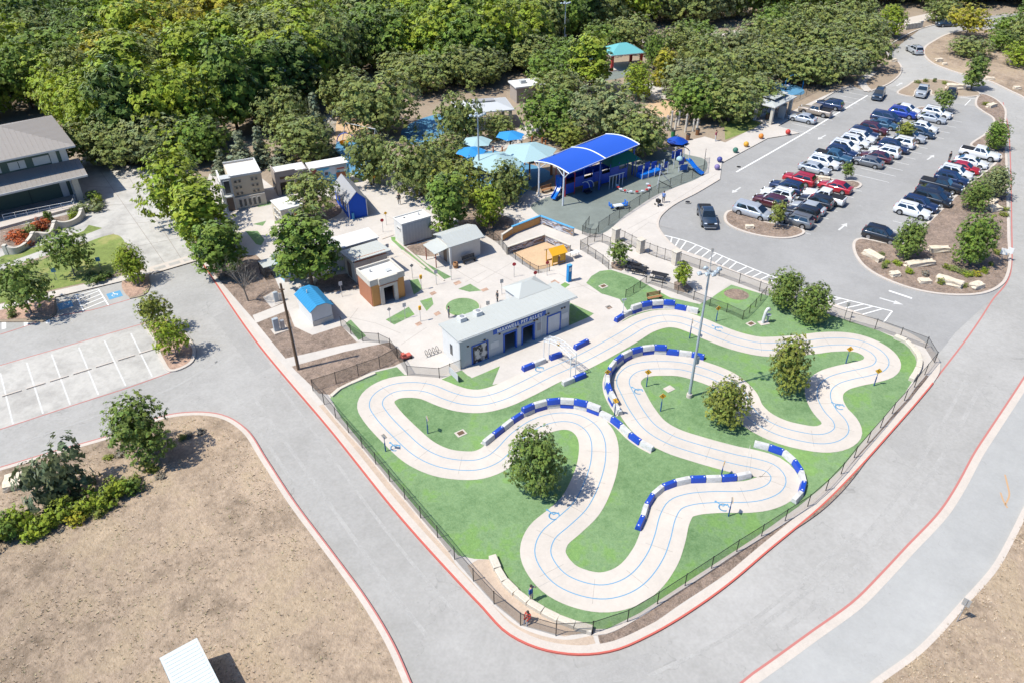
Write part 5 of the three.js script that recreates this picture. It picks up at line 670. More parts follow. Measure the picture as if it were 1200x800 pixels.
// pit building
{ const t = bld('pit_building', 'long grey pit building with blue door frames and lettering beside the start straight', [-5.15,-63.27]), w = 13.6, d = 3.3, h = 3.35;
  part('wall', merge(box(w, h, .14, w / 2, 0, -d + .07), box(.14, h, d - .28, .07, 0, -d / 2), box(.14, h, d - .28, w - .07, 0, -d / 2)), W.white, t);
  // front wall pieces between openings
  const ops = [[5.15, 6.85], [7.4, 9.1]]; let x = 0; const fw = []; for (const [a, b] of ops) { fw.push(box(a - x, h, .14, (a + x) / 2, 0, -.07)); fw.push(box(b - a, h - 2.25, .14, (a + b) / 2, 2.25, -.07)); x = b; } fw.push(box(w - x, h, .14, (w + x) / 2, 0, -.07)); part('front_wall', merge(fw), W.grey, t);
  part('floor', box(w - .3, .03, d - .3, w / 2, .01, -d / 2), M.oldConcrete, t);
  for (const [a, b] of ops) part('door_frame', merge(box(.16, 2.25, .26, a + .08, 0, -.06), box(.16, 2.25, .26, b - .08, 0, -.06), box(b - a - .32, .16, .26, (a + b) / 2, 2.09, -.06)), frameBlue, t);
  const mural = tex(1.7, 19, (v, o) => { const k = v[1] + v[2] * .5; const c = k > .12 ? [.5, .47, .42] : k > -.08 ? [.22, .21, .2] : [.02, .02, .022]; o[0] = c[0]; o[1] = c[1]; o[2] = c[2]; }, undefined, 256), muralMat = new THREE.MeshStandardMaterial({ map: mural, roughness: .6 });
  opening(t, 'f', 2.35, .05, 1.75, 2.1, frameBlue, muralMat, 'mural_panel', .12); opening(t, 'f', 11.55, .05, 1.55, 2.15, frameBlue, W.white, 'mural_panel', .13);
  part('poster', box(1.0, .75, .02, 4.1, 1.0, .02), W.white, t); part('poster', box(.45, .9, .02, 9.65, 1.0, .02), col(.28, .27, .26), t); part('poster', box(.85, .7, .02, 13.0, 1.2, .02), W.white, t);
  for (const px of [.95, 2.9, 4.7, 6.9, 9.0, 9.35, 10.45, 10.8, 12.55, 12.9]) part('wall_lamp', rbox(.22, .15, .1, .03, px, 2.38 + (px > 10.4 ? .2 : 0), .05), M.brown, t);
  const sg = part('sign_board', box(6.5, .56, .05, 7.2, 2.62, .03), frameBlue, t); const ln = part('lettering', text('MAXWELL PIT ALLEY', .4, .03), M.white, sg); ln.position.set(7.2, 2.71, .056); ln.scale.x = 1.05;
  for (const px of [.04, 9.9, 10.5]) part('corner_trim', box(.08, h, .05, px, 0, .026), W.white, t);
  const rc = [[-.15, 3.5, .1], [w + .9, 3.5, .1], [w + .9, 3.42, -d - .45], [-.15, 3.42, -d - .45]]; part('roof', roofSlab(rc, .14), W.tealRoof, t); seams(t, rc, 26, W.tealRoof, 'roof_seam', .014); part('gutter', bar([-.15, 3.4, .16], [w + .9, 3.4, .16], .06, 8), W.grey, t);
  part('end_wall_window', box(.04, 1.2, .45, -.012, .9, -1.6), winGlass, t);
  for (const px of [2.1, 4.0]) { const u = part('roof_unit', rbox(.75, .5, .75, .04, px, 3.42, -2.9), W.roofWhite, t); part('fan', cyl(.25, .25, .06, px, 3.92, -2.9, 12), M.steel, u); }
  part('rear_wing', box(3.6, 3.2, 2.6, 11.2, 0, -d - 1.3), W.white, t); const hp = geom([9.1, 3.46, -d + .4, 13.4, 3.46, -d + .4, 13.4, 3.3, -d - 2.9, 9.1, 3.3, -d - 2.9, 10.6, 4.15, -d - 1.3, 11.9, 4.15, -d - 1.3], [0, 1, 5, 0, 5, 4, 1, 2, 5, 2, 3, 4, 2, 4, 5, 3, 0, 4]).toNonIndexed(); hp.computeVertexNormals(); part('hip_roof', hp, W.tealRoof, t);
  part('banner', box(.03, .8, 1.7, -1.3, .2, 0.9), W.grey, t).rotation.y = 0; }
// brick bank
{ const t = bld('brick_shop', 'small brick shop with white parapet and open dark doorway in the toy village', [-15.51,-74.75]), w = 4.1, d = 3.3, h = 3.35;
  part('wall', merge(box(.15, h - .7, d, .075, 0, -d / 2), box(.15, h - .7, d, w - .075, 0, -d / 2), box(w - .3, h - .7, .15, w / 2, 0, -d + .075), box(w / 2 - .79, h - .7, .15, .15 + (w / 2 - .79) / 2, 0, -.075), box(w / 2 - .79, h - .7, .15, w - .15 - (w / 2 - .79) / 2, 0, -.075), box(1.28, h - 2.8, .15, w / 2, 2.1, -.075)), W.brick, t); part('floor', box(w - .3, .03, d - .3, w / 2, .01, -d / 2), M.oldConcrete, t); for (const x of [.55, w - .55]) part('corner_panel', box(.95, h - .75, .08, x, 0, .04), W.orange, t);
  part('portal', merge(box(.42, 2.6, .35, w / 2 - .85, 0, .14), box(.42, 2.6, .35, w / 2 + .85, 0, .14), box(1.28, .5, .35, w / 2, 2.1, .14)), W.stone, t);
  part('cornice', merge(box(w + .16, .72, .2, w / 2, h - .72, 0), box(w + .16, .72, .2, w / 2, h - .72, -d), box(.2, .72, d - .2, -.0, h - .72, -d / 2), box(.2, .72, d - .2, w, h - .72, -d / 2), box(2.3, .8, .3, w / 2, h - .76, .22)), W.stone, t); part('band', box(2.34, .09, .04, w / 2, h - .86, .39), W.brick, t); part('flat_roof', box(w - .2, .06, d - .2, w / 2, h - .35, -d / 2), W.roofWhite, t); part('roof_vent', cyl(.09, .09, .3, 1.1, h - .3, -2.2), M.steel, t); part('roof_hatch', rbox(.6, .14, .6, .03, 2.9, h - .3, -1.4), W.grey, t); }
// metal roof shop behind the bank
{ const t = bld('metal_roof_shop', 'brick shop with a sloping grey metal roof behind the small brick bank', [-18.14,-79.91]), w = 4.2, d = 3.0;
  part('wall', merge(box(w, 2.6, d, w / 2, 0, -d / 2)), W.stone, t); part('clerestory', box(w - .3, .55, .1, w / 2, 2.6, -.1), W.brick, t); const rc = [[-.35, 3.2, .5], [w + .35, 3.2, .5], [w + .35, 2.75, -d - .4], [-.35, 2.75, -d - .4]]; part('roof', roofSlab(rc, .1), W.tealRoof, t); seams(t, rc, 12, W.tealRoof, 'roof_seam', .02); opening(t, 'l', 1.5, .1, 1.2, 2.0, W.stone, doorMat, 'door'); }
// long white hall
{ const t = bld('white_hall', 'long white hall with flat white roof behind the dark green village tree', [-21.81,-82.48]), w = 6.6, d = 2.6, h = 2.6; part('wall', shell(w, h, d), W.white, t); part('roof', roofSlab([[-.15, h + .12, .15], [w + .15, h + .12, .15], [w + .15, h + .22, -d - .15], [-.15, h + .22, -d - .15]], .14), W.roofWhite, t); opening(t, 'l', 1.2, .9, .9, .9, W.white, winGlass); }
// blue roofed shed
{ const t = bld('blue_roof_shed', 'white shed with bright blue bent metal roof on the gravel strip', [-21.32,-70.85]), w = 2.3, d = 4.0, h = 2.05; const s = new THREE.Shape([[0, 0], [w, 0], [w, h], [w * .7, h + .42], [.3 * w, h + .42], [0, h]].map(p => new THREE.Vector2(...p))); const wg = new THREE.ExtrudeGeometry(s, { depth: d, bevelEnabled: false }); wg.translate(0, 0, -d); part('wall', wg, W.white, t); part('stone_base', merge(box(w + .06, .65, .05, w / 2, 0, .026)), W.stone, t);
  const pr = [[-.22, h - .08], [w * .28, h + .5], [w * .72, h + .5], [w + .22, h - .08]]; for (let i = 0; i < 3; i++) { const [a, b] = [pr[i], pr[i + 1]], rc = [[a[0], a[1], .25], [b[0], b[1], .25], [b[0], b[1], -d - .25], [a[0], a[1], -d - .25]]; const rf = part('roof_panel', roofSlab(rc, .05), W.blueRoof, t); seams(rf, [rc[1], rc[2], rc[3], rc[0]], 11, W.blueRoof, 'roof_seam', .018); } part('roof_vent', cyl(.06, .06, .4, .8, h + .45, -d * .7), W.white, t); }
// pale blue cottage
{ const t = bld('blue_cottage', 'pale blue cottage with grey gable roof half hidden by the dark green tree', [-26.55,-80.1]), w = 3.4, d = 3.0, h = 2.1; part('wall', shell(w, h, d), W.paleBlue, t); const g = gableWall(d, .02, 1.1); g.rotateY(Math.PI / 2); g.translate(0, h, 0); part('gable', g, W.paleBlue, t); part('base', merge(box(w + .06, .5, .05, w / 2, 0, .026)), W.stone, t); for (const s of [0, 1]) { const rc = s ? [[-.3, h - .15, .35], [w + .3, h - .15, .35], [w + .3, h + 1.15, -d / 2], [-.3, h + 1.15, -d / 2]] : [[w + .3, h - .15, -d - .35], [-.3, h - .15, -d - .35], [-.3, h + 1.15, -d / 2], [w + .3, h + 1.15, -d / 2]]; part('roof', roofSlab(rc, .08), W.tealRoof, t); } opening(t, 'l', 1.5, .7, .8, .9, W.white, winGlass); opening(t, 'f', 1.2, .7, .8, .9, W.white, winGlass); }
// white box
{ const t = bld('box_building', 'plain white box building with flat roof beside a long turf strip', [-13.65,-88.86]), w = 4.1, d = 2.2, h = 2.95; part('wall', shell(w, h, d), W.white, t); part('cladding', box(w - .1, h - .15, .04, w / 2, .02, .024), W.grey, t); part('parapet', merge(box(w + .12, .18, .14, w / 2, h, .0), box(w + .12, .18, .14, w / 2, h, -d), box(.14, .18, d - .14, 0, h, -d / 2), box(.14, .18, d - .14, w, h, -d / 2)), W.white, t); part('flat_roof', box(w - .14, .05, d - .14, w / 2, h, -d / 2), W.roofWhite, t); opening(t, 'l', .9, 2.0, .8, .25, W.white, winGlass); part('plinth', box(w, .14, .1, w / 2, 0, .08), M.mulch, t); part('roof_vent', cyl(.08, .08, .3, 3.1, h + .05, -1.3), M.steel, t); part('roof_drain', cyl(.12, .12, .04, 1.2, h + .05, -1.6), M.darkMetal, t); for (let k = 0; k < 9; k++) part('cladding_seam', box(.03, h - .16, .02, .3 + k * .43, .02, .05), W.white, t); }
// depot with metal roof and porch
{ const t = bld('depot_building', 'beige depot with ribbed metal roof, porch on red posts and bench outside', [-7.45,-84.22]), w = 4.3, d = 3.3, h = 2.55; part('wall', shell(w, h, d), wallMat(39, [.50, .46, .40]), t);
  const R = [[[-.25, h, .3], [w + .45, h, .3], [w + .45, h + .75, -d / 2], [-.25, h + .75, -d / 2]], [[w + .45, h + .1, -d - .3], [-.25, h + .1, -d - .3], [-.25, h + .75, -d / 2], [w + .45, h + .75, -d / 2]]]; for (const rc of R) { const rf = part('roof', roofSlab(rc, .09), W.tealRoof, t); seams(rf, rc, 11, W.tealRoof, 'roof_seam', .02); }
  const gw = gableWall(d, .02, .68); gw.rotateY(Math.PI / 2); gw.translate(0, h - .05, 0); part('gable', gw, W.white, t); const pc = [[-2.0, 2.0, -.1], [0, 2.35, -.1], [0, 2.35, -d + .3], [-2.0, 2.0, -d + .3]]; part('porch_roof', roofSlab(pc, .07), W.tealRoof, t); for (const z of [-.3, -d + .6]) part('porch_post', bar([-1.8, 0, z], [-1.8, 2.0, z], .06), col(.22, .05, .03), t); opening(t, 'l', 1.1, 0, .9, 2.0, W.white, doorMat, 'door'); part('corner_column', box(.25, h, .25, .0, 0, .1), W.white, t); }
// hotel
{ const t = bld('toy_hotel', 'cream four storey toy hotel with grey glass tower beside the driveway trees', [-38.82,-98.82], 25 * D2R), w = 5.4, d = 5.4, h = 4.5; part('wall', merge(box(w - 1.2, h - 1.7, d - .3, 1.2 + (w - 1.2) / 2, 1.7, -d / 2 - .15)), W.cream, t); part('ground_floor', box(w - 1.0, 1.7, d, 1.0 + (w - 1) / 2, 0, -d / 2), wallMat(51, [.50, .45, .38]), t); part('parapet', merge(box(w - 1.1, .3, .15, 1.15 + (w - 1.1) / 2, h, -.26), box(.15, .3, d - .4, w - .05, h, -d / 2), box(w - 1.1, .3, .15, 1.15 + (w - 1.1) / 2, h, -d)), W.white, t); part('flat_roof', box(w - 1.4, .04, d - .5, 1.2 + (w - 1.2) / 2, h, -d / 2), W.roofWhite, t);
  part('tower', box(1.3, h + .15, 1.4, .7, 0, -.6), W.grey, t); opening(t, 'f', .7, 2.6, .7, 1.7, W.grey, winGlass, 'window', .06, .1); opening(t, 'f', .7, 0, .9, 1.9, W.white, doorMat, 'door', .08, .1); part('canopy', rbox(1.2, .14, .8, .03, .7, 2.2, .4), W.grey, t);
  part('glass_wing', box(.2, h - .6, d - 1.3, .12, 0, -d / 2 - .6), W.white, t); for (let i = 0; i < 3; i++) opening(t, 'l', 2.6, .4 + i * 1.2, 2.4, .85, W.white, winGlass);
  for (let f = 0; f < 3; f++) for (const x of [1.9, 2.45, 4.1, 4.65]) opening(t, 'f', x, 1.95 + f * .86, .3, .34, W.cream, winGlass, 'window', .04, -.3); for (let k = 0; k < 5; k++) opening(t, 'f', 2.0 + k * .62, .3, .36, 1.05, W.white, winGlass, 'window', .05, .0); }
// fire station
{ const t = bld('toy_fire_station', 'taupe toy fire station with dark garage opening behind the airy tree', [-32.99,-103.58], 26 * D2R), w = 4.6, d = 2.8, h = 3.3; part('wall', merge(box(.12, h, d, .06, 0, -d / 2), box(.12, h, d, w - .06, 0, -d / 2), box(w - .24, h, .12, w / 2, 0, -d + .06), box(.43, h, .12, .335, 0, -.06), box(w - 2.57, h, .12, 2.45 + (w - 2.57) / 2, 0, -.06), box(1.9, h - 1.95, .12, 1.5, 1.95, -.06)), W.taupe, t); part('floor', box(w - .24, .03, d - .24, w / 2, .01, -d / 2), M.oldConcrete, t); part('parapet', merge(box(2.9, .28, .14, 1.45, h, -.07), box(.14, .28, d - .14, .07, h, -d / 2 - .07)), W.taupe, t); part('flat_roof', box(w - .3, .05, d - .3, w / 2, h, -d / 2), W.roofWhite, t);  part('sign_board', box(1.7, .3, .05, 1.5, 2.45, .026), M.brown, t); opening(t, 'l', 1.4, .8, .7, .5, W.taupe, winGlass); opening(t, 'f', 3.6, 1.6, .6, .6, W.orange, W.orange); }
// mural building
{ const mm = new THREE.MeshStandardMaterial({ map: tex(5.2, 27, (v, o) => { const k = v[1] + v[3] * .5; const c = k > .2 ? [.55, .60, .62] : k > .05 ? [.10, .38, .56] : k > -.22 ? [.05, .27, .52] : [.30, .07, .06]; o[0] = c[0]; o[1] = c[1]; o[2] = c[2]; }, undefined, 256), roughness: .8 }); const t = bld('mural_building', 'white building with a sky blue painted mural front beside the swing court', [-28.5,-105.73], 26 * D2R), w = 5.4, d = 2.2, h = 3.1; part('wall', shell(w, h, d), W.white, t); part('mural', box(w, h - .1, .05, w / 2, 0, .028), mm, t); part('flat_roof', roofSlab([[-.1, h + .15, .12], [w + .1, h + .15, .12], [w + .1, h + .2, -d - .1], [-.1, h + .2, -d - .1]], .15), W.roofWhite, t); part('red_doorway', box(1.4, 2.0, .05, 4.3, 0, .07), W.brick, t); const sb = part('sign_board', box(1.5, .55, .05, 4.3, 2.3, .08), W.white, t); part('red_marks', box(1.1, .2, .02, 4.3, 2.48, .11), M.red, sb); part('corner_post', box(.3, h, .2, w, 0, .08), W.skyBlue, t); for (const [x, y] of [[1.2, 1.9], [2.2, 1.9], [2.2, .7]]) opening(t, 'f', x, y, .45, .45, W.white, winGlass, 'window', .05, .04); }
// small beige house
{ const t = bld('beige_house', 'two storey beige toy house with flat white roof beside the airy tree', [-29.68,-93.05], VA), w = 3.0, d = 3.4, h = 2.9; part('wall', shell(w, h, d), wallMat(29, [.50, .44, .35]), t); part('flat_roof', roofSlab([[-.08, h + .1, .08], [w + .08, h + .1, .08], [w + .08, h + .12, -d - .08], [-.08, h + .12, -d - .08]], .12), W.roofWhite, t); opening(t, 'f', .9, 1.7, .55, .6, W.white, winGlass); opening(t, 'f', 1.9, 1.7, .55, .6, W.white, W.orange); for (const u of [.6, 1.4, 2.2]) opening(t, 'l', u, 1.8, .4, .55, W.white, winGlass); opening(t, 'l', .6, 0, .6, 1.6, W.white, doorMat, 'door'); opening(t, 'l', 2.1, .4, 1.1, .8, W.white, winGlass); }
// blue gabled house: gable faces the plaza
{ const t = bld('blue_gabled_house', 'bright blue gabled house with long grey roof in the toy village', [-21.68,-96.37], 27 * D2R), w = 2.5, d = 6.2, h = 2.5; const g = gableWall(w, h, 3.75, d); g.translate(0, 0, -d); part('wall', g, W.brightBlue, t); const slope = (3.75 - h) / (w / 2); for (const s of [0, 1]) { const o = .28, rc = s ? [[w / 2, 3.86, .22], [w + o, h - slope * o + .1, .22], [w + o, h - slope * o + .1, -d - .2], [w / 2, 3.86, -d - .2]] : [[-o, h - slope * o + .1, .22], [w / 2, 3.86, .22], [w / 2, 3.86, -d - .2], [-o, h - slope * o + .1, -d - .2]]; part('roof', roofSlab(rc, .09), W.greyRoof, t); }
  for (const x of [0, w]) part('corner_board', box(.1, h, .06, x, 0, .03), W.white, t); for (const u of [1.2, 3, 4.8]) opening(t, 'l', u, .9, .7, .9, W.white, winGlass); part('small_box', box(.3, .9, .2, .45, 0, .14), W.skyBlue, t); }

// ---------------------------------------------------------------- large hall on the left with hipped metal roof
{ const p = [-59.5,-103.98], A = 36.5 * D2R, t = thing('recreation_hall', 'large green walled hall with brown hipped metal roof and long awning', 'building', [p[0], Y_SLAB, p[1]], A);
  // local: eave corner at origin, building extends to -x and -z (front faces +z)
  const w = 40, d = 15, h = 7.35, rise = 2.1, wx = 1.1, wz = 1.9, seamMat = wallMat(57, [.21, .185, .17], .1);
  part('wall', box(w - wx * 2, h - .2, d - wz - 1, -w / 2, 0, -wz - (d - wz - 1) / 2), W.green, t);
  const e = [[0, h, 0], [-w, h, 0], [-w, h, -d], [0, h, -d]], r0 = [-d / 2, h + rise, -d / 2], r1 = [-w + d / 2, h + rise, -d / 2];
  const tri = (a, b, c) => geom([...a, ...b, ...c], [0, 1, 2], [0, 0, 15, 0, 7.5, 8]);
  const uvq = g => { g.setAttribute('uv', new THREE.Float32BufferAttribute([0, 0, 7, 8, 33, 8, 40, 0], 2)); return g; };
  part('front_roof', uvq(quadGeo(e[0], r0, r1, e[1])), W.brownRoof, t); part('end_roof', tri(e[0], e[3], r0), W.brownRoof, t); part('rear_roof', uvq(quadGeo(e[3], e[2], r1, r0)), W.brownRoof, t); part('far_end_roof', tri(e[2], e[1], r1), W.brownRoof, t);
  for (let k = 1; k < 66; k++) { const x = -k * .6, f = Math.min(1, -x / (d / 2), (w + x) / (d / 2)); part('roof_seam', bar([x, h + .005, -.01], [x, h + rise * f + .005, -d / 2 * f], .022, 4), W.brownRoof, t); }
  for (let k = 1; k < 24; k++) { const z = -k * .6, f = Math.min(1, -z / (d / 2), (d + z) / (d / 2)); part('roof_seam', bar([-.01, h + .005, z], [-d / 2 * f, h + rise * f + .005, z], .022, 4), W.brownRoof, t); }
  part('fascia', merge(box(w, .22, .08, -w / 2, h - .22, -.04), box(.08, .22, d - .1, -.04, h - .22, -d / 2)), W.white, t); part('soffit', box(w - .2, .04, d - .2, -w / 2, h - .26, -d / 2), W.white, t);
  part('corner_panel', merge(box(.85, h - .4, .12, -wx - .43, 0, -wz + .07), box(.85, h - .4, .12, -wx - 1.75, 0, -wz + .07)), W.white, t);
  for (let k = 0; k < 6; k++) opening(t, 'f', -4.4 - k * 3.0, 5.2, 1.9, .95, W.white, W.roofWhite, 'window', .08, -wz + .02);
  for (let k = 0; k < 4; k++) part('wall_seam', box(.1, h - .4, .06, -7.2 - k * 6, 0, -wz + .04), col(.05, .07, .055), t);
  part('side_window', box(.06, 2.2, 3, -wx + .03, 1.6, -4), winGlass, t); part('roof_vent', cyl(.1, .1, .5, -8.5, h + 1.7, -8.6), W.white, t);
  const rc = [[.1, 3.75, 1.85], [.1, 4.95, -wz + .1], [-w, 4.95, -wz + .1], [-w, 3.75, 1.85]]; part('awning', roofSlab(rc, .12), W.brownRoof, t); part('awning_fascia', box(w, .26, .08, -w / 2 + .1, 3.5, 1.9), W.white, t);
  for (let k = 1; k < 62; k++) part('awning_seam', bar([.1 - k * .62, 3.76, 1.85], [.1 - k * .62, 4.96, -wz + .1], .022, 4), W.brownRoof, t);
  for (const x of [-1.6, -13, -25]) part('column', box(.8, 3.55, .8, x, 0, .9), W.stone, t); }
// ramp railing, scalloped wall, planting
{ const a = [-67.31,-95.49], b = [-59.99,-99.62], c = [-62.39,-106.31], t = thing('ramp_railing', 'white pipe railing along the ramp in front of the hall', 'railing', [a[0], Y_SLAB, a[1]]), q = [a, b].map(p => [p[0] - a[0], p[1] - a[1]]), ps = along(q, 1.5); for (const p of ps) part('post', bar([p[0], 0, p[1]], [p[0], 1.15, p[1]], .03), M.white, t); for (const y of [.35, .75, 1.13]) part('rail', bar([q[0][0], y, q[0][1]], [q[1][0], y, q[1][1]], .028), M.white, t);
  struct('ramp', slab([[-71.69,-94.01],[-60.6,-101.23],[-58.94,-100.15],[-69.83,-90.69]], 0, .5), M.kerb); const t2 = thing('stair_railing', 'white railing rising beside the awning column', 'railing', [b[0], Y_SLAB, b[1]]), q2 = [[0, 0], [[-62.26,-106.31][0] - b[0], [-62.26,-106.31][1] - b[1]]]; for (const y of [.6, 1.1]) part('rail', bar([q2[0][0], y, q2[0][1]], [q2[1][0], y, q2[1][1]], .03), M.white, t2); for (const p of along(q2, 1.2)) part('post', bar([p[0], 0, p[1]], [p[0], 1.1, p[1]], .03), M.white, t2); }
{ const pts = S([[-62.51,-86.87],[-61.4,-86.98],[-60.75,-89.54],[-60.56,-90.92],[-59.36,-91.15],[-59.37,-93.53],[-58.48,-94.01],[-57.57,-95.49],[-57.55,-97.01]], false, .25), t = thing('scalloped_wall', 'low white scalloped limestone wall beside the flower bed', 'wall', [0, Y_SLAB, 0]), n = pts.length, pos = [], idx = [], a = off(pts, -.2), b = off(pts, .2);
  for (let i = 0; i < n; i++) { const f = i / (n - 1) * 3, y = .75 + .5 * Math.pow(Math.abs(((f % 1) - .5) * 2), 2); pos.push(a[i][0], 0, a[i][1], a[i][0], y, a[i][1], b[i][0], y, b[i][1], b[i][0], 0, b[i][1]); if (i) { const k = (i - 1) * 4; for (let j = 0; j < 3; j++) idx.push(k + j, k + j + 4, k + j + 5, k + j, k + j + 5, k + j + 1); } } idx.push(0, 1, 2, 0, 2, 3); const k = (n - 1) * 4; idx.push(k, k + 2, k + 1, k, k + 3, k + 2); part('wall_body', toCreasedNormals(geom(pos, idx), .6), W.stone, t); for (const f of [0, 1 / 3, 2 / 3, 1]) { const p = pts[Math.round(f * (n - 1))]; part('pier', rbox(.5, 1.3, .5, .04, p[0], 0, p[1]), W.stone, t); } }
struct('flower_bed', flat([[-66.96,-93.53],[-63.46,-95.49],[-59.17,-98.56],[-57.44,-97.27],[-59.36,-91.62],[-61.56,-87.31],[-64.27,-88.42]], Y_SLAB + .03), M.mulch);
LEAF.flower = leafMat(.42, .10, .02);
for (const [p, w, h, m, l] of [[[-62.95,-90.46], 2.6, 1.5, 'flower', 'orange flowering bush behind the scalloped wall'], [[-62.11,-91.86], 2.8, 1.6, 'oak', 'tall green bush among the orange flowers'], [[-61.6,-93.53], 2.4, 1.5, 'flower', 'orange flowering bush next to a spiky green shrub'], [[-61.42,-95.49], 1.3, 1.8, 'mid', 'narrow green shrub behind the flower bed'], [[-61.28,-88.86], 2.0, 1.0, 'flower', 'low orange flowers against the scalloped wall'], [[-58.7,-96.5], 1.6, 1.2, 'lime', 'yellow green shrub at the end of the scalloped wall'], [[-58.59,-98.56], 2.6, 1.3, 'grey', 'silvery shrub at the ramp end'], [[-56.95,-99.35], 2.8, 1.4, 'grey', 'large silvery shrub beside the driveway'], [[-58.46,-102.33], 2.0, 1.5, 'dark', 'dark round shrub in the shade of the awning'], [[-57.28,-101.23], 1.7, 1.3, 'lime', 'bright green shrub next to the dark shrub'], [[-54.77,-72.85], 1.2, .8, 'oak', 'small bush in the red mulch bed'], [[-48.48,-80.49], 3.0, 1.0, 'dark', 'low dark hedge on the lawn beside the blue sign']]) tree('bush', p, w, h, m, 'shrub', l, 'shrub', 'shrubs in front of the hall');


// ---------------------------------------------------------------- playground
const fabricBlue = mottled(7, 51, [.005, .068, .40], .25, { n: 256, rough: .8 }), fabricSky = col(.015, .20, .46, .8), fabricTeal = col(.27, .39, .40, .85), frameWhite = col(.55, .57, .60, .45, .1), postBl = col(.02, .07, .32, .45), playBlue = col(.004, .05, .33, .35), playBright = col(.006, .13, .50, .3), playTeal = col(.02, .10, .12, .5), playOrange = col(.42, .13, .03, .5), playGreen = col(.02, .16, .09, .5), playRed = col(.42, .03, .03, .45);
{ const p = [3.12,-104], q = [13.95,-114.52], r = [7.65,-100.06], t = thing('barrel_canopy', 'large bright blue barrel shaped shade canopy over the train playset', 'canopy', [p[0], Y_SLAB, p[1]]), u = [q[0] - p[0], q[1] - p[1]], v = [r[0] - p[0], r[1] - p[1]], hh = 5.0;
  const at = (a, b, o = 0) => [u[0] * a + v[0] * b, hh + .42 * Math.sin(Math.PI * b) - (b > .5 ? .2 * (b - .5) : 0) + o, u[1] * a + v[1] * b];
  for (const [a0, a1] of [[0.004, .496], [.504, .996]]) { const pos = [], idx = [], n = 16, m = 8; for (let i = 0; i <= m; i++) for (let j = 0; j <= n; j++) { const a = a0 + (a1 - a0) * i / m, f = i / m; pos.push(...at(a, j / n, -.14 * Math.sin(Math.PI * f))); } for (let i = 0; i < m; i++) for (let j = 0; j < n; j++) { const k = i * (n + 1) + j; idx.push(k, k + 1, k + n + 2, k, k + n + 2, k + n + 1); } part('fabric', geom(pos, idx), fabricBlue, t); }
  for (const a of [0, .5, 1]) { const gs = []; for (let j = 0; j < 14; j++) gs.push(bar(at(a, j / 14, .03), at(a, (j + 1) / 14, .03), .1, 8)); part('arch', merge(gs), frameWhite, t); for (const b of [.14, .86]) { const c = at(a, b), gg = [bar([c[0], 0, c[2]], [c[0], c[1] - .05, c[2]], .13, 10)]; const e = at(a, b < .5 ? 0.02 : .98), f = at(a, b < .5 ? .36 : .64); gg.push(bar([c[0], c[1] - 1.1, c[2]], e, .06), bar([c[0], c[1] - .9, c[2]], f, .06)); part('column', merge(gg), a === 0 ? frameWhite : postBl, t); } }
  for (const b of [0.01, .99]) part('edge_tube', bar(at(0, b), at(1, b), .05), frameWhite, t); }
function playset(name, label, p, turn) { return thing(name, label, 'playset', [p[0], Y_SLAB + .01, p[1]], turn); }
function slide(t, x, z, h, l, turn, mat, name = 'slide') { const s = new THREE.Shape([[-.32, 0], [.32, 0], [.32, .28], [.26, .28], [.26, .06], [-.26, .06], [-.26, .28], [-.32, .28]].map(q => new THREE.Vector2(...q))); const c = new THREE.CatmullRomCurve3([V(0, h, 0), V(.3, h, 0), V(l * .5, h * .5, 0), V(l * .85, .28, 0), V(l, .22, 0)]); const g = new THREE.ExtrudeGeometry(s, { steps: 14, extrudePath: c, bevelEnabled: false }); const m = part(name, g, mat, t); m.position.set(x, 0, z); m.rotation.y = turn; return m; }
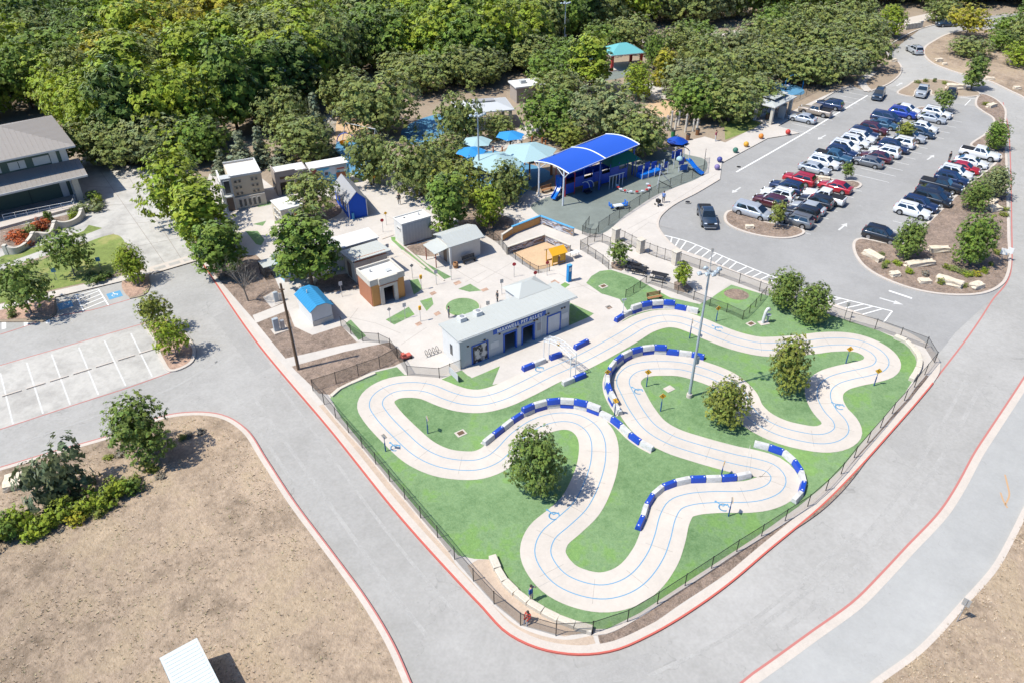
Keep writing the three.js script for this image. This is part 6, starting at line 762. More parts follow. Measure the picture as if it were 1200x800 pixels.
// train playset
{ const t = playset('train_playset', 'long dark blue train playset with ramps and decks under the barrel canopy', [7.46,-103.44], 33 * D2R); t.scale.set(1.1, 1.3, 1.15);
  for (let k = 0; k < 9; k++) for (const z of [0, -2.0]) part('post', bar([k * 1.45, 0, z], [k * 1.45, 2.3 + (k < 3 ? .5 : 0), z], .06), k < 2 ? playRed : postBl, t);
  for (let k = 0; k < 7; k++) { part('deck', box(1.4, .08, 1.9, .72 + k * 1.45, .75 + (k < 2 ? .3 : 0), -1), M.darkMetal, t); part('side_panel', rbox(1.36, 1.15, .06, .02, .72 + k * 1.45, .3 + (k % 2) * .5, .02), k % 2 ? playBlue : playBlue, t); part('side_panel', rbox(1.36, .85, .06, .02, .72 + k * 1.45, .95, -2.02), playBlue, t); }
  const roofG = new THREE.CylinderGeometry(1.25, 1.25, 2.4, 14, 1, true, -Math.PI / 2.6, Math.PI / 1.3); roofG.rotateZ(Math.PI / 2); roofG.rotateX(-Math.PI / 2); const rf = part('cab_roof', new THREE.ExtrudeGeometry(new THREE.Shape().absarc(0, 0, 1.2, .35, Math.PI - .35), { depth: 2.2, bevelEnabled: false }), playTeal, t); rf.rotation.y = Math.PI / 2; rf.position.set(.2, 2.2, -1);
  part('red_arch', merge(bar([0, 2.5, .1], [.7, 2.85, .1], .08), bar([.7, 2.85, .1], [1.4, 2.5, .1], .08)), playRed, t);
  const tent = geom([7.2, 2.0, .2, 12.4, 2.0, .2, 12.4, 2.0, -2.4, 7.2, 2.0, -2.4, 8.6, 3.0, -1.1, 11, 3.0, -1.1], [0, 1, 5, 0, 5, 4, 1, 2, 5, 2, 3, 4, 2, 4, 5, 3, 0, 4]).toNonIndexed(); tent.computeVertexNormals(); part('tent_roof', tent, playGreen, t);
  slide(t, -.05, -.9, 1.05, 2.2, Math.PI + .5, playBright); part('slide_hood', rbox(.5, 1.2, 1.0, .1, -.3, 1.0, -.9), playBright, t);
  for (let k = 0; k < 2; k++) { const g = new THREE.TorusGeometry(.85, .045, 6, 14, Math.PI * .62); part('climbing_arc', g, frameWhite, t).position.set(2.6 + k * .7, .55, .55); } part('step', box(.9, .12, .7, 3.1, .15, .7), M.darkMetal, t);
  for (let k = 0; k < 5; k++) part('rail_bar', bar([6.2 + k * .55, 0, 1.2], [6.2 + k * .55, 1.5, 1.2], .04), frameWhite, t); part('top_bar', bar([6.1, 1.5, 1.2], [8.6, 1.5, 1.2], .05), frameWhite, t); }
{ const t = playset('ramp_playset', 'bright blue low ramp play piece beyond the tent roof', [19.19,-110.23], 33 * D2R); for (let k = 0; k < 3; k++) { part('block', rbox(1.2, .7, 1.3, .08, k * 1.35, 0, 0), playBright, t); part('upright_panel', rbox(1.0, 1.0 + .2 * (k % 2), .08, .03, k * 1.35, .7, -.5), playBlue, t); } part('triangle_panel', (() => { const g = new THREE.ExtrudeGeometry(new THREE.Shape([[0, 0], [1.5, 0], [0, 1.3]].map(q => new THREE.Vector2(...q))), { depth: .1, bevelEnabled: false }); g.translate(3.2, .1, 0); return g; })(), playBright, t); for (let k = 0; k < 4; k++) part('post', bar([k * 1.2 - .6, 0, .75], [k * 1.2 - .6, 1.7, .75], .04), frameWhite, t); }
// ring of red and white stepping pods
{ const c = [17.44,-106.31], t = playset('balance_ring', 'ring of red and white balance steps with grey uprights', c, 0); for (let k = 0; k < 11; k++) { const a = -.4 + k / 10 * 3.7; part('balance_step', rbox(.42, .22, .3, .06, Math.cos(a) * 2.3, .25, Math.sin(a) * 1.9), k % 2 ? playRed : frameWhite, t).rotation.y = 0; } for (const a of [-.2, .9, 2.1, 3.2]) part('upright', bar([Math.cos(a) * 2.35, 0, Math.sin(a) * 1.95], [Math.cos(a) * 2.35, .55, Math.sin(a) * 1.95], .045), frameWhite, t); const g = []; for (let k = 0; k < 12; k++) { const a = -.4 + k / 12 * 3.7, b = -.4 + (k + 1) / 12 * 3.7; g.push(bar([Math.cos(a) * 2.3, .28, Math.sin(a) * 1.9], [Math.cos(b) * 2.3, .28, Math.sin(b) * 1.9], .035)); } part('ring_tube', merge(g), frameWhite, t); }
// tower playset with wavy slide
{ const t = playset('tower_playset', 'blue climbing tower with a wavy slide near the rubber surface end', [24.94,-112.12], 20 * D2R); for (const [x, z, h] of [[0, 0, 3.1], [1.5, 0, 3.1], [0, -1.5, 3.4], [1.5, -1.5, 3.4], [-1.9, 0, 1.8], [-1.9, -1.2, 1.8]]) part('post', bar([x, 0, z], [x, h, z], .06), frameWhite, t); part('deck', box(1.5, .09, 1.5, .75, 1.5, -.75), M.darkMetal, t); for (const [x, z, h] of [[.75, -1.55, 2.3], [0, -1.6, 2.1], [.3, .05, 1.7]]) part('panel', rbox(.9, 1.1, .07, .03, x, h - .5, z), playBlue, t); part('panel', rbox(.7, 1.0, .07, .03, -1.6, .4, -1.2), playBlue, t); part('panel', rbox(1.2, .9, .07, .03, .8, .2, .03), playBright, t); part('roof_arc', (() => { const g = new THREE.TorusGeometry(1.6, .06, 6, 14, Math.PI * .7); g.rotateZ(.45); return g; })(), M.darkMetal, t).position.set(.6, 1.9, -.8); part('clear_dome', new THREE.SphereGeometry(.5, 12, 8, 0, 6.3, 0, 1.6), fabricTeal, t).position.set(-.2, 2.1, .2); slide(t, 1.5, -.4, 1.55, 3.0, -1.15, playBright); part('net_frame', merge(bar([-1.9, .1, 0], [-4.2, .1, .4], .05), bar([-1.9, 1.8, 0], [-4.2, .1, .4], .03), bar([-1.9, 1.2, -1.2], [-4.2, .1, .4], .03)), M.darkMetal, t); }
{ const t = playset('spring_seesaw', 'blue and white four seat spring rocker beside the playground fence', [14.5,-99.62], 20 * D2R); part('table', rbox(1.3, .1, .8, .04, 0, .5, 0), frameWhite, t); part('spring', cyl(.16, .16, .5, 0, 0, 0, 10), M.darkMetal, t); for (const [x, z] of [[-1.0, .3], [-1.0, -.3], [1.0, .3], [1.0, -.3]]) { const s = part('seat', rbox(.45, .12, .36, .05, x, .45, z), playBright, t); part('seat_back', rbox(.08, .5, .36, .03, x + Math.sign(x) * .2, .55, z), playBright, s); } }
{ const t = playset('bent_climber', 'tall grey bent pipe climber beside the playground fence', [20.88,-106.31], 10 * D2R); part('frame', merge(bar([0, 0, 0], [.2, 2.6, 0], .06), bar([2.4, 0, -.6], [2.4, .2, -.6], .05), bar([.2, 2.6, 0], [2.2, .4, -.6], .05)), frameWhite, t); part('beam', bar([.1, 1.2, 0], [2.0, .2, .5], .05), M.darkMetal, t); }
// umbrella shades
function umbrella(p, r, h, mat, label, n = 6, turn = .3) { const t = thing('shade_umbrella', label, 'canopy', [p[0], Y_SLAB, p[1]], turn, 'umbrella shades over the play towers'), pos = [0, h + r * .28, 0], idx = []; for (let k = 0; k < n; k++) { const a = k / n * 6.283, b = (k + .5) / n * 6.283; pos.push(Math.cos(a) * r, h, Math.sin(a) * r, Math.cos(b) * r * .84, h + .06, Math.sin(b) * r * .84); } for (let k = 0; k < n * 2; k++) idx.push(0, 1 + (k + 1) % (n * 2), 1 + k); part('fabric', toCreasedNormals(geom(pos, idx), .2), mat, t); part('column', bar([0, 0, 0], [0, h + r * .26, 0], .12, 10), playOrange, t); const rb = []; for (let k = 0; k < n; k++) { const a = k / n * 6.283; rb.push(bar([0, h + r * .26, 0], [Math.cos(a) * r, h - .03, Math.sin(a) * r], .035)); } part('ribs', merge(rb), frameWhite, t); }
umbrella([2.57,-109.29], 4.1, 4.3, fabricTeal, 'large pale teal shade over the orange posted play tower'); umbrella([-2.04,-106.01], 4.1, 4.1, fabricTeal, 'large pale teal shade beside the floodlight pole'); umbrella([-5.25,-115.11], 2.4, 3.6, fabricTeal, 'small pale teal shade between the oaks'); umbrella([-0.26,-117.58], 2.3, 3.6, fabricSky, 'bright blue shade beyond the pale teal ones'); umbrella([-5.95,-110.55], 2.3, 3.8, fabricSky, 'bright blue shade over the orange roofed play tower');
function tower(p, turn, label, s = 1) { const t = playset('play_tower', label, p, turn); t.scale.setScalar(s); let k = 0; for (const x of [-1.6, 0, 1.6]) for (const z of [-1.1, 1.1]) part('post', bar([x, 0, z], [x, 2.9 + (k++ % 3) * .35, z], .1, 8), playOrange, t); part('deck', box(3.3, .1, 2.3, 0, 1.4, 0), M.darkMetal, t); for (const x of [-.8, .8]) { part('panel', rbox(1.3, .9, .08, .03, x, 1.55, 1.12), x < 0 ? playGreen : playBlue, t); part('panel', rbox(1.3, 1.2, .08, .03, x, .1, -1.12), playGreen, t); } slide(t, 1.7, 0, 1.4, 2.4, 0, playGreen); return t; }
tower([3.29,-116.37], .2, 'orange posted play tower with green panels under the large teal shade'); tower([-2.17,-112.12], .6, 'green play tower behind the plaza oak'); { const t = tower([-6.65,-112.12], .4, 'small play tower with orange roof and sky blue slide', .85); part('orange_roof', rbox(2.6, 1.0, 1.6, .3, 0, 2.9, 0), M.yellow, t); slide(t, -1.7, .3, 1.4, 2.4, Math.PI, fabricSky, 'blue_slide'); }
{ const t = thing('totem_post', 'rust orange totem post beside the small play tower', 'post', [...[-8.77,-113.4].slice(0, 1), Y_SLAB, [-8.77,-113.4][1]]); part('shaft', cyl(.25, .22, 2.9, 0, 0, 0, 10), playOrange, t); part('band', cyl(.29, .29, .2, 0, 2.2, 0, 10), M.wood, t); }
for (const [p, l] of [[[5.84,-111.17], 'orange stepping post on the blue rubber next to the barrel canopy'], [[7.97,-131.57], 'orange play post under the dense green oak']]) { const t = thing('orange_post', l, 'post', [p[0], Y_SLAB, p[1]], 0, 'orange play posts'); part('shaft', cyl(.2, .2, 1.9, 0, 0, 0, 10), playOrange, t); part('cap', new THREE.SphereGeometry(.22, 10, 6).translate(0, 1.9, 0), playOrange, t); }
// swings on the orange sand
{ const a = [-26.85,-124.91], b = [-23.71,-127.2], t = thing('swing_set', 'grey swing set on orange sand below the leaning oak', 'swing', [a[0], Y_SLAB, a[1]], -.5); part('frame', merge(bar([0, 3, 0], [6, 3, 0], .07), ...[0, 6].flatMap(x => [bar([x, 3, 0], [x, 0, 1.4], .06), bar([x, 3, 0], [x, 0, -1.4], .06)])), M.steel, t); for (const x of [1.2, 2.6, 4, 5.2]) { part('chain', merge(bar([x - .2, 3, 0], [x - .2, .6, 0], .015), bar([x + .2, 3, 0], [x + .2, .6, 0], .015)), M.darkMetal, t); part('seat', rbox(.5, .05, .2, .02, x, .57, 0), M.black, t); } }
{ const t = thing('spinner', 'yellow seated spinner with dark arc on the blue swing court', 'play equipment', [[-26.76,-121.96][0], Y_SLAB, [-26.76,-121.96][1]]); part('bowl', new THREE.SphereGeometry(.75, 14, 8, 0, 6.3, 1.6, 1.55), M.yellow, t).position.y = 1; part('arc', (() => { const g = new THREE.TorusGeometry(1.5, .08, 6, 16, Math.PI); return g; })(), playBlue, t).position.set(.2, .6, -.8); part('mast', bar([0, 0, 0], [0, 1, 0], .12), M.steel, t); }
{ const t = thing('water_arch', 'pale blue hoop arch on the blue rubber beside the far pavilion', 'play equipment', [[53.82,-152.25][0], Y_SLAB, [53.82,-152.25][1]], -.3); part('hoop', (() => { const g = new THREE.TorusGeometry(1.6, .09, 6, 18, Math.PI); return g; })(), fabricSky, t).position.y = .9; part('leg', bar([1.6, 0, 0], [1.6, .9, 0], .09), fabricSky, t); part('leg', bar([-1.6, 0, 0], [-1.6, .9, 0], .09), fabricSky, t); }
{ const t = thing('spring_rider', 'white spring rider on the blue rubber beside the hoop arch', 'play equipment', [[52.06,-151.23][0], Y_SLAB, [52.06,-151.23][1]]); part('seat', rbox(1.0, .3, .5, .12, 0, .6, 0), M.white, t); part('spring', cyl(.12, .12, .6), M.darkMetal, t); part('neck', bar([.3, .8, 0], [.45, 1.25, 0], .08), playBlue, t); }
// pavilions
function pavilion(p, w, d, h, rise, turn, roofMat, label, colMat = W.stone) { const t = thing('pavilion', label, 'pavilion', [p[0], Y_SLAB, p[1]], turn), x = w / 2, z = d / 2, rg = Math.max(.3, x - z); const hp = geom([-x, h, z, x, h, z, x, h, -z, -x, h, -z, -rg, h + rise, 0, rg, h + rise, 0], [0, 1, 5, 0, 5, 4, 1, 2, 5, 2, 3, 4, 2, 4, 5, 3, 0, 4]).toNonIndexed(); hp.computeVertexNormals(); part('roof', hp, roofMat, t); part('fascia', merge(box(w, .18, .08, 0, h - .17, z - .04), box(w, .18, .08, 0, h - .17, -z + .04), box(.08, .18, d - .16, x - .04, h - .17, 0), box(.08, .18, d - .16, -x + .04, h - .17, 0)), W.white, t); for (const a of [-1, 1]) for (const b of [-1, 1]) part('column', rbox(.5, h - .1, .5, .04, a * (x - .6), 0, b * (z - .6)), colMat, t); part('floor', box(w - .6, .04, d - .6, 0, .02, 0), M.concrete, t); return t; }
{ const t = pavilion([45.3, -136.0], 7.8, 4.2, 3.2, .5, 47 * D2R, W.tealRoof, 'grey roofed pavilion on stone columns beside the accessible bays'); part('clerestory', merge(box(4.2, .3, 1.7, 0, 3.62, 0)), winGlass, t); part('upper_roof', roofSlab([[-2.4, 3.98, 1.1], [2.4, 3.98, 1.1], [2.4, 4.05, -1.1], [-2.4, 4.05, -1.1]], .1), W.tealRoof, t); part('back_wall', box(4.2, 2.6, .15, .6, 0, -1.4), W.grey, t); part('screen_panel', box(.1, 2.2, 1.4, 2.2, 0, .7), W.tealRoof, t); part('screen_panel', box(.1, 2.2, 1.2, .6, 0, 1.4), W.grey, t); }
pavilion([22.44,-166.15], 7.5, 6, 3.3, 1.5, .3, col(.10, .33, .34, .7), 'teal hip roofed pavilion on red posts behind the pyramid shaped tree', playRed); pavilion([14.16,-163.2], 4.5, 4, 2.8, 1.0, .2, col(.12, .35, .38, .7), 'small teal shade roof beside the pyramid shaped tree', playRed);
{ const t = pavilion([-4.95,-132.4], 9.5, 6.5, 3.3, .9, .25, col(.42, .43, .43, .7), 'wide pale grey roofed pavilion between the playground oaks'); part('ridge_cap', box(4, .15, 1.4, 0, 4.1, 0), W.greyRoof, t); }
{ const t = thing('rest_room', 'low flat white roofed rest room among the trees', 'building', [[2.68,-145.77][0], Y_SLAB, [2.68,-145.77][1]], .35); part('wall', box(5.2, 2.8, 3.6), W.taupe, t); part('flat_roof', box(5.8, .25, 4.2, 0, 2.8, 0), W.roofWhite, t); part('roof_unit', rbox(1, .6, 1, .05, -.8, 3.05, 0), W.grey, t); part('door', box(.9, 2, .05, 1, 0, 1.83), winGlass, t); }
// sand pit walls with painted panels
const pitMural = new THREE.MeshStandardMaterial({ map: tex(2.6, 61, (v, o) => { const k = v[2] + v[3] * .6; const c = k > .12 ? [.45, .45, .46] : k > -.05 ? [.10, .13, .22] : k > -.2 ? [.34, .22, .13] : [.05, .05, .06]; o[0] = c[0]; o[1] = c[1]; o[2] = c[2]; }, undefined, 256), roughness: .8 });
function lowWall(a, b, h, capMat, faceMat, label, th = .22) { const c = lerp2(a, b, .5), l = dist(a, b), t = thing('mural_wall', label, 'wall', [c[0], Y_SLAB, c[1]], headingOf(a, b)); part('wall_body', box(l, h, th), W.stone, t); part('painted_panel', box(l - .1, h - .16, th + .04, 0, .08, 0), faceMat, t); part('cap', rbox(l + .06, .08, th + .1, .02, 0, h, 0), capMat, t); }
lowWall([-0.63,-86.87], [4.13,-90.23], .95, W.stone, pitMural, 'painted mountain wall along the left edge of the sand pit'); lowWall([4.13,-90.23], [7.22,-87.31], .95, W.stone, pitMural, 'painted mountain wall along the far edge of the sand pit'); lowWall([0,-92.09], [3.73,-95.24], 1.1, W.skyBlue, W.orange, 'low wall with sky blue cap and orange panels behind the mulch bed'); lowWall([3.73,-95.24], [7.91,-91.62], 1.1, W.skyBlue, pitMural, 'low wall with sky blue cap and picture panels beside the rubber surface'); lowWall([-1.3,-90.23], [0,-92.09], .9, W.stone, W.orange, 'short low wall with an orange panel beside the fence corner');
{ const t = thing('yellow_playhouse', 'yellow panelled playhouse with dark roof in the sand pit', 'playhouse', [[5.31,-84.95][0], Y_SLAB + .02, [5.31,-84.95][1]], 30 * D2R); for (const x of [-.9, .9]) for (const z of [-.7, .7]) part('post', bar([x, 0, z], [x, 1.5, z], .06), M.yellow, t); part('wall_panel', rbox(.7, .9, .07, .03, -.5, .35, .72), M.yellow, t); part('wall_panel', rbox(.6, .9, .07, .03, .5, .35, .72), M.yellow, t); part('wall_panel', rbox(.07, .9, 1.1, .03, .92, .35, 0), M.yellow, t); part('base_beam', merge(bar([-.9, .08, .7], [.9, .08, .7], .05), bar([-.9, .08, -.7], [.9, .08, -.7], .05)), M.yellow, t); for (const s of [-1, 1]) part('roof_panel', roofSlab(s > 0 ? [[-1.1, 1.45, .95], [1.1, 1.45, .95], [1.1, 2.05, 0], [-1.1, 2.05, 0]] : [[1.1, 1.45, -.95], [-1.1, 1.45, -.95], [-1.1, 2.05, 0], [1.1, 2.05, 0]], .06), s > 0 ? M.yellow : M.darkMetal, t); }
{ const t = thing('blue_kiosk', 'tall bright blue kiosk pillar on the plaza beside the sand pit', 'kiosk', [[6.65,-80.3][0], Y_SLAB, [6.65,-80.3][1]], VA); part('pillar', rbox(.5, 2.15, .45, .04), fabricSky, t); part('sign_face', box(.3, .5, .02, 0, 1.45, .24), M.white, t); part('cap', rbox(.56, .08, .5, .02, 0, 2.15, 0), W.skyBlue, t); }


// ---------------------------------------------------------------- street furniture and small things
const AT = (p, y = Y_SLAB) => [p[0], y, p[1]];
function bench(p, turn, mat, label) { const t = thing('bench', label, 'bench', AT(p), turn); for (let k = 0; k < 3; k++) part('seat_slat', rbox(1.8, .04, .13, .01, 0, .43, -.12 + k * .15), mat, t); for (let k = 0; k < 3; k++) part('back_slat', rbox(1.8, .12, .04, .01, 0, .52 + k * .15, -.24 - k * .03), mat, t); for (const x of [-.75, .75]) part('leg', merge(box(.06, .44, .4, x, 0, 0), box(.06, .5, .05, x, .43, -.24)), M.darkMetal, t); }
bench([16.05,-76.18], 20 * D2R, M.wood, 'orange brown bench behind the barriers at the upper bend'); bench([-5.19,-84.74], VA, M.darkMetal, 'dark bench outside the beige depot'); bench([4.99,-105.15], 33 * D2R, M.wood, 'orange brown bench at the foot of the barrel canopy'); bench([24.98,-147.71], .4, M.darkMetal, 'dark bench under the green tree on the curving path');
function picnic(p, turn, label) { const t = thing('picnic_table', label, 'table', AT(p, Y_SLAB + .02), turn, 'picnic tables on the terrace'); for (let k = 0; k < 5; k++) part('top_slat', rbox(1.9, .05, .14, .01, 0, .74, -.32 + k * .16), M.darkMetal, t); for (const z of [-.72, .72]) for (const o of [-.07, .07]) part('bench_slat', rbox(1.9, .05, .12, .01, 0, .43, z + o), M.darkMetal, t); for (const x of [-.65, .65]) part('leg', merge(bar([x, 0, -.65], [x, .72, -.2], .035), bar([x, 0, .65], [x, .72, .2], .035), bar([x, .4, -.75], [x, .4, .75], .03)), M.darkMetal, t); }
picnic([14.44,-83.08], -25 * D2R, 'dark slatted picnic table in the shade of the young tree'); picnic([15.16,-82.27], -25 * D2R, 'dark slatted picnic table in the middle of the terrace row'); picnic([17.26,-80.69], -25 * D2R, 'dark slatted picnic table beside the lime green young tree');
{ const t = thing('barrel_planter', 'brown barrel planter at the depot porch', 'planter', AT([-6.78,-83.49])); part('barrel', new THREE.LatheGeometry([[.26, 0], [.34, .3], [.34, .4], [.28, .72], [.2, .72], [.2, .6]].map(q => new THREE.Vector2(...q)), 14), M.wood, t); part('band', cyl(.355, .355, .06, 0, .33, 0, 14), M.darkMetal, t); }
{ const t = thing('folding_table', 'small white table beside the sand pit fence', 'table', AT([7.67,-86.01]), VA); part('top', rbox(1.1, .06, .7, .02, 0, .7, 0), M.white, t); for (const x of [-.45, .45]) for (const z of [-.25, .25]) part('leg', bar([x, 0, z], [x, .7, z], .03), M.steel, t); }
// ball bollards
for (const [p, c, w] of [[[35.21,-119.81], [.03, .13, .09], 'green'], [[37.5,-122.32], [.55, .27, .02], 'amber'], [[40.79,-125.86], [.55, .18, .02], 'orange'], [[45.75,-127.78], [.45, .04, .03], 'red'], [[31.91,-116.03], [.05, .06, .22], 'dark blue'], [[30.9,-113.08], [.17, .13, .28], 'violet']]) { const t = thing('ball_bollard', `${w} ball bollard on the pale sidewalk by the drop-off lane`, 'bollard', AT(p), 0, 'coloured ball bollards'); part('ball', new THREE.SphereGeometry(.42, 18, 12).translate(0, .44, 0), col(...c, .6), t); part('foot', cyl(.24, .2, .08, 0, 0, 0, 14), M.kerb, t); }
// toy village road signs
const octo = (() => { const g = new THREE.CylinderGeometry(.24, .24, .02, 8); g.rotateX(Math.PI / 2); g.rotateZ(Math.PI / 8); return g; })(), rect = box(.4, .5, .02, 0, -.25, 0), diam = signPlate.clone().scale(.75, .75, 1);
const SGN = { stop: [octo, col(.40, .02, .03, .5), 'small red octagon stop sign'], grey: [diam, signBack, 'small grey backed diamond sign'], rect: [rect, col(.45, .45, .44, .5), 'small pale rectangular sign'], light: [rbox(.28, .5, .2, .04, 0, -.25, 0), M.yellow, 'small yellow traffic signal'], yellow: [diam, M.yellow, 'small yellow diamond sign'] };
for (const [k, p, w, turn] of [['stop', [-16.74,-92.69], 'near the white box building', .3], ['stop', [0.25,-81.28], 'on the open plaza by the depot', .2], ['stop', [2.68,-79.33], 'behind the pit building roof', .3], ['stop', [4.15,-81.67], 'at the sand pit fence corner', .3], ['rect', [-8.79,-79.52], 'at the end of the turf strip', .4], ['grey', [-11.72,-80.98], 'beside the small brick bank', .4], ['light', [-10.42,-78.39], 'at the brick bank corner', .5], ['rect', [-7.12,-80.59], 'at the depot forecourt', .5], ['rect', [-1.17,-77.45], 'beside the roundabout exit', .4], ['rect', [-15.2,-85.8], 'beside the metal roofed shop', .5], ['yellow', [-16.56,-94.75], 'on the upper village street', .2], ['grey', [-13.16,-71.59], 'on the corner turf patch', .3], ['rect', [-11.64,-72.43], 'on the long corner turf patch', .5], ['light', [-9.91,-71.84], 'before the roundabout', .5], ['rect', [-19.31,-76.9], 'between shed and brick shop', .4], ['rect', [-30.28,-90.46], 'outside the beige house', .4], ['yellow', [-19.65,-106.31], 'beside the blue gabled house', .3], ['rect', [-2.62,-72.85], 'near the pit roof edge', .3]]) { const t = thing('village_sign', `${SGN[k][2]} ${w}`, 'sign', AT(p), turn, 'miniature road signs of the toy village'); part('post', cyl(.03, .03, 1.75, 0, 0, 0, 6), M.steel, t); part('plate', SGN[k][0], SGN[k][1], t).position.set(0, 1.75, .04); part('foot', cyl(.1, .08, .05, 0, 0, 0, 8), M.kerb, t); }
// park and street signs
function postSign(p, h, w, hh, mat, turn, label, y = Y_SLAB) { const t = thing('street_sign', label, 'sign', AT(p, y), turn); part('post', cyl(.035, .035, h, 0, 0, 0, 8), M.steel, t); part('plate', rbox(w, hh, .03, .01, 0, h - hh, .05), mat, t); return t; }
postSign([-53.39,-80.49], 1.7, .5, .55, M.lineBlue, 20 * D2R, 'blue accessible parking sign on the lawn beside the open crowned tree'); postSign([-49.1,-82.68], 1.9, .5, .55, M.lineBlue, 20 * D2R, 'blue accessible parking sign by the low dark hedge'); postSign([31.02,-34.17], 2.4, .5, .7, signBack, 2.4, 'grey backed street sign on the dry ground by the right hand kerb'); postSign([59.74,-85.16], 1.7, .8, .8, M.white, -.6, 'white panel sign next to the red fire lane kerb'); postSign([60.58,-85.37], 1.7, .6, .8, M.white, -.6, 'second smaller white panel sign next to the fire lane kerb'); postSign([36.13,-72.17], 2.2, .35, .5, signBack, 2.6, 'grey backed sign at the end of the hatched crossing'); postSign([23.93,-83.91], 2.4, .35, .5, signBack, 2.6, 'narrow grey sign behind the crossing fence');
{ const t = thing('hydration_post', 'white hooked drinking post on a pale slab beside the turf track', 'fountain', AT([27.22,-71.51]), .3); part('slab', rbox(1.1, .08, .8, .02), M.kerb, t); const c = new THREE.CatmullRomCurve3([V(-.15, 0, 0), V(-.1, .8, 0), V(0, 1.5, 0), V(.2, 1.85, 0), V(.4, 1.6, 0)]); part('body', new THREE.TubeGeometry(c, 16, .17, 10), W.white, t); part('bowl', cyl(.22, .3, .18, .42, .85, 0, 14), M.galv, t); part('stem', bar([.42, 0, 0], [.42, .85, 0], .1), M.galv, t); }
{ const t = thing('flag_post', 'thin white post with a small camera at the barrier start', 'post', AT([12.08,-72.68]), .3); part('shaft', merge(box(.06, 2.3, .06)), M.white, t); part('bracket', merge(box(.4, .06, .06, 0, 2.3, 0), box(.14, .2, .14, -.18, 2.15, 0), box(.14, .2, .14, .18, 2.15, 0)), M.galv, t); part('blue_base', box(.1, .8, .1), frameBlue, t); }
for (const [p, l] of [[[15.15,-60.14], 'pale ground hatch on turf beside the floodlight pole'], [[-4.6,-53.75], 'brown drain cover with pale collar on the left turf'], [[10.59,-79.14], 'pale square drain cover on the plaza side turf'], [[25.8,-71.34], 'pale flat slab on the turf below the short fence']]) { const t = thing('ground_hatch', l, 'hatch', AT(p, Y_SLAB + .012), VA, 'ground hatches on the turf'); part('collar', rbox(.95, .05, .75, .02), M.kerb, t); part('lid', rbox(.6, .03, .45, .01, 0, .045, 0), l.startsWith('pale ground') ? M.kerb : M.brown, t); }
// utility cabinets on the gravel strip
for (const [p, s, l] of [[[-24.79,-70.2], 1, 'grey electric cabinets on a concrete pad beside the utility pole'], [[-26.27,-75.99], .8, 'small grey cabinet on the footpath near the pale blue cottage']]) { const t = thing('utility_cabinet', l, 'cabinet', AT(p), VA); t.scale.setScalar(s); part('pad', box(1.6, .08, 1.2), M.kerb, t); part('cabinet', rbox(.6, 1.5, .4, .03, -.3, .08, 0), M.galv, t); part('meter_box', rbox(.4, 1.1, .35, .03, .35, .08, .1), M.steel, t); part('conduit', bar([.05, .08, .3], [.05, 1.3, .3], .04), M.steel, t); }
{ const t = thing('storage_cage', 'dark mesh storage cage with flat grey lid behind the pale blue cottage', 'cage', AT([-28.85,-80.49]), VA); part('lid', box(2.6, .08, 1.9, 1.3, 1.6, -1), W.tealRoof, t); for (const x of [0, 2.6]) for (const z of [-.1, -1.9]) part('post', bar([x, 0, z], [x, 1.6, z], .04), M.black, t); part('mesh_side', box(2.5, 1.5, .02, 1.3, .05, -.1), linkMat, t); part('mesh_side', box(.02, 1.5, 1.7, .01, .05, -1), linkMat, t); }
// white container at the bottom of the dry field
{ const p = [-22.35,-29.73], t = thing('shipping_container', 'white corrugated storage container on the dry field', 'container', AT(p), 37.5 * D2R), w = 2.4, l = 6.1, h = 2.4, cm = wallMat(73, [.46, .49, .48], .18); const side = new THREE.Shape(); part('roof', box(w, .08, l, w / 2, h, l / 2), cm, t); part('frame', merge(...[[.05, .05], [w - .05, .05], [.05, l - .05], [w - .05, l - .05]].map(([x, z]) => box(.12, h, .12, x, 0, z)), box(w, .14, .1, w / 2, 0, .05), box(w, .14, .1, w / 2, 0, l - .05)), cm, t); for (let k = 0; k < 22; k++) for (const x of [.06, w - .06]) part('side_rib', box(.05 + .05 * (k % 2), h - .05, .26, x, .03, .3 + k * .262), cm, t); for (let k = 0; k < 9; k++) part('end_rib', box(.24, h - .05, .05 + .05 * (k % 2), .25 + k * .24, .03, .05), cm, t); for (let k = 0; k < 20; k++) part('roof_rib', box(w - .3, .02, .1, w / 2, h + .08, .3 + k * .29), cm, t); part('floor', box(w - .2, .1, l - .2, w / 2, .05, l / 2), M.brown, t); }
// limestone edging and blocks
function edging(pts, label, hgt = .42, wd = .55) { const ps = along(pts, 1.25), c = ps[0], r = rng(31), t = thing('stone_edging', label, 'stone wall', AT(c)); for (let i = 1; i < ps.length; i++) { const a = ps[i - 1], b = ps[i], m = part('limestone_block', rbox(dist(a, b) - .02, hgt * (.9 + .2 * r()), wd * (.85 + .3 * r()), .05), mats().stone, t); m.position.set((a[0] + b[0]) / 2 - c[0], -.02, (a[1] + b[1]) / 2 - c[1]); m.rotation.y = headingOf(a, b) + (r() - .5) * .06; } }
edging(S([[-1.48,-39.73],[-1.14,-38.69],[-0.63,-37.61],[0.18,-36.56],[1.34,-35.47],[2.4,-34.76],[3.57,-34.07],[4.72,-33.59],[5.53,-33.32]], false, .3), 'curved limestone block edging at the lower corner of the turf'); edging(S([[40.27,-68.77],[41.03,-67.99],[41.38,-66.46],[41.17,-64.69],[40.29,-62.99],[38.93,-61.34]], false, .3), 'curved limestone block edging at the right corner of the turf'); edging(S([[-17.23,-58.97],[-16.49,-60.27],[-15.4,-61.2],[-13.51,-62.57]], false, .3), 'low limestone edging where gravel meets the turf', .2, .35);
const rockMat = mottled(2.2, 103, [.56, .48, .37], .4, { second: [.44, .36, .26], thr: .15, n: 256 });
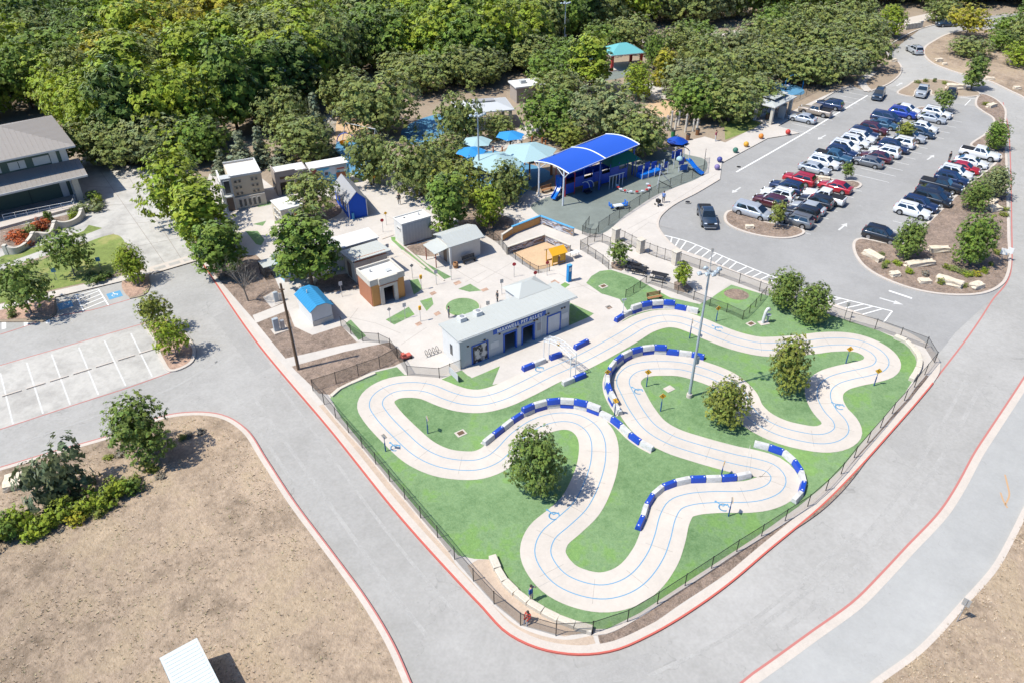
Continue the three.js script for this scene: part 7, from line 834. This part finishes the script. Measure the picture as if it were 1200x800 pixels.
function rock(seed) { const g = mergeVertices(plain(new THREE.BoxGeometry(1, 1, 1, 3, 3, 3)).deleteAttribute('normal').deleteAttribute('uv')), p = g.attributes.position, r = rng(seed); for (let i = 0; i < p.count; i++) p.setXYZ(i, p.getX(i) * (.9 + .2 * r()) + (r() - .5) * .08, p.getY(i) * (.85 + .3 * r()) + .5, p.getZ(i) * (.9 + .2 * r()) + (r() - .5) * .08); const q = g.toNonIndexed(); q.computeVertexNormals(); const uv = []; for (let i = 0; i < q.attributes.position.count; i++) uv.push(q.attributes.position.getX(i) * 2, q.attributes.position.getZ(i) * 2); q.setAttribute('uv', new THREE.Float32BufferAttribute(uv, 2)); return q; }
const rocks = [1, 2, 3, 4].map(rock);
for (const [p, l, w, h, turn, label] of [[[44.42,-86.01], 2.5, 1.1, .6, -62, 'long tilted limestone slab at the rounded end of the planted island'], [[53.17,-87.53], 2.4, .8, .7, 0, 'limestone bench block in front of the large dense tree'], [[49.4,-84.11], 3.6, .9, .6, 12, 'long limestone block in the middle of the planted island'], [[50.94,-79.72], 2.8, 1.1, .7, -40, 'heavy limestone block near the lower kerb of the planted island'], [[45.34,-81.67], 1.1, .8, .5, 10, 'small pale boulder near the lower kerb'], [[48.22,-80.1], 1.3, .8, .45, 0, 'flat tan boulder near the lower kerb'], [[53.76,-78.95], 1.4, 1.0, .6, 20, 'rounded white boulder at the right end of the planted island'], [[65.94,-99.35], 1.6, 1.2, .6, 10, 'pale boulder in the shade of the grey green tree'], [[66.9,-101.78], 1.3, 1, .5, 40, 'second boulder behind the grey green tree'], [[84.57,-151.74], 3.2, 1.1, .9, -12, 'long limestone block on the grassy island by parked silver pickup'], [[89.24,-169.79], 1.4, .9, .7, 5, 'boulder beside the inner bend of the entrance road'], [[89.4,-167.35], .9, .7, .5, 0, 'small boulder beside a larger one at the road bend'], [[93.94,-157.57], 1.6, .8, .5, -15, 'flat boulder on the hillside kerb'], [[96.28,-151.74], 1.2, .9, .5, 0, 'boulder at the edge of the dry hillside'], [[86.38,-141.54], 2.0, .9, .6, 30, 'limestone block at the narrow tip of the planted strip'], [[79.78,-169.79], 1.2, .9, .6, 0, 'pale boulder on the bank inside the entrance road'], [[31.14,-94.01], 1.1, .6, .4, 0, 'small pale boulder in the half moon island'], [[-41.47,-47.39], 1.3, 1.6, .7, 20, 'rough white stone block on the dry field near the kerb'], [[46.01,-109.62], 1.6, .7, .4, -20, 'pale flat stone in the island beside the red cars']]) { const m = solo('limestone_boulder', rocks[(l * 10 | 0) % 4], rockMat, label, 'boulder', AT(p, Y_SLAB - .05), turn * D2R, 'limestone boulders'); m.scale.set(l, h, w); }
{ const t = thing('gateway_wall', 'low pale stone gateway wall beside the far entrance road', 'wall', AT([97.13,-197.99]), 25 * D2R); for (let k = 0; k < 5; k++) part('stone_pier', rbox(1.0, 1.3 + .3 * (k === 0), .6, .05, -k * 1.1, 0, 0), W.stone, t); part('wall_run', box(5.2, .8, .4, -2.2, 0, 0), W.stone, t); }
// island shrubs
{ let i = 0; for (const [p, m] of [[[45.58,-84.53], 'lime'], [[46.69,-84.32], 'lime'], [[47.3,-82.27], 'lime'], [[44.72,-83.49], 'oak'], [[54.04,-81.67], 'lime'], [[55.05,-81.67], 'yellow'], [[56.26,-82.27], 'lime'], [[53.61,-82.27], 'oak'], [[52.97,-82.88], 'oak'], [[52.23,-83.29], 'olive'], [[61.98,-90.92], 'olive'], [[60.18,-87.09], 'olive'], [[60.42,-88.64], 'oak'], [[49.94,-79.72], 'olive'], [[52.15,-79.33], 'olive'], [[45.44,-86.23], 'oak'], [[48.25,-85.37], 'grey'], [[67.22,-99.35], 'olive'], [[66.3,-97.52], 'olive'], [[48.88,-81.67], 'twig'], [[57.97,-84.11], 'olive'], [[78.78,-155.41], 'oak'], [[80.67,-155.95], 'olive'], [[82.33,-155.95], 'oak'], [[83.85,-154.88], 'olive'], [[85.75,-142.46], 'olive']]) tree('bush', p, .8 + (i * 37 % 10) * .07, .45 + (i++ * 53 % 10) * .04, m, 'low_shrub', { lime: 'bright green', yellow: 'yellowish', oak: 'dull green', olive: 'olive', grey: 'grey green', twig: 'dry brown twiggy' }[m] + ' clump of ground shrub in the bark of the planted islands', 'shrub', 'low shrubs in the planted islands'); }
// stage posts behind the playground
{ let k = 0; for (const p of [[25.33,-130.36],[25.92,-129.56],[26.76,-130.36],[27.35,-129.56],[28.34,-131.98],[28.93,-128.76],[30.28,-129.16],[30.63,-127.98]]) { const t = thing('carved_post', 'pale carved timber post in the cluster behind the climbing tower', 'post', AT(p), k, 'carved posts behind the playground'); part('shaft', cyl(.22, .16, 1.9 + (k++ % 3) * .5, 0, 0, 0, 8), W.stone, t); part('cap', cyl(.24, .1, .25, 0, 1.9 + ((k - 1) % 3) * .5, 0, 8), W.taupe, t); } }
for (const [p, c, l] of [[[26.54,-126.81], [.02, .16, .05], 'green litter bin behind the climbing tower'], [[28.73,-125.29], [.16, .07, .03], 'brown litter bin beside the carved posts'], [[30.7,-127.59], [.18, .08, .03], 'brown planter box near the carved posts'], [[44.22,-134.91], [.12, .07, .04], 'brown bin at the pavilion column']]) { const t = thing('litter_bin', l, 'bin', AT(p)); part('drum', cyl(.32, .36, .95, 0, 0, 0, 12), col(...c, .7), t); part('lid', cyl(.38, .3, .12, 0, .95, 0, 12), M.darkMetal, t); }
{ const t = thing('play_table', 'low dark blue climbing net frame beyond the climbing tower', 'play equipment', AT([26.66,-123.79]), .3); part('net', new THREE.CylinderGeometry(.3, 1.9, .7, 6, 1).translate(0, .75, 0), playBlue, t); part('hub', cyl(.1, .1, 1.5), M.steel, t); }
// stains and repairs on the roads
for (const l of [[[40,-45.19],[40.93,-46.32],[41.38,-47.49],[41.78,-48.69]], [[40.37,-46.61],[40.15,-45.75],[40.07,-44.91]]]) struct('rust_stain', strip(S(l, false, .3), -.06, .07, Y_ROAD, Y_ROAD + .012), col(.42, .26, .14, .9));
struct('sealed_joint', strip(S([[31.4,-61.74],[32.7,-63.13],[34.56,-65.28],[37.46,-67.99]], false, .5), -.03, .03, Y_ROAD, Y_ROAD + .007), M.lane);
for (const p of [[24.48,-101.78], [34.55,-114.38]]) { const t = thing('manhole_cover', p[0] > 25 ? 'dark drain cover on the sidewalk beside the drop-off lane' : 'dark round cover on the sidewalk at the turnaround', 'manhole', AT(p, p[0] > 34 ? Y_ROAD : Y_SLAB)); part('ring', cyl(.45, .45, .02, 0, 0, 0, 20), M.oldConcrete, t); part('lid', cyl(.36, .36, .03, 0, 0, 0, 20), M.darkMetal, t); }

// ---------------------------------------------------------------- people
function body(bones, split) { // bones: [a, b, ra, rb]; split(p) -> colour
  const res = 84, half = res / 2, mc = new MarchingCubes(res, M.white, false, false, 60000), ext = .98; mc.isolation = 0;
  const B = bones.map(([a, b, r0, r1]) => ({ a, d: [b[0] - a[0], b[1] - a[1], b[2] - a[2]], r0, r1, l: (b[0] - a[0]) ** 2 + (b[1] - a[1]) ** 2 + (b[2] - a[2]) ** 2 }));
  let i = 0; for (let z = 0; z < res; z++) for (let y = 0; y < res; y++) for (let x = 0; x < res; x++, i++) {
    const X = (x - half) / half * ext, Y = (y - half) / half * ext + .92, Z = (z - half) / half * ext; if (Math.abs(Z) > .55 || Math.abs(X) > .75) { mc.field[i] = -1; continue; } let s = 0, mn = 9;
    for (const b of B) { const px = X - b.a[0], py = Y - b.a[1], pz = Z - b.a[2], t = Math.max(0, Math.min(1, (px * b.d[0] + py * b.d[1] + pz * b.d[2]) / b.l)), q = Math.hypot(px - b.d[0] * t, py - b.d[1] * t, pz - b.d[2] * t) - (b.r0 + (b.r1 - b.r0) * t); mn = Math.min(mn, q); s += Math.exp(-q * 60); }
    mc.field[i] = s > 0 ? Math.log(s) / 60 : -mn; }
  mc.update(); const n = mc.count, pos = mc.positionArray.slice(0, n * 3), nor = mc.normalArray.slice(0, n * 3), c = []; for (let k = 0; k < n; k++) { pos[k * 3] *= ext; pos[k * 3 + 1] = pos[k * 3 + 1] * ext + .92; pos[k * 3 + 2] *= ext; c.push(...split(pos[k * 3], pos[k * 3 + 1], pos[k * 3 + 2])); }
  const g = new THREE.BufferGeometry(); g.setAttribute('position', new THREE.Float32BufferAttribute(pos, 3)); g.setAttribute('normal', new THREE.Float32BufferAttribute(nor, 3)); g.setAttribute('color', new THREE.Float32BufferAttribute(c, 3)); return g;
}
const skin = [.42, .25, .17], bodyMat = new THREE.MeshStandardMaterial({ vertexColors: true, roughness: .85 }), hairMat = col(.03, .02, .015, .8);
function standing(arm) { return [[[-.1, .95, 0], [-.11, .5, .02], .085, .06], [[-.11, .5, .02], [-.11, .09, -.01], .06, .042], [[-.11, .06, 0], [-.11, .05, .15], .045, .035], [[.1, .95, 0], [.12, .5, .05], .085, .06], [[.12, .5, .05], [.12, .09, .02], .06, .042], [[.12, .06, .03], [.12, .05, .18], .045, .035], [[0, .95, 0], [0, 1.2, .0], .14, .13], [[0, 1.2, 0], [0, 1.38, 0], .14, .12], [[-.17, 1.4, 0], [.17, 1.4, 0], .065, .065], [[0, 1.4, 0], [0, 1.56, .01], .055, .05], [[0, 1.62, .02], [0, 1.68, .01], .085, .09], [[-.2, 1.4, 0], [-.25, 1.13, .03], .05, .042], [[-.25, 1.13, .03], [-.24, .9, .12], .04, .03], [[-.24, .88, .13], [-.23, .8, .16], .035, .025], ...(arm ? [[[.2, 1.4, 0], [.36, 1.28, .12], .05, .042], [[.36, 1.28, .12], [.2, 1.5, .2], .04, .03], [[.2, 1.5, .2], [.14, 1.57, .17], .035, .025]] : [[[.2, 1.4, 0], [.25, 1.13, .03], .05, .042], [[.25, 1.13, .03], [.25, .9, .1], .04, .03], [[.25, .88, .11], [.25, .8, .13], .035, .025]])]; }
const sitting = [[[-.1, .45, 0], [-.12, .47, .42], .085, .06], [[-.12, .47, .42], [-.12, .09, .45], .06, .042], [[-.12, .06, .45], [-.12, .05, .6], .045, .035], [[.1, .45, 0], [.12, .47, .42], .085, .06], [[.12, .47, .42], [.12, .09, .5], .06, .042], [[.12, .06, .5], [.12, .05, .64], .045, .035], [[0, .48, 0], [0, .75, .08], .14, .13], [[0, .75, .08], [0, .93, .14], .14, .12], [[-.17, .95, .14], [.17, .95, .14], .065, .065], [[0, .95, .15], [0, 1.1, .2], .055, .05], [[0, 1.16, .22], [0, 1.22, .22], .085, .09], [[-.2, .95, .14], [-.25, .7, .22], .05, .042], [[-.25, .7, .22], [-.15, .58, .42], .04, .03], [[.2, .95, .14], [.25, .7, .22], .05, .042], [[.25, .7, .22], [.15, .58, .42], .04, .03]];
const outfit = (top, legs, sit) => (x, y, z) => sit ? (y > 1.05 ? skin : y < .1 ? [.5, .5, .5] : (z > .5 || y < .5) ? legs : top) : y > 1.46 ? skin : y < .1 ? [.45, .45, .45] : (Math.abs(x) > .2 && y < .98) ? skin : y < .97 ? legs : top;
const hairG = (() => { const g = new THREE.SphereGeometry(.108, 14, 10, 0, 6.3, 0, 1.75); g.scale(1, 1.08, 1.08); g.rotateX(-.35); return g; })();
function person(p, turn, arm, top, legs, label, y = Y_SLAB + .012, s = 1, sit = false) { const t = thing('person', label, 'person', AT(p, y), turn, 'people in the park'); t.scale.setScalar(s); part('body', body(sit ? sitting : standing(arm), outfit(top, legs, sit)), bodyMat, t); part('hair', hairG, hairMat, t).position.set(0, sit ? 1.225 : 1.69, sit ? .2 : 0); return t; }
person([1.34,-35.87], .9, true, [.02, .09, .25], [.42, .38, .30], 'person in a blue top and pale trousers raising a hand on the turf'); person([1.19,-34.28], -.6, false, [.45, .05, .03], [.5, .5, .52], 'person in a red top sitting by the lower limestone edging', Y_SLAB, .95, true);
person([20.99,-101.5], 2.6, false, [.10, .20, .45], [.03, .03, .06], 'person in a blue top walking on the sidewalk beside a stroller'); person([33.07,-124.72], 1.2, true, [.22, .03, .06], [.5, .48, .45], 'person in a dark red top on the path by the lawn', Y_SLAB + .012, 1.05); person([67.25,-116.2], .4, false, [.03, .03, .035], [.05, .05, .06], 'person in black standing behind the parked red car', Y_ROAD + .01); person([-6.89,-72.51], 1.5, true, [.10, .12, .14], [.06, .07, .09], 'person in grey beside the roundabout turf', Y_SLAB + .012, .85); person([-1.63,-75.73], -1, false, [.04, .045, .05], [.03, .03, .035], 'person in dark clothes near the paver patches', Y_SLAB + .012, .85); person([-15.59,-100.96], .3, false, [.03, .03, .035], [.05, .05, .055], 'person in dark clothes on the village street behind the white box building'); person([7.01,-104.01], 2, false, [.05, .05, .07], [.03, .03, .035], 'person in dark clothes sitting under the barrel canopy', Y_SLAB, 1, true);
{ const t = thing('stroller', 'dark stroller on the sidewalk beside a person in blue', 'stroller', AT([20.16,-100.69]), .5); part('seat', rbox(.5, .5, .7, .12, 0, .45, 0), M.darkMetal, t); part('frame', merge(bar([-.22, .2, .35], [-.22, 1.05, -.5], .02), bar([.22, .2, .35], [.22, 1.05, -.5], .02), bar([-.22, 1.05, -.5], [.22, 1.05, -.5], .02)), M.steel, t); for (const x of [-.26, .26]) for (const z of [-.35, .35]) { const g = new THREE.CylinderGeometry(.13, .13, .05, 12); g.rotateZ(Math.PI / 2); part('wheel', g, M.tyre, t).position.set(x, .13, z); } }
{ const t = thing('pedal_kart', 'small red pedal cart parked in the pit yard', 'toy cart', AT([-10.75,-65.13]), .6); part('body', rbox(1.1, .28, .6, .08, 0, .18, 0), M.red, t); part('seat', rbox(.35, .4, .45, .06, -.3, .35, 0), M.red, t); for (const x of [-.38, .4]) for (const z of [-.33, .33]) { const g = new THREE.CylinderGeometry(.15, .15, .1, 12); g.rotateX(Math.PI / 2); part('wheel', g, M.tyre, t).position.set(x, .15, z); } }
{ const t = thing('bike_rack', 'grey bicycle rack with parked bike frames in the pit yard', 'bike rack', AT([-8.71,-65.57]), VA); for (let k = 0; k < 4; k++) part('hoop', (() => { const g = new THREE.TorusGeometry(.32, .025, 6, 14, Math.PI * 2); g.rotateY(Math.PI / 2); g.translate(k * .42, .34, 0); return g; })(), M.darkMetal, t); part('base_bar', bar([-.2, .05, .3], [1.5, .05, .3], .025), M.steel, t); }

// ---------------------------------------------------------------- uncountable ground cover
{ const r = rng(555), tuft = (() => { const pos = [], idx = []; for (let k = 0; k < 7; k++) { const a = r() * 6.28, w = .02, l = .14 + .16 * r(), b = pos.length / 3, lean = .12 * r(); pos.push(Math.cos(a + 1.57) * w, 0, Math.sin(a + 1.57) * w, -Math.cos(a + 1.57) * w, 0, -Math.sin(a + 1.57) * w, Math.cos(a) * lean * 2, l, Math.sin(a) * lean * 2); idx.push(b, b + 1, b + 2); } return geom(pos, idx); })();
  const mat = new THREE.MeshStandardMaterial({ roughness: 1, side: THREE.DoubleSide }); mat.color.setRGB(1, 1, 1);
  const inside = (p, poly) => { let c = false; for (let i = 0, j = poly.length - 1; i < poly.length; j = i++) if ((poly[i][1] > p[1]) !== (poly[j][1] > p[1]) && p[0] < (poly[j][0] - poly[i][0]) * (p[1] - poly[i][1]) / (poly[j][1] - poly[i][1]) + poly[i][0]) c = !c; return c; };
  function scatter(name, label, poly, n, shades, size, category) { const im = new THREE.InstancedMesh(tuft, mat, n), m = new THREE.Matrix4(), q = new THREE.Quaternion(), c = new THREE.Color(); let xs = poly.map(p => p[0]), zs = poly.map(p => p[1]), x0 = Math.min(...xs), x1 = Math.max(...xs), z0 = Math.min(...zs), z1 = Math.max(...zs), k = 0, g = 0; while (k < n && g++ < n * 12) { const p = [x0 + r() * (x1 - x0), z0 + r() * (z1 - z0)]; if (!inside(p, poly)) continue; const ix = (((p[0] * 22 | 0) % N) + N) % N, iz = (((p[1] * 22 | 0) % N) + N) % N, cl = L[1][iz * N + ix] + L[2][iz * N + ix] + .8 * L[3][iz * N + ix]; if (cl < r() * 1.1 - .5) continue; const s = size * (.5 + r()); q.setFromAxisAngle(V(0, 1, 0), r() * 6.28); m.compose(V(p[0], Y_SLAB, p[1]), q, V(s, s * (.6 + .6 * r()), s)); im.setMatrixAt(k, m); const sh = shades[(r() * shades.length) | 0], v = .75 + .5 * r(); im.setColorAt(k, c.setRGB(sh[0] * v, sh[1] * v, sh[2] * v)); k++; } im.count = k; im.name = numbered(name); im.userData = { kind: 'stuff', label, category }; shadows(im); scene.add(im); }
  scatter('dry_grass', 'dry straw coloured grass tufts over the field', [[-43.15,-48.28],[-35.55,-52.51],[-31.91,-55.03],[-29.03,-55.74],[-26.38,-55.27],[-23.98,-53.07],[-18.38,-45.37],[-14.25,-40.13],[-10.99,-35.91],[-8.71,-32.46],[-7.19,-29.34],[-34.29,-29.34]], 3000, [[.5, .4, .28], [.42, .33, .22], [.54, .43, .31], [.40, .36, .2]], .62, 'dry grass');
  scatter('dry_grass', 'dry grass tufts over the ground beyond the right hand kerb', [[41.48,-44.45],[36.08,-38.69],[32.13,-35.4],[27.59,-31.81],[23.78,-29.34],[33.74,-29.34]], 700, [[.5, .4, .28], [.42, .33, .22], [.54, .43, .31]], .6, 'dry grass'); }


renderer.render(scene, camera);
